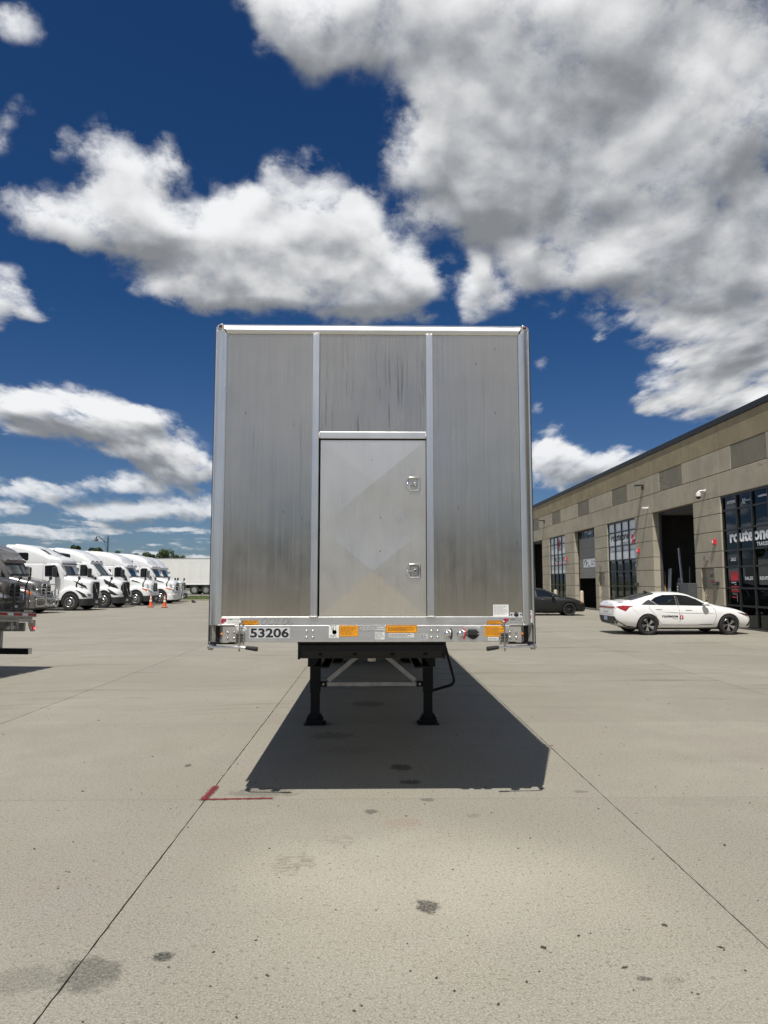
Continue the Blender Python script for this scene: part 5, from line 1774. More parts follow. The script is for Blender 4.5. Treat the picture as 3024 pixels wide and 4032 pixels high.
# ------------------------------------------------------------------ passenger cars
def wheel(parent, x, y, r, w, side, kind):
    q = bpy.data.objects.new('wheel', None)
    C.objects.link(q)
    q.parent = parent
    q.location = (x, y, r)
    rim = r * (0.66 if kind == 'sedan' else 0.69)
    MB().lathe(tyre_profile(r, w, rim), (0, 0, 0), (0, side, 0), 36, closed=True).build('tyre', M_TYRE, q, smooth=40)
    m = M_RIM if kind == 'sedan' else M_TRIM
    MB().lathe([(rim, -w * 0.3), (rim, w * 0.36), (rim * 0.955, w * 0.40), (rim * 0.93, w * 0.30), (rim * 0.90, -w * 0.1)], (0, 0, 0), (0, side, 0), 36).build('rim', m, q, smooth=50)
    MB().lathe([(rim * 0.92, w * 0.02), (0, w * 0.02)], (0, 0, 0), (0, side, 0), 24).build('brake_disc', M_TRIM, q)
    n = 5 if kind == 'sedan' else 10
    mb = MB()
    for k in range(n):
        a = 2 * math.pi * k / n + 0.3
        sk = 0.45 if kind == 'sedan' else 0.12
        wd0, wd1 = (0.20, 0.34) if kind == 'sedan' else (0.10, 0.09)

        def pt(rr, aa, h):
            return (rr * math.cos(aa), side * h, rr * math.sin(aa))
        r0, r1 = rim * 0.16, rim * 0.945
        v = [pt(r0, a - wd0 * 2, w * 0.34), pt(r0, a + wd0 * 2, w * 0.34), pt(r1, a + sk + wd1, w * 0.36), pt(r1, a + sk - wd1 * 0.8, w * 0.30),
             pt(r0, a - wd0 * 2, w * 0.2), pt(r0, a + wd0 * 2, w * 0.2), pt(r1, a + sk + wd1, w * 0.24), pt(r1, a + sk - wd1 * 0.8, w * 0.2)]
        mb.add(v, [(0, 1, 2, 3), (7, 6, 5, 4), (0, 4, 5, 1), (1, 5, 6, 2), (2, 6, 7, 3), (3, 7, 4, 0)])
    mb.lathe([(rim * 0.22, w * 0.2), (rim * 0.22, w * 0.36), (rim * 0.12, w * 0.40), (0, w * 0.40)], (0, 0, 0), (0, side, 0), 20)
    mb.build('spokes', m, q, smooth=35)['kind'] = 'stuff'
    return q


def body_from(stations, name, material, parent, arches, R):
    rings = []
    for (x, zb, ws, zs, wm, zm, wb, zbelt, wr, zr, zc) in stations:
        half = [(0, zb), (ws * 0.82, zb), (ws, zs), (wm, zm), (wb, zbelt), (wr, zr), (wr * 0.55, zr + (zc - zr) * 0.75), (0, zc)]
        ring = [(x, -a, b) for a, b in half] + [(x, a, b) for a, b in reversed(half[1:-1])]
        rings.append(ring)
    mb = MB().loft(rings)
    o = mb.build(name, material, parent)
    sub = o.modifiers.new('s', 'SUBSURF')
    sub.levels = 2
    sub.render_levels = 2
    cutters = []
    for ax in arches:
        c = MB().lathe([(0, -1.4), (R, -1.4), (R, 1.4), (0, 1.4)], (ax, 0, 0.335), (0, 1, 0), 40).build('cut', None)
        # keep the middle of the body, cut the two sides only
        c2 = MB().lathe([(0, -1.4), (R, -1.4), (R, -0.52), (0, -0.52)], (ax, 0, 0.335), (0, 1, 0), 40)
        c2.lathe([(0, 0.52), (R, 0.52), (R, 1.4), (0, 1.4)], (ax, 0, 0.335), (0, 1, 0), 40)
        bpy.data.objects.remove(c)
        c = c2.build('cut', None)
        b = o.modifiers.new('b', 'BOOLEAN')
        b.operation = 'DIFFERENCE'
        b.solver = 'EXACT'
        b.object = c
        cutters.append(c)
        c.parent = parent
    dg = bpy.context.evaluated_depsgraph_get()
    me = bpy.data.meshes.new_from_object(o.evaluated_get(dg))
    o.modifiers.clear()
    o.data = me
    for c in cutters:
        bpy.data.objects.remove(c)
    me.polygons.foreach_set('use_smooth', [True] * len(me.polygons))
    me.set_sharp_from_angle(angle=RAD(42))
    return o


SEDAN = [  # x, zb, ws, zs, wm, zm, wb, zbelt, wr, zr, zc
    (-1.085, 0.46, 0.52, 0.50, 0.60, 0.62, 0.58, 0.80, 0.50, 0.90, 0.92),
    (-1.06, 0.36, 0.66, 0.44, 0.74, 0.62, 0.72, 0.90, 0.64, 1.02, 1.045),
    (-0.98, 0.32, 0.72, 0.40, 0.80, 0.62, 0.775, 0.93, 0.70, 1.075, 1.10),
    (-0.80, 0.26, 0.78, 0.36, 0.855, 0.60, 0.83, 0.95, 0.72, 1.06, 1.10),
    (-0.55, 0.22, 0.82, 0.32, 0.90, 0.60, 0.87, 0.955, 0.72, 1.10, 1.15),
    (-0.25, 0.20, 0.84, 0.30, 0.915, 0.60, 0.885, 0.96, 0.69, 1.17, 1.235),
    (0.10, 0.19, 0.85, 0.29, 0.905, 0.58, 0.885, 0.965, 0.64, 1.285, 1.335),
    (0.45, 0.18, 0.86, 0.28, 0.90, 0.56, 0.885, 0.96, 0.605, 1.355, 1.402),
    (0.90, 0.18, 0.86, 0.28, 0.90, 0.54, 0.885, 0.95, 0.60, 1.378, 1.425),
    (1.30, 0.18, 0.86, 0.28, 0.90, 0.54, 0.885, 0.935, 0.60, 1.355, 1.405),
    (1.65, 0.18, 0.86, 0.28, 0.90, 0.56, 0.885, 0.92, 0.61, 1.265, 1.325),
    (2.00, 0.19, 0.86, 0.29, 0.905, 0.58, 0.885, 0.905, 0.66, 1.105, 1.175),
    (2.28, 0.20, 0.85, 0.30, 0.915, 0.60, 0.885, 0.89, 0.73, 0.975, 1.04),
    (2.55, 0.20, 0.84, 0.32, 0.915, 0.61, 0.88, 0.87, 0.74, 0.925, 0.975),
    (2.95, 0.20, 0.82, 0.32, 0.90, 0.60, 0.85, 0.82, 0.72, 0.865, 0.905),
    (3.25, 0.19, 0.80, 0.30, 0.86, 0.56, 0.79, 0.745, 0.66, 0.785, 0.81),
    (3.45, 0.19, 0.74, 0.28, 0.78, 0.50, 0.70, 0.66, 0.58, 0.695, 0.71),
    (3.57, 0.20, 0.62, 0.28, 0.66, 0.46, 0.58, 0.58, 0.48, 0.61, 0.62),
    (3.61, 0.25, 0.48, 0.32, 0.50, 0.44, 0.46, 0.54, 0.38, 0.56, 0.565),
]


def make_car(label, paint, loc, rz, kind='sedan', group=None):
    r = thing('parked_car', label, 'car', loc, rz, group)
    R, W = 0.327, 0.215
    st = SEDAN
    if kind == 'hatch':       # fuller tail, rounder roof
        st = []
        for s in SEDAN:
            s = list(s)
            if s[0] < 0.5:
                t = min(1, (0.5 - s[0]) / 1.2)
                lift = 0.20 * math.sin(t * math.pi * 0.62)
                s[9] += lift
                s[10] += lift
            s[10] += 0.02
            st.append(tuple(s))
    if kind == 'suv':
        st = []
        for s in SEDAN:
            s = list(s)
            if s[0] < 0.5:
                t = min(1, (0.5 - s[0]) / 1.2)
                lift = 0.30 * math.sin(t * math.pi * 0.60)
                s[9] += lift
                s[10] += lift
            for i in (1, 3, 5, 7, 9, 10):
                s[i] = s[i] * 1.14
            st.append(tuple(s))
        R = 0.36
    body = body_from(st, 'body', paint, r, (0.0, 2.72), R + 0.045)
    k = 1.14 if kind == 'suv' else 1.0
    bv = bvh_of([body])
    for x in (0, 2.72):
        for s in (-1, 1):
            wheel(r, x, s * 0.785, R, W, s, 'sedan' if kind == 'sedan' else 'other')
    sm = M_SEAM if kind == 'sedan' else M_DARK

    def Z(p):
        return [(a, b * k) for a, b in p]
    up = 0.03 if kind != 'sedan' else 0
    for side in ('-y', '+y'):
        decal('side_window', Z([(0.36, 0.975), (0.98, 0.968), (1.00, 1.305 + up), (0.62, 1.30 + up), (0.34, 1.225 + up), (0.16, 1.125)]), side, bv, M_AGLASS, r, 0.006, 0.05)
        decal('side_window', Z([(1.08, 0.965), (1.98, 0.945), (1.98, 0.99), (1.72, 1.16), (1.46, 1.262), (1.26, 1.298), (1.06, 1.308)]), side, bv, M_AGLASS, r, 0.006, 0.05)
        decal('quarter_window', Z([(-0.20, 0.985), (0.34, 0.976), (0.13, 1.13), (0.10, 1.15), (-0.02, 1.10)]), side, bv, M_TRIM, r)
        decal('pillar_trim', Z([(0.985, 0.967), (1.075, 0.965), (1.055, 1.31), (1.005, 1.308)]), side, bv, M_TRIM, r, 0.007, 0.05)
        decal('pillar_trim', Z([(1.985, 0.945), (2.20, 0.938), (1.985, 0.985)]), side, bv, M_TRIM, r)
        seam('door_seam', Z([(1.02, 0.955), (1.05, 0.80), (1.06, 0.45), (1.06, 0.33)]), side, bv, 0.012, sm, r)
        seam('door_seam', Z([(2.17, 0.93), (2.27, 0.80), (2.28, 0.60), (2.20, 0.33)]), side, bv, 0.012, sm, r)
        seam('door_seam', Z([(0.06, 0.965), (0.05, 0.87), (0.22, 0.68), (0.34, 0.50), (0.46, 0.34), (1.06, 0.325), (2.20, 0.33)]), side, bv, 0.010, sm, r)
        for xx, zz in ((0.26, 0.84), (1.26, 0.815)):
            dp = decal('door_handle', Z([(xx, zz), (xx + 0.21, zz - 0.006), (xx + 0.19, zz + 0.030), (xx + 0.03, zz + 0.034)]), side, bv, paint if kind == 'sedan' else M_TRIMGREY, r, 0.018, 0.08)
            decal('handle_recess', Z([(xx - 0.02, zz - 0.014), (xx + 0.23, zz - 0.016), (xx + 0.20, zz + 0.004), (xx + 0.02, zz + 0.006)]), side, bv, M_SEAMSOFT if kind == 'sedan' else M_DARK, r, 0.004, 0.08)
        if kind == 'sedan':
            decal('tail_light', [(-1.02, 0.93), (-0.90, 0.845), (-0.73, 0.775), (-0.60, 0.905), (-0.46, 0.945), (-0.80, 0.962)], side, bv, M_TAIL, r, 0.006)
            decal('side_crease', [(0.30, 0.782), (1.05, 0.755), (2.24, 0.728), (2.24, 0.715), (1.65, 0.712), (1.05, 0.725)], side, bv, M_WPAINT, r, 0.012)
        else:
            decal('tail_light', Z([(-1.03, 0.84), (-0.80, 0.80), (-0.66, 0.85), (-0.80, 0.93), (-1.03, 0.94)]), side, bv, M_TAIL, r, 0.006)
        decal('sill_trim', Z([(0.42, 0.20), (2.34, 0.20), (2.32, 0.235), (0.44, 0.235)]), side, bv, M_TRIM, r)
        decal('rear_diffuser', Z([(-1.06, 0.40), (-0.80, 0.32), (-0.39, 0.27), (-0.38, 0.20), (-0.95, 0.22)]), side, bv, M_TRIM, r, 0.005)
        decal('headlight', Z([(3.02, 0.735), (3.36, 0.60), (3.52, 0.59), (3.50, 0.645), (3.25, 0.70)]), side, bv, M_TRIM, r, 0.006)
        decal('indicator', Z([(3.22, 0.655), (3.38, 0.605), (3.36, 0.635)]), side, bv, M_AMBER, r, 0.010)
        decal('bumper_inlet', Z([(3.29, 0.235), (3.52, 0.50), (3.57, 0.51), (3.44, 0.24)]), side, bv, M_TRIM, r, 0.006)
        s = -1 if side == '-y' else 1
        m = bpy.data.objects.new('door_mirror', None)
        C.objects.link(m)
        m.parent = r
        m.location = (1.90, s * 0.93, 0.985 * k)
        rings = []
        for xx, q in ((-0.09, 0.75), (-0.06, 1.0), (0.0, 1.05), (0.06, 0.85), (0.10, 0.45)):
            rings.append([(xx, s * (0.055 + 0.085 * q * math.cos(a)), 0.03 + 0.062 * q * math.sin(a)) for a in [2 * math.pi * i / 12 for i in range(12)]])
        MB().loft(rings).build('mirror_shell', paint, m, smooth=60)
        MB().box(-0.03, 0.05, *sorted((s * -0.09, s * 0.04)), -0.03, 0.0).build('mirror_arm', M_TRIM, m, bevel=0.006)
    # glass and lamps fore and aft
    decal('windscreen', [(1.60, -0.53), (2.20, -0.66), (2.26, -0.36), (2.28, 0.0), (2.26, 0.36), (2.20, 0.66), (1.60, 0.53), (1.53, 0.0)], '+z', bv, M_SCREEN, r)
    if kind == 'sedan':
        decal('rear_window', [(0.36, -0.53), (0.42, 0.0), (0.36, 0.53), (-0.46, 0.63), (-0.56, 0.34), (-0.58, 0.0), (-0.56, -0.34), (-0.46, -0.63)], '+z', bv, M_AGLASS, r)
        sp = [(-1.055, 1.035), (-0.98, 1.10), (-0.80, 1.112), (-0.80, 1.09), (-0.97, 1.075), (-1.035, 1.025)]
        rings = []
        for y in (-0.70, -0.66, -0.45, 0.0, 0.45, 0.66, 0.70):
            q = (abs(y) / 0.70) ** 2
            rings.append([(a + 0.06 * q, y, b - 0.028 * q + 0.012) for a, b in sp])
        MB().loft(rings).build('tail_spoiler', paint, r, smooth=35)
        MB().prism([(0.22, 1.37), (0.40, 1.38), (0.30, 1.425), (0.24, 1.435)], lambda a, b, d: (a, d, b), -0.02, 0.02).build('roof_aerial', M_TRIM, r, bevel=0.006)
    else:
        decal('rear_window', [(-0.62, 1.0 * k), (0.62, 1.0 * k), (0.52, 1.22 * k), (-0.52, 1.22 * k)], '-x', bv, M_AGLASS, r)
    if kind == 'sedan':
        decal('tail_light', [(-0.74, 0.865), (0.74, 0.865), (0.76, 0.925), (-0.76, 0.925)], '-x', bv, M_TAIL, r, 0.006)
        decal('rear_diffuser', [(-0.66, 0.36), (0.66, 0.36), (0.74, 0.46), (0.70, 0.605), (-0.70, 0.605), (-0.74, 0.46)], '-x', bv, M_TRIM, r, 0.006)
        decal('number_plate', [(-0.15, 0.46), (0.15, 0.46), (0.15, 0.59), (-0.15, 0.59)], '-x', bv, M_PLATEBLUE, r, 0.012)
        decal('bumper_accent', [(-0.50, 0.40), (-0.30, 0.40), (-0.62, 0.56), (-0.66, 0.52)], '-x', bv, M_TRIMGREY, r, 0.012)
        decal('bumper_accent', [(-0.78, 0.335), (-0.60, 0.275), (-1.00, 0.475), (-1.02, 0.455)], '-y', bv, M_TRIMGREY, r, 0.010)
        decal('trunk_badge', [(-0.22, 0.735), (0.22, 0.735), (0.22, 0.765), (-0.22, 0.765)], '-x', bv, M_SILVER, r, 0.006)
        decal('grille', [(-0.46, 0.30), (0.46, 0.30), (0.54, 0.46), (0.40, 0.53), (-0.40, 0.53), (-0.54, 0.46)], '+x', bv, M_TRIM, r, 0.006)
        seam('trunk_seam', [(-0.70, 0.93), (-0.62, 0.78), (-0.56, 0.66), (0.56, 0.66), (0.62, 0.78), (0.70, 0.93)], '-x', bv, 0.010, sm, r)
        seam('hood_seam', [(2.28, -0.72), (2.8, -0.66), (3.3, -0.55)], '+z', bv, 0.010, sm, r)
        seam('bumper_seam', [(-0.52, 0.89), (-0.44, 0.80), (-0.33, 0.70)], '-y', bv, 0.008, M_SEAMSOFT, r)
        t = lettering('door_lettering', 'routeone', 0.082, M_INK, r, (0.46, -0.93, 0.575), bold=0.03, width=0.53)
        press(t, '-y', bv, 0.006)
        t = lettering('door_lettering', 'TRAILERS', 0.032, M_INK_GREY, r, (0.80, -0.93, 0.520), width=0.19)
        press(t, '-y', bv, 0.006)
        t = lettering('door_lettering', 'routeonetrailers.com', 0.034, M_INK, r, (1.72, -0.93, 0.335), width=0.42, bold=0.01)
        press(t, '-y', bv, 0.006)
        for poly, mm in (([(1.03, 0.545), (1.075, 0.655), (1.105, 0.655), (1.085, 0.560)], M_VRED), ([(1.185, 0.545), (1.145, 0.655), (1.115, 0.655), (1.135, 0.560)], M_VRED), ([(1.055, 0.520), (1.165, 0.520), (1.165, 0.542), (1.055, 0.542)], M_INK)):
            decal('door_emblem', poly, '-y', bv, mm, r, 0.007, 0.2)
    else:
        decal('grille', Z([(-0.46, 0.30), (0.46, 0.30), (0.54, 0.50), (0.40, 0.60), (-0.40, 0.60), (-0.54, 0.50)]), '+x', bv, M_TRIM, r, 0.006)
    MB().box(-0.45, 3.0, -0.60, 0.60, 0.17, 0.24).build('underbody', M_TRIM, r)
    return r


car = make_car('white sedan with routeone lettering parked before the open bay', M_WPAINT, (9.02, 24.2, 0), RAD(2.0))


# ------------------------------------------------------------------ highway tractors
def sec(x, hw, z0, z1, rt, rb=0.08, crown=0.0, n=5):
    """rounded cross-section in the YZ plane"""
    out = []
    for cy, cz, r, a0 in ((hw - rb, z0 + rb, rb, -90), (hw - rt, z1 - rt, rt, 0), (-hw + rt, z1 - rt, rt, 90), (-hw + rb, z0 + rb, rb, 180)):
        for i in range(n + 1):
            a = RAD(a0 + 90 * i / n)
            y = cy + r * math.cos(a)
            z = cz + r * math.sin(a)
            if z > (z0 + z1) / 2:
                z += crown * (1 - (y / hw) ** 2)
            out.append((x, y, z))
    return out


def dense(st, m=3):
    """Catmull-Rom densify a list of stations"""
    out = []
    for i in range(len(st) - 1):
        a, b = st[i], st[i + 1]
        p, q = st[max(0, i - 1)], st[min(len(st) - 1, i + 2)]
        for k in range(m):
            t = k / m
            out.append(tuple(0.5 * (2 * a[j] + (b[j] - p[j]) * t + (2 * p[j] - 5 * a[j] + 4 * b[j] - q[j]) * t * t + (3 * a[j] - p[j] - 3 * b[j] + q[j]) * t ** 3) for j in range(len(a))))
    out.append(st[-1])
    return out


def truck_wheel(parent, x, y, side, alloy, dual=False):
    q = bpy.data.objects.new('wheel', None)
    C.objects.link(q)
    q.parent = parent
    q.location = (x, y, 0.515)
    MB().lathe(tyre_profile(0.515, 0.29, 0.295), (0, 0, 0), (0, side, 0), 32, closed=True).build('tyre', M_TYRE, q, smooth=40)
    if dual:
        pr = [(0.295, 0.12), (0.28, 0.125), (0.262, 0.03), (0.16, -0.06), (0.12, -0.06), (0.12, 0.10), (0.09, 0.13), (0, 0.13)]
    else:
        pr = [(0.295, 0.135), (0.278, 0.145), (0.266, 0.130), (0.240, 0.128), (0.17, 0.138), (0.13, 0.142), (0.115, 0.17), (0.06, 0.19), (0, 0.19)]
    MB().lathe(pr, (0, 0, 0), (0, side, 0), 30).build('rim', alloy, q, smooth=50)
    if not dual:
        hole = None
        for k in range(10):
            a = 2 * math.pi * k / 10
            p = (0.218 * math.cos(a), side * 0.1325, 0.218 * math.sin(a))
            if hole is None:
                hole = MB().lathe([(0.026, 0), (0.026, 0.003), (0, 0.003)], (0, 0, 0), (0, side, 0), 10).build('hand_hole', M_DARK, q)
                hole.location = p
            else:
                share(hole, p)
        MB().lathe([(0.108, 0.14), (0.108, 0.17), (0.07, 0.185), (0.04, 0.20), (0, 0.20)], (0, 0, 0), (0, side, 0), 16).build('hub', M_DARK if alloy is M_ALLOY else M_TRIM, q, smooth=50)
    return q


KX = 0.87      # the outline above is drawn a little long


def make_truck(kind, label, paint, loc, rz, bumper_dark=True, guard=None, plain_sleeper=False):
    """kind: 'round' (rounded grille, swept lamps), 'upright' (tall grille with a diagonal bar), 'wedge' (raked screen, angular black intakes)"""
    r = thing('highway_tractor', label, 'truck', loc, rz, 'highway tractors parked in a row')
    W = 1.20
    if kind == 'round':
        hood = [(-0.14, 0.50, 0.75, 1.56, 0.20), (-0.22, 0.66, 0.72, 1.70, 0.26), (-0.50, 0.78, 0.72, 1.80, 0.30), (-1.0, 0.88, 0.75, 1.90, 0.32), (-1.5, 0.95, 0.80, 2.00, 0.30), (-2.02, 1.00, 0.85, 2.10, 0.26)]
        sw = (-1.92, 2.08, -2.40, 2.84)
    elif kind == 'upright':
        hood = [(-0.10, 0.60, 0.62, 1.72, 0.12), (-0.20, 0.70, 0.60, 1.80, 0.20), (-0.55, 0.80, 0.66, 1.88, 0.28), (-1.0, 0.90, 0.75, 1.96, 0.30), (-1.5, 0.98, 0.80, 2.05, 0.30), (-1.95, 1.02, 0.85, 2.12, 0.26)]
        sw = (-1.86, 2.10, -2.22, 2.80)
    else:
        hood = [(-0.16, 0.50, 0.66, 1.58, 0.12), (-0.26, 0.64, 0.62, 1.70, 0.20), (-0.60, 0.80, 0.66, 1.84, 0.28), (-1.1, 0.92, 0.75, 1.98, 0.30), (-1.6, 1.00, 0.80, 2.10, 0.28), (-2.0, 1.05, 0.85, 2.16, 0.24)]
        sw = (-1.80, 2.12, -2.62, 2.98)
    hb = MB().loft([sec(s[0], s[1], s[2], s[3], s[4], 0.06, 0.03) for s in dense(hood)]).build('hood', paint, r, smooth=50)
    fen = [(-0.06, 0.66, 0.66, 0.98, 0.15), (-0.16, 0.98, 0.62, 1.12, 0.22), (-0.40, 1.15, 0.62, 1.26, 0.26), (-0.85, 1.22, 0.62, 1.40, 0.26), (-1.25, 1.235, 0.62, 1.46, 0.24), (-1.7, 1.22, 0.62, 1.38, 0.24), (-2.05, 1.16, 0.62, 1.20, 0.20)]
    fb = MB().loft([sec(s[0], s[1], s[2], s[3], s[4], 0.05, 0.0) for s in dense(fen)]).build('fender', paint, r, smooth=50)
    # cab and sleeper
    x0, z0, x1, z1 = sw
    top = z1 + 0.05
    L = -6.05
    cab = [(x0, 1.02, 0.62, z0 + 0.02, 0.20), (x1 + 0.02, 1.14, 0.56, z1, 0.16), (x1 - 0.12, 1.19, 0.55, top, 0.14), (-3.2, 1.215, 0.55, top + 0.02, 0.12), (-4.2, 1.22, 0.52, top + 0.02, 0.12), (L, 1.22, 0.52, top + 0.02, 0.12)]
    cb = MB().loft([sec(s[0], s[1], s[2], s[3], s[4], 0.08, 0.02) for s in cab]).build('cab', paint, r, smooth=50)
    if kind == 'wedge':
        roof = [(x1 + 0.08, 0.90, z1 - 0.12, z1 + 0.10, 0.08), (x1 - 0.25, 1.02, z1 - 0.05, 3.32, 0.22), (-3.3, 1.10, z1, 3.58, 0.30), (-3.9, 1.14, z1, 3.80, 0.30), (-4.7, 1.17, z1, 3.96, 0.28), (-5.35, 1.18, z1, 4.02, 0.25)]
    elif kind == 'upright':
        roof = [(x1 + 0.14, 0.96, z1 - 0.10, z1 + 0.20, 0.10), (x1 - 0.15, 1.10, z1 - 0.05, 3.20, 0.18), (-2.9, 1.14, z1, 3.30, 0.24), (-3.4, 1.15, z1, 3.56, 0.32), (-4.0, 1.16, z1, 3.78, 0.34), (-4.8, 1.18, z1, 3.96, 0.30), (-5.4, 1.19, z1, 4.02, 0.26)]
    else:
        roof = [(x1 + 0.16, 0.92, z1 - 0.08, z1 + 0.10, 0.08), (x1 - 0.10, 1.10, z1 - 0.05, 3.14, 0.16), (-2.75, 1.13, z1, 3.42, 0.30), (-3.2, 1.14, z1, 3.64, 0.36), (-3.8, 1.15, z1, 3.82, 0.36), (-4.6, 1.17, z1, 3.93, 0.32), (-5.4, 1.18, z1, 3.96, 0.28)]
    rb = MB().loft([sec(s[0], s[1], s[2], s[3], s[4], 0.05, 0.05) for s in dense(roof)]).build('roof_fairing', paint, r, smooth=50)
    MB().loft([sec(-5.42, 1.18, z1, 3.98, 0.26, 0.05, 0.05), sec(-6.0, 1.19, z1, 3.99, 0.26, 0.05, 0.05)]).build('rear_fairing', paint, r, smooth=50)
    for s in (-1, 1):
        MB().box(-6.55, -6.07, *sorted((s * 1.16, s * 1.21)), 0.75, 3.75).build('side_extender', paint if kind != 'upright' else M_TRIM, r, bevel=0.01)
    all_b = bvh_of([hb, fb, cb, rb])
    cabv = bvh_of([cb])
    lowv = bvh_of([hb, fb])
    # glass
    wz0, wz1 = z0 + 0.06, z1 - 0.03
    n = 8
    mb = MB()
    for j in range(n + 1):
        t = j / n
        z = wz0 + (wz1 - wz0) * t
        hw = (0.96 + (0.98 - 0.96) * t)
        for i in range(13):
            u = -1 + 2 * i / 12
            xx = x0 + (x1 - x0) * (z - z0) / (z1 - z0)
            mb.v.append((xx + 0.035 - 0.10 * abs(u) ** 2.4, hw * u, z + 0.02))
    for j in range(n):
        for i in range(12):
            q = j * 13 + i
            mb.f.append((q, q + 1, q + 14, q + 13))
    mb.build('windscreen', M_SCREEN, r, smooth=180)
    for s in (-1, 1):
        MB().bar((x0 + 0.06, s * 0.93, z0 + 0.04), (x1 - 0.02, s * 1.00, z1 - 0.01), 0.10, 0.05, up=(0, 1, 0)).build('screen_pillar', paint, r, bevel=0.015)
    MB().bar((x0 + 0.06, -0.9, z0 + 0.07), (x0 + 0.06, 0.9, z0 + 0.07), 0.10, 0.05).build('cowl', M_TRIM, r)
    if kind == 'round':
        MB().loft([sec(x1 + 0.24, 0.98, z1 - 0.06, z1 + 0.10, 0.05, 0.03, 0.03), sec(x1 - 0.15, 1.10, z1 - 0.02, z1 + 0.26, 0.08, 0.03, 0.03)]).build('sun_visor', paint, r, smooth=40)
        for y in (-0.72, -0.12, 0.0, 0.12, 0.72):
            MB().box(x1 + 0.19, x1 + 0.25, y - 0.03, y + 0.03, z1 + 0.06, z1 + 0.12).build('roof_marker', M_TAIL, r)
    elif kind == 'wedge':
        for y in (-0.6, 0.0, 0.6):
            MB().box(x1 - 0.02, x1 + 0.12, y - 0.12, y + 0.12, z1 + 0.13, z1 + 0.17).build('roof_marker', M_TRIM, r)
    else:
        MB().bar((x1 + 0.16, -0.92, z1 + 0.02), (x1 + 0.16, 0.92, z1 + 0.02), 0.16, 0.05).build('visor_trim', M_TRIM, r)
        for s in (-1, 1):
            decal('roof_window', [(-3.05, s * 0.55), (-3.05, s * 0.92), (-3.75, s * 0.86), (-3.65, s * 0.5)], '+z', bvh_of([rb]), M_AGLASS, r, 0.015, 0.15)
    for side in ('-y', '+y'):
        s = -1 if side == '-y' else 1
        if kind == 'wedge':
            win = [(-2.30, 2.14), (-3.18, 2.14), (-3.18, 2.86), (-2.74, 2.86)]
        elif kind == 'round':
            win = [(-2.22, 2.10), (-3.12, 2.10), (-3.12, 2.70), (-2.98, 2.80), (-2.58, 2.80), (-2.34, 2.50)]
        else:
            win = [(-2.14, 2.06), (-3.10, 2.08), (-3.12, 2.70), (-2.42, 2.74), (-2.28, 2.62)]
        decal('side_window', win, side, cabv, M_AGLASS, r, 0.02, 0.15)
        seam('door_seam', [(-2.05, 1.95), (-2.05, 1.1), (-2.35, 0.70), (-3.25, 0.70), (-3.25, z1 + 0.01), (-2.6, z1 + 0.01)], side, cabv, 0.018, M_SEAM if paint is M_TRUCKWHITE else M_TRIM, r, 0.005)
        seam('roof_seam', [(-2.4, z1 + 0.055), (-6.0, z1 + 0.055)], side, bvh_of([cb]), 0.03, M_SEAM, r, 0.012)
        if not plain_sleeper:
            if kind == 'upright':
                decal('sleeper_window', rrect(-5.15, -4.35, 3.02, 3.50, 0.12), side, bvh_of([rb]), M_AGLASS, r, 0.008, 0.3)
                decal('sleeper_window', rrect(-4.5, -4.05, 2.05, 2.62, 0.08), side, cabv, M_AGLASS, r, 0.008, 0.3)
            elif kind == 'wedge':
                decal('sleeper_window', [(-5.2, 3.72), (-5.12, 3.56), (-4.10, 3.18), (-4.05, 3.22), (-4.05, 3.50), (-4.12, 3.58)], side, bvh_of([rb]), M_AGLASS, r, 0.008, 0.3)
            else:
                decal('sleeper_window', [(-4.25, 3.38), (-4.0, 3.20), (-3.85, 3.36), (-3.92, 3.42)], side, bvh_of([rb]), M_AGLASS, r, 0.008, 0.3)
        # wheel arch and lower skirt
        arch = [(-1.25 + 0.66 * math.cos(RAD(a)), 0.52 + 0.66 * math.sin(RAD(a))) for a in range(-8, 189, 12)]
        MB().prism(arch, lambda a, b, d: (a, s * d, b), 1.10, 1.239).build('wheel_arch', M_DARK, r)
        MB().box(-3.35, -2.0, *sorted((s * 1.0, s * 1.2)), 0.30, 0.62).build('step', M_TRIMGREY if paint is not M_TRUCKWHITE else M_TRIM, r, bevel=0.02)
        MB().box(-5.95, -3.4, *sorted((s * 1.05, s * 1.215)), 0.30, 0.66).build('side_skirt', paint, r, bevel=0.02)
        # mirrors
        m = bpy.data.objects.new('door_mirror', None)
        C.objects.link(m)
        m.parent = r
        MB().box(-2.42, -2.18, *sorted((s * 1.30, s * 1.52)), 2.02, 2.62).build('mirror_head', M_TRIM if (kind != 'round' or plain_sleeper) else M_ALLOY, m, bevel=0.05, bseg=3)
        MB().bar((-2.2, s * 1.12, 2.06), (-2.25, s * 1.40, 2.05), 0.10, 0.07).build('mirror_arm', M_TRIM, m)
        MB().box(-2.432, -2.42, *sorted((s * 1.33, s * 1.49)), 2.06, 2.58).build('mirror_glass', M_LENS, m)
        m = bpy.data.objects.new('hood_mirror', None)
        C.objects.link(m)
        m.parent = r
        bx = -0.75 if kind == 'round' else -0.95
        MB().tube([(bx, s * 1.0, 1.34), (bx + 0.02, s * 1.06, 1.60), (bx + 0.20, s * 1.10, 1.86)], [0.07, 0.05, 0.035], 8).build('mirror_arm', M_TRIM, m, smooth=50)
        MB().lathe([(0, -0.06), (0.09, -0.05), (0.12, 0.0), (0.10, 0.06), (0, 0.10)], (bx + 0.22, s * 1.10, 1.95), (0.8, 0, 0.2), 12).build('mirror_head', M_TRIM, m, smooth=60)
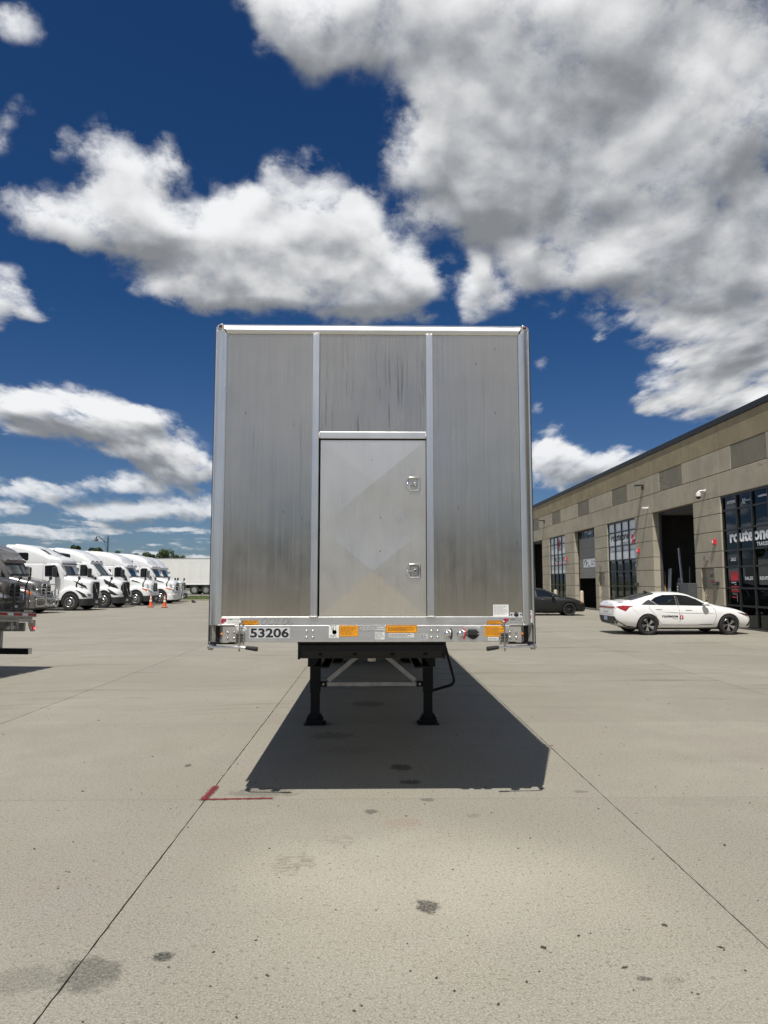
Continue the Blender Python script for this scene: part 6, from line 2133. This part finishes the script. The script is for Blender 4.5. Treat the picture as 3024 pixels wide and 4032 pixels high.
        # lamps and intakes
        if kind == 'round':
            decal('headlight', [(s * 0.62, 0.93), (s * 0.70, 1.04), (s * 1.05, 1.22), (s * 1.10, 1.20), (s * 1.02, 0.98)], '+x', lowv, M_LENS, r, 0.012, 0.12)
            decal('turn_signal', [(-0.36, 1.04), (-0.80, 1.24), (-0.74, 1.28), (-0.34, 1.16)], side, lowv, M_AMBER, r, 0.014, 0.15)
            decal('hood_vent', [(-1.0, 1.62), (-1.75, 1.78), (-1.72, 1.88), (-1.2, 1.74)], side, bvh_of([hb]), M_TRIM, r, 0.012, 0.2)
        elif kind == 'upright':
            decal('hood_vent', [(-0.30, 1.28), (-0.42, 1.50), (-1.20, 1.80), (-1.30, 1.84), (-0.80, 1.54)], side, bvh_of([hb]), M_TRIM, r, 0.015, 0.15)
            decal('headlight', [(-0.16, 0.80), (-0.30, 1.0), (-0.62, 1.16), (-0.98, 1.28), (-0.55, 1.0), (-0.40, 0.80)], side, lowv, M_TRIM, r, 0.012, 0.12)
            decal('headlight', [(s * 0.66, 0.86), (s * 0.95, 0.86), (s * 0.98, 1.02), (s * 0.70, 0.98)], '+x', lowv, M_LENS, r, 0.012, 0.12)
            decal('indicator', [(-0.75, 0.86), (-1.0, 0.86), (-1.0, 0.89), (-0.75, 0.89)], side, lowv, M_TRIM, r, 0.012, 0.2)
        else:
            decal('hood_vent', [(-0.34, 1.26), (-0.50, 1.48), (-1.40, 1.92), (-1.46, 1.90), (-1.28, 1.62), (-0.60, 1.28)], side, bvh_of([hb]), M_TRIM, r, 0.015, 0.15)
            decal('headlight', [(-0.16, 0.86), (-0.50, 1.06), (-1.02, 1.34), (-0.78, 1.06), (-0.86, 0.98), (-0.42, 0.84)], side, lowv, M_TRIM, r, 0.012, 0.12)
            decal('nose_panel', [(s * 0.40, 0.80), (s * 0.62, 0.86), (s * 0.60, 1.45), (s * 0.46, 1.62)], '+x', lowv, M_TRIM, r, 0.014, 0.12)
        truck_wheel(r, -1.25, s * 1.125, s, M_ALLOY)
        for xx in (-6.05, -7.35):
            truck_wheel(r, xx, s * 1.06, s, M_ALLOY, dual=True)
        MB().lathe([(0.30, 0), (0.32, 0.03), (0.32, 1.3), (0.30, 1.33)], (-4.9, s * 0.90, 0.62), (1, 0, 0), 20).build('fuel_tank', M_ALLOY, r, smooth=50)
    # grille
    if kind == 'round':
        g = bpy.data.objects.new('grille', None)
        C.objects.link(g)
        g.parent = r
        out = [(-0.40, 0.70), (0.40, 0.70), (0.50, 1.25), (0.47, 1.52), (0.36, 1.66), (-0.36, 1.66), (-0.47, 1.52), (-0.50, 1.25)]
        MB().prism(out, YZ, -0.16, -0.085).build('grille_frame', M_TRIM if paint is M_TAUPE else M_SILVER, g, bevel=0.02)
        inn = [(a * 0.86, 0.76 + (b - 0.70) * 0.88) for a, b in out]
        MB().prism(inn, YZ, -0.10, -0.075).build('grille_mesh', M_DARK, g)
        first = None
        for z in (0.86, 1.02, 1.18, 1.34, 1.48):
            b = MB().box(-0.078, -0.055, -0.40, 0.40, -0.022, 0.022).build('grille_bar', M_TRIM if paint is M_TAUPE else M_SILVER, g, bevel=0.006) if first is None else share(first, (0, 0, z))
            b.location = (0, 0, z)
            first = first or b
        MB().prism([(0.10 * math.cos(RAD(a)), 1.60 + 0.035 * math.sin(RAD(a))) for a in range(0, 360, 30)], YZ, -0.085, -0.07).build('badge', M_ALLOY, g)
    else:
        g = bpy.data.objects.new('grille', None)
        C.objects.link(g)
        g.parent = r
        hw = 0.44 if kind == 'upright' else 0.50
        out = [(-hw * 0.92, 0.62), (hw * 0.92, 0.62), (hw, 1.60), (hw * 0.85, 1.72), (-hw * 0.85, 1.72), (-hw, 1.60)]
        MB().prism(out, YZ, -0.20, -0.055).build('grille_frame', M_TRIMGREY, g, bevel=0.02)
        MB().prism([(a * 0.90, 0.68 + (b - 0.62) * 0.90) for a, b in out], YZ, -0.06, -0.045).build('grille_mesh', M_DARK, g)
        first = None
        for k in range(9):
            z = 0.74 + 0.10 * k
            b = MB().bar((-0.040, -hw * 0.78, -0.05), (-0.040, hw * 0.78, 0.05), 0.016, 0.020).build('grille_bar', M_TRIMGREY, g) if first is None else share(first, (0, 0, z))
            b.location = (0, 0, z)
            first = first or b
        MB().bar((-0.030, 0.33, 0.72), (-0.030, -0.33, 1.66), 0.03, 0.012, up=(1, 0, 0)).build('diagonal_bar', M_ALLOY, g)
        MB().prism([(0.075 * math.cos(RAD(a)), 1.19 + 0.075 * math.sin(RAD(a))) for a in range(0, 360, 24)], YZ, -0.036, -0.022).build('badge', M_ALLOY, g)
    # bumper
    bp = [(-0.62, -1.235), (-0.34, -1.225), (-0.12, -1.06), (-0.03, -0.70), (0.0, -0.30), (0.0, 0.30), (-0.03, 0.70), (-0.12, 1.06), (-0.34, 1.225), (-0.62, 1.235), (-0.62, 0.9), (-0.40, 0.6), (-0.40, -0.6), (-0.62, -0.9)]
    MB().prism(bp, XY, 0.30, 0.72).build('bumper', M_TRIM if bumper_dark else paint, r, bevel=0.03, smooth=40)
    if not bumper_dark:
        MB().prism([(a, b * 0.985) for a, b in bp], XY, 0.24, 0.30).build('air_dam', M_TRIM, r)
    MB().box(0.0, 0.012, -0.16, 0.16, 0.42, 0.58).build('number_plate', M_SILVER_STICK, r)
    # chassis
    for s in (-1, 1):
        MB().box(-8.1, -1.0, s * 0.43 - 0.04, s * 0.43 + 0.04, 0.70, 0.98).build('chassis_rail', M_TRIM, r)
    MB().box(-2.0, -0.5, -0.42, 0.42, 0.35, 1.0).build('engine_block', M_DARK, r)
    MB().box(-1.32, -1.18, -0.95, 0.95, 0.42, 0.54).build('front_axle', M_DARK, r)
    for xx in (-6.05, -7.35):
        MB().box(xx - 0.1, xx + 0.1, -0.95, 0.95, 0.40, 0.62).build('rear_axle', M_DARK, r)
    MB().box(-7.4, -6.2, -0.45, 0.45, 1.0, 1.12).build('fifth_wheel', M_TRIM, r, bevel=0.03)
    for s in (-1, 1):
        MB().box(-6.16, -6.06, *sorted((s * 0.95, s * 1.15)), 0.9, 3.3).build('exhaust_guard', M_TRIM, r) if s > 0 else None
    if guard is not None:
        q = bpy.data.objects.new('bull_bar', None)
        C.objects.link(q)
        q.parent = r

        def loop(y0, y1, z0, z1, xa, rad=0.10):
            pts = []
            for a, b in rrect(y0, y1, z0, z1, rad, 4):
                pts.append((xa - 0.22 * (abs(a) / 1.25) ** 2.2, a, b))
            return pts
        for s in (-1, 1):
            ya, yb = sorted((s * 0.50, s * 1.16))
            MB().tube(loop(ya, yb, 0.92, 1.36, 0.20), 0.032, 8, closed=True).build('side_loop', guard, q, smooth=60)
            MB().tube(loop(ya, yb, 0.42, 0.82, 0.20), 0.032, 8, closed=True).build('side_loop', guard, q, smooth=60)
            MB().tube([(0.02, s * 0.46, 0.46), (0.24, s * 0.46, 0.46)], 0.03, 8).build('mount', guard, q)
        MB().tube(loop(-0.48, 0.48, 0.44, 1.58, 0.24), 0.036, 8, closed=True).build('centre_loop', guard, q, smooth=60)
        for z in (0.80, 1.20):
            MB().tube([(0.235, -0.46, z), (0.24, 0, z), (0.235, 0.46, z)], 0.024, 8).build('cross_tube', guard, q, smooth=60)
    done = set()

    def squash(o):
        for ch in o.children:
            if ch.name.split('.')[0] == 'wheel':
                ch.location.x *= KX
                continue
            if ch.type == 'MESH':
                ch.location.x *= KX
                if ch.data.name not in done:
                    done.add(ch.data.name)
                    for v in ch.data.vertices:
                        v.co.x *= KX
            squash(ch)
    squash(r)
    return r


H = RAD(-3)
make_truck('round', 'taupe tractor with black bull bar, first of the row, behind the flatbed', M_TAUPE, (-17.5, 35.5, 0), H, True, M_TRIM)
make_truck('round', 'grey metallic tractor with silver bull bar, second from the left', M_GREYMET, (-18.0, 40.0, 0), RAD(-4), False, M_ALLOY)
make_truck('upright', 'white tractor with tall upright grille and diagonal bar, beside the grey tractor', M_TRUCKWHITE, (-17.0, 44.5, 0), H, True)
make_truck('wedge', 'white tractor with raked windscreen and angular black hood intakes', M_TRUCKWHITE, (-16.66, 49.0, 0), RAD(-5), True)
make_truck('round', 'white tractor with dark lower bumper right behind the traffic cones', M_TRUCKWHITE, (-16.05, 53.5, 0), RAD(-2), True, None, True)
make_truck('round', 'white tractor with white bumper and silver bull bar', M_TRUCKWHITE, (-15.6, 58.0, 0), H, False, M_ALLOY)
make_truck('round', 'white tractor farthest along the row, in front of the long white trailer', M_TRUCKWHITE, (-16.3, 62.5, 0), RAD(-5), True)

# the two dark cars half hidden by the trailer
make_car('matte charcoal hatchback at the right side of the big trailer', M_MATTE, (7.45, 37.5, 0), RAD(-3), 'hatch', 'dark cars by the warehouse')
make_car('glossy black car behind the matte charcoal hatchback', M_BLACKCAR, (7.15, 40.6, 0), RAD(-3), 'suv', 'dark cars by the warehouse')

# ------------------------------------------------------------------ flatbed trailer, tail towards the trucks, nose out of frame
M_LITRED = emission('lit red lamp', (1.0, 0.05, 0.08), 3.0, (0.5, 0.01, 0.02))
M_TAPERED = mat('red reflective tape', (0.30, 0.012, 0.02), 0.35, var=0.08)
M_TAPEWHITE = mat('white reflective tape', (0.62, 0.66, 0.68), 0.35, var=0.08)
M_FLATALU = brushed('dull flatbed aluminium', (0.42, 0.42, 0.41), 0.5, vertical=False, streak=0.08, metal=0.7)
FB = thing('flatbed_trailer', 'flatbed trailer tail with red and white tape and a lit red lamp', 'trailer', (-6.67, 14.37, 0), math.atan2(-0.993, -0.116))


def dz(x):
    return 0.063 * min(x, 1.9)


def strip(name, x0, x1, y0, y1, za, zb, material, n=1, parent=None):
    xs = [x0] + ([1.9] if x0 < 1.9 < x1 else []) + [x1]
    rings = [[(x, y0, za + dz(x)), (x, y1, za + dz(x)), (x, y1, zb + dz(x)), (x, y0, zb + dz(x))] for x in xs]
    return MB().loft(rings).build(name, material, parent or FB)


DL = 11.8
strip('deck', 0.0, DL, -2.52, -0.09, 1.075, 1.135, M_FLATALU)
strip('rub_rail', 0.0, DL, -0.014, 0.0, 1.040, 1.122, M_FLATALU)
strip('rub_rail', 0.0, DL, -2.61, -2.596, 1.040, 1.122, M_FLATALU)
strip('side_rail', 0.0, DL, -0.10, -0.075, 0.99, 1.073, M_FLATALU)
strip('side_rail', 0.0, DL, -2.535, -2.51, 0.99, 1.073, M_FLATALU)
first = None
k = 0
x = 0.06
while x < DL - 0.3:
    for y in (-0.075, -2.596):
        o = strip('stake_pocket', x, x + 0.10, y, y + 0.061, 1.045, 1.118, M_FLATALU)
    x += 0.30
x, i = 0.0, 0
while x < DL - 0.3:
    red = i % 2 == 0
    w = 0.275 if red else 0.185
    strip('tape_block', x + 0.004, x + w, 0.0005, 0.002, 1.062, 1.108, M_TAPERED if red else M_TAPEWHITE)
    x += w
    i += 1
strip('lower_rail', 0.0, DL, -0.05, -0.02, 0.945, 0.985, M_FLATALU)
for y in (-0.78, -1.82):
    MB().box(0.3, DL, y - 0.06, y + 0.06, 0.76, 0.93).build('main_beam', M_BLACK, FB)
first = None
for j in range(20):
    xx = 0.4 + 0.58 * j
    if first is None:
        first = MB().box(0, 0.06, -2.5, -0.1, 0.93, 1.07).build('cross_member', M_GREYPAINT, FB)
        first.location = (xx, 0, dz(xx))
    else:
        share(first, (xx, 0, dz(xx)))
MB().box(0.02, 0.08, -2.40, -0.20, 0.765, 0.935).build('tail_frame', M_FLATALU, FB)
MB().box(0.05, 0.17, -2.57, -0.03, 0.325, 0.435).build('shaded_impact_bar', M_BLACK, FB, bevel=0.004)  # black colour painted in for the deck's shade on a grey bar
MB().box(0.052, 0.168, -0.03, -0.022, 0.327, 0.433).build('lit_bar_end', M_GREYPAINT, FB)  # end keeps the bar's own grey, where it reads as lit
for y in (-0.68, -1.92):
    MB().box(0.07, 0.15, y - 0.05, y + 0.05, 0.435, 0.79).build('bar_upright', M_FLATALU, FB)
MB().prism([(0.0, 0.98), (0.23, 0.97), (0.22, 0.90), (0.13, 0.765), (0.0, 0.765)], lambda a, b, d: (a, d, b), -0.03, -0.006).build('lamp_bracket', M_FLATALU, FB, bevel=0.004)
MB().lathe([(0.036, 0), (0.034, 0.012), (0.02, 0.02), (0, 0.022)], (0.13, -0.006, 0.905), (0, 1, 0), 18).build('amber_lamp', M_AMBER, FB, smooth=60)
MB().lathe([(0.040, 0), (0.040, 0.01)], (0.055, -0.006, 0.825), (0, 1, 0), 18).build('lamp_grommet', M_RUBBER, FB)
MB().lathe([(0.030, 0.0), (0.028, 0.016), (0, 0.022)], (0.055, -0.004, 0.825), (0, 1, 0), 18).build('red_lamp', M_LITRED, FB, smooth=60)
MB().lathe([(0.028, 0), (0.026, 0.02), (0, 0.03)], (0.16, -0.006, 0.96), (0, 1, 0), 16).build('lamp_dome', M_CHROME, FB, smooth=60)
MB().box(-0.01, 0.0, -0.10, -0.02, 0.80, 0.95).build('tail_reflector', M_TAIL, FB)
for xx in (0.52, 2.4, 4.3):
    q = bpy.data.objects.new('strap_winch', None)
    C.objects.link(q)
    q.parent = FB
    MB().box(xx, xx + 0.02, -0.18, -0.03, 0.83, 0.98).build('winch_cheek', M_FLATALU, q)
    MB().box(xx + 0.16, xx + 0.18, -0.18, -0.03, 0.83, 0.98).build('winch_cheek', M_FLATALU, q)
    MB().tube([(xx - 0.02, -0.10, 0.88), (xx + 0.30, -0.10, 0.88)], 0.04, 12).build('winch_drum', M_FLATALU, q, smooth=50)
for xx in (3.0, 4.3):
    MB().tube([(xx, -2.35, 0.45), (xx, -0.25, 0.45)], 0.06, 10).build('axle', M_BLACK, FB)
    for y, s in ((-0.22, 1), (-0.55, 1), (-2.05, -1), (-2.38, -1)):
        MB().lathe(tyre_profile(0.45, 0.27, 0.27), (xx, y, 0.45), (0, 1, 0), 28, closed=True).build('tyre', M_TYRE, FB, smooth=40)
        MB().lathe([(0.27, 0.1), (0.25, 0.02), (0.1, -0.02), (0, -0.02)], (xx, y, 0.45), (0, s, 0), 20).build('wheel_disc', M_ALLOY, FB, smooth=50)
for y in (-0.7, -1.9):
    MB().box(9.6, 9.72, y - 0.06, y + 0.06, 0.02, 0.93).build('landing_leg', M_BLACK, FB)
    MB().box(9.52, 9.80, y - 0.14, y + 0.14, 0.0, 0.02).build('foot', M_BLACK, FB)

# ------------------------------------------------------------------ traffic cones
M_CONE = mat('orange cone plastic', (0.62, 0.085, 0.025), 0.5, var=0.12, scale=5)
M_CONEBAND = mat('white reflective collar', (0.74, 0.70, 0.66), 0.4, var=0.06)


def cone(x, y, label):
    r = thing('traffic_cone', label, 'traffic cone', (x, y, 0), random.uniform(0, 1), 'traffic cones before the white tractors')

    def rad(z):
        return 0.135 - 0.108 * (z - 0.05) / 0.80
    MB().prism(rrect(-0.19, 0.19, -0.19, 0.19, 0.05), XY, 0.0, 0.045).build('base', M_RUBBER, r, bevel=0.01)
    MB().lathe([(0.165, 0.045), (0.14, 0.06)] + [(rad(z), z) for z in (0.07, 0.42, 0.85)] + [(0.018, 0.86), (0, 0.86)], (0, 0, 0), (0, 0, 1), 20).build('cone_body', M_CONE, r, smooth=50)
    for a, b in ((0.40, 0.52), (0.60, 0.74)):
        MB().lathe([(rad(a) + 0.003, a), (rad(b) + 0.003, b)], (0, 0, 0), (0, 0, 1), 20).build('reflective_band', M_CONEBAND, r, smooth=50)
    return r


cone(-15.05, 49.0, 'orange traffic cone with white bands, the left-hand of the pair')
cone(-13.88, 48.2, 'orange traffic cone with white bands, the right-hand of the pair')
o = MB().prism([(0, 0), (0.34, 0), (0.34, 0.05), (0.10, 0.22), (0, 0.22)], lambda a, b, d: (a, d, b), -0.1, 0.1).build('wheel_chock', M_TRIM)
o.location = (-14.9, 59.5, 0)
tag(o, 'small dark wheel chock on the concrete past the last tractor', 'wheel chock')

# ------------------------------------------------------------------ verge, road and the white trailer beyond
M_GRASS = mat('verge turf', (0.075, 0.095, 0.025), 0.95, var=0.35, scale=0.8)
M_KERB = mat('kerb concrete', (0.30, 0.27, 0.22), 0.85, var=0.15)
MB().box(-95, 13.6, 65.0, 65.3, -0.06, 0.13).build('kerb', M_KERB)['kind'] = 'structure'
rnd = random.Random(4)
mb = MB()
nx = 60
for j, (y, z) in enumerate(((65.3, 0.10), (67.5, 0.16), (70, 0.24), (73.2, 0.30))):
    for i in range(nx + 1):
        mb.v.append((-95 + 108.6 * i / nx, y, z + rnd.uniform(-0.02, 0.02)))
for j in range(3):
    for i in range(nx):
        q = j * (nx + 1) + i
        mb.f.append((q, q + 1, q + nx + 2, q + nx + 1))
mb.build('grass_verge', M_GRASS)['kind'] = 'structure'
mb = MB()
for _ in range(9000):
    x, y = rnd.uniform(-40, 0), rnd.uniform(65.4, 73.0)
    z = 0.10 + (y - 65.3) * 0.0255
    h, a = rnd.uniform(0.06, 0.16), rnd.uniform(0, 3.14)
    w = 0.02
    mb.add([(x - w * math.cos(a), y - w * math.sin(a), z), (x + w * math.cos(a), y + w * math.sin(a), z), (x + rnd.uniform(-0.05, 0.05), y, z + h)], [(0, 1, 2)])
tag(mb.build('grass', mat('grass blades', (0.085, 0.115, 0.03), 0.8, var=0.4, scale=3)), 'short green grass on the verge past the tractors', 'grass', kind='stuff')
MB().box(-300, 60, 73.2, 110, -0.06, 0.31).build('road', mat('road concrete', (0.25, 0.235, 0.20), 0.9, var=0.12, scale=0.3))['kind'] = 'structure'

RF = thing('white_trailer', 'long white ribbed box trailer parked beyond the grass verge behind the tractors', 'trailer', (-15.5, 79.6, 0.31))
M_BOXW = mat('white trailer panel', (0.70, 0.70, 0.68), 0.4, var=0.04, scale=0.8)
mb = MB()
for j in range(20):
    z = 1.20 + 0.138 * j
    mb.box(0.0, 1.165, -0.012, 0.02, z + 0.006, z + 0.132)
mb.box(0.0, 1.165, 0.0, 0.03, 1.20, 3.96)
first = None
for i in range(14):
    if first is None:
        first = mb.build('side_panel', M_BOXW, RF)
        first.location = (-1.18, 0, 0)
    else:
        share(first, (-1.18 * (i + 1), 0, 0))
first = None
for i in range(15):
    if first is None:
        first = MB().box(-0.012, 0.012, -0.03, 0.0, 1.2, 3.96).build('side_post', M_BOXW, RF)
    else:
        share(first, (-1.18 * i, 0, 0))
MB().box(-16.55, 0.02, -0.035, 2.6, 3.962, 4.03).build('roof', M_SILVER, RF)
MB().box(-16.55, 0.02, -0.04, 2.6, 1.08, 1.195).build('bottom_rail', M_WHITEPLASTIC, RF)
MB().box(-16.5, 0.0, 2.56, 2.59, 1.2, 3.96).build('far_side', M_BOXW, RF)
for x in (-16.53, -0.01):
    MB().box(x, x + 0.02, 0.035, 2.555, 1.2, 3.96).build('end_wall', M_BOXW, RF)
MB().box(-6.6, -1.0, 0.3, 2.2, 0.7, 1.07).build('axle_frame', M_BLACK, RF)
MB().box(-12, -6.6, 0.7, 1.9, 0.85, 1.07).build('frame', M_BLACK, RF)
MB().box(-12.9, -12.7, 0.3, 0.45, 0.0, 1.07).build('landing_leg', M_BLACK, RF)
for x in (-4.2, -2.9):
    for y, s in ((0.16, -1), (2.4, 1)):
        MB().lathe(tyre_profile(0.52, 0.3, 0.3), (x, y, 0.52), (0, 1, 0), 26, closed=True).build('tyre', M_TYRE, RF, smooth=40)
        MB().lathe([(0.30, 0.13), (0.27, 0.12), (0.24, 0.04), (0.12, 0.02), (0.10, 0.14), (0, 0.15)], (x, y, 0.52), (0, s, 0), 22).build('wheel_disc', M_ALLOY, RF, smooth=50)

# ------------------------------------------------------------------ street lamp
M_POLE = mat('dark blue pole paint', (0.012, 0.018, 0.035), 0.45, var=0.1)
SLP = thing('street_lamp', 'dark gooseneck street lamp rising behind the white tractors', 'street lamp', (-35.1, 95.0, 0.31))
MB().lathe([(0.16, 0), (0.16, 0.5), (0.11, 0.6), (0.085, 7.2), (0.05, 7.25), (0.05, 7.5), (0, 7.6)], (0, 0, 0), (0, 0, 1), 12).build('pole', M_POLE, SLP, smooth=40)
arc = [(0.0, 0, 6.62), (-0.25, 0, 6.66), (-0.55, 0, 6.82), (-0.85, 0, 7.10), (-1.10, 0, 7.36), (-1.32, 0, 7.46), (-1.48, 0, 7.42), (-1.55, 0, 7.28)]
MB().tube(arc, 0.045, 8).build('arm', M_POLE, SLP, smooth=60)
MB().tube([(0.0, 0, 5.2), (-0.12, 0, 5.7), (-0.30, 0, 6.25), (-0.52, 0, 6.80)], 0.028, 6).build('brace', M_POLE, SLP, smooth=60)
MB().lathe([(0.05, 0.16), (0.09, 0.02), (0.10, -0.12), (0.20, -0.22), (0.30, -0.36), (0.27, -0.42)], (-1.55, 0, 7.22), (0, 0, 1), 16).build('lamp_shade', M_POLE, SLP, smooth=50)
MB().lathe([(0.22, -0.40), (0.18, -0.52), (0, -0.56)], (-1.55, 0, 7.22), (0, 0, 1), 14).build('lens', M_CONEBAND, SLP, smooth=60)

# ------------------------------------------------------------------ trees far behind
def leaf_mat(name, a, b_):
    m, t, b = principled(name)
    pos = t.n('ShaderNodeNewGeometry').outputs['Position']
    n = t.noise(pos, 0.9, 4, 0.65)
    at = t.n('ShaderNodeObjectInfo').outputs['Random']
    t.link(t.mix(t.ss(t.m('ADD', n, t.m('MULTIPLY', t.m('SUBTRACT', at, 0.5), 0.15)), 0.35, 0.65), a, b_), b.inputs['Base Color'])
    b.inputs['Roughness'].default_value = 0.7
    return m


M_LEAF = leaf_mat('summer foliage', (0.020, 0.038, 0.012), (0.055, 0.085, 0.028))
M_LEAF2 = leaf_mat('olive foliage', (0.035, 0.050, 0.020), (0.085, 0.105, 0.045))
M_BARK = mat('bark', (0.09, 0.07, 0.05), 0.9, var=0.3)


def crown_mesh(w, h, n, rnd, size, lobes, base=0.0):
    mb = MB()
    L = [(rnd.uniform(-0.55, 0.55) * w / 2, rnd.uniform(-0.5, 0.5) * w / 2, base + h * rnd.uniform(0.25, 0.80), rnd.uniform(0.28, 0.5) * min(w, h) * 0.8) for _ in range(lobes)]
    L.append((0, 0, base + h * 0.72, 0.30 * min(w, h)))
    for _ in range(n):
        lx, ly, lz, lr = rnd.choice(L)
        while True:
            d = Vector((rnd.uniform(-1, 1), rnd.uniform(-1, 1), rnd.uniform(-1, 1)))
            if 0.2 < d.length < 1:
                break
        d = d.normalized() * (d.length ** 0.4) * lr
        c = Vector((lx, ly, lz)) + Vector((d.x, d.y, d.z * 0.85))
        u = Vector((rnd.gauss(0, 1), rnd.gauss(0, 1), rnd.gauss(0, 1))).normalized()
        v = u.orthogonal().normalized()
        s = size * rnd.uniform(0.5, 1.2)
        mb.add([c - u * s, c + v * s * 0.55, c + u * s, c - v * s * 0.55], [(0, 1, 2, 3)])
    return mb


def tree(px, top, wpx, D, label, n=900, lobes=9, material=None, seed=0, size=0.34):
    rnd = random.Random(seed)
    x = (px - 1464) / 2796 * D
    h = 1.744 + (2290 - top) / 2796 * D
    w = wpx / 2796 * D
    r = thing('broadleaf_tree', label, 'tree', (x, D, 0), 0, 'trees beyond the parked vehicles')
    ch = min(h * 0.62, w * 1.15)
    crown_mesh(w, ch, n, rnd, size, lobes, h - ch).build('crown', material or M_LEAF, r)
    mb = MB().tube([(0, 0, -0.1), (0.05, 0, (h - ch) * 0.7), (0.0, 0.05, h - ch * 0.55)], [0.28, 0.2, 0.10], 8)
    for k in range(5):
        a = rnd.uniform(0, 6.28)
        mb.tube([(0, 0, h - ch * rnd.uniform(0.7, 1.05)), (math.cos(a) * w * 0.16, math.sin(a) * w * 0.16, h - ch * 0.6), (math.cos(a) * w * 0.32, math.sin(a) * w * 0.32, h - ch * 0.35)], [0.10, 0.07, 0.03], 6)
    mb.build('trunk', M_BARK, r)


T = [(649, 2161, 62, 210, 'tall round dark tree above the middle of the white trailer', 1500, 10, M_LEAF),
     (700, 2184, 34, 215, 'low loose tree just right of the tall round tree', 500, 6, M_LEAF2),
     (726, 2187, 30, 220, 'small sparse tree at the right end of the tree row', 380, 5, M_LEAF2),
     (608, 2182, 34, 215, 'small dark tree tucked left of the tall round tree', 600, 6, M_LEAF),
     (577, 2175, 46, 205, 'broad dark tree third from the right in the row', 900, 8, M_LEAF),
     (540, 2178, 48, 210, 'wide low dark tree left of the broad dark tree', 900, 8, M_LEAF),
     (512, 2183, 34, 215, 'low dark tree at the left end of the tree row', 600, 6, M_LEAF),
     (470, 2170, 18, 190, 'thin sparse sapling right of the street lamp', 160, 4, M_LEAF2),
     (396, 2155, 36, 170, 'pointed dark tree just left of the street lamp pole', 800, 7, M_LEAF),
     (372, 2160, 28, 172, 'small dark tree left of the pointed one', 500, 6, M_LEAF),
     (318, 2152, 26, 180, 'tree top peeping over the raked white tractor', 400, 5, M_LEAF),
     (296, 2149, 16, 182, 'tiny tree top over the roof of the raked white tractor', 240, 4, M_LEAF)]
for i, t_ in enumerate(T):
    tree(*t_[:5], n=t_[5], lobes=t_[6], material=t_[7], seed=i + 11)

# the wood that closes the yard behind the camera: it is what the trailer's front mirrors
rnd = random.Random(5)
mb = MB()
for _ in range(170):
    bx, by = rnd.uniform(-70, 60), rnd.uniform(-84, -66)
    w = rnd.uniform(5, 9)
    c = crown_mesh(w, rnd.uniform(4.5, 7.5), 130, rnd, 0.75, 6, 0.2)
    mb.add([(a + bx, b + by, z) for a, b, z in c.v], c.f)
tag(mb.build('treeline', M_LEAF), 'dense green wood behind the camera', 'woodland', kind='stuff')

# grit and dead leaves scattered over the slabs
mb = MB()
rnd = random.Random(9)
for _ in range(420):
    y = 2.4 + 16 * rnd.random() ** 1.8
    x = rnd.uniform(-0.62, 0.62) * y
    s = rnd.uniform(0.004, 0.013) * (1 if rnd.random() < 0.85 else 1.9)
    a = rnd.uniform(0, 6.28)
    ca, sa = math.cos(a) * s, math.sin(a) * s
    k = rnd.uniform(0.35, 0.8)
    h = rnd.uniform(0.002, 0.008)
    mb.add([(x + ca, y + sa, 0.001), (x - sa * k, y + ca * k, 0.001), (x - ca, y - sa, 0.001), (x + sa * k, y - ca * k, 0.001), (x, y, 0.001 + h)], [(0, 1, 4), (1, 2, 4), (2, 3, 4), (3, 0, 4)])
tag(mb.build('debris', mat('dark grit', (0.05, 0.042, 0.034), 0.9, var=0.4, scale=2)), 'dark grit and leaf bits on the concrete', 'debris', kind='stuff')
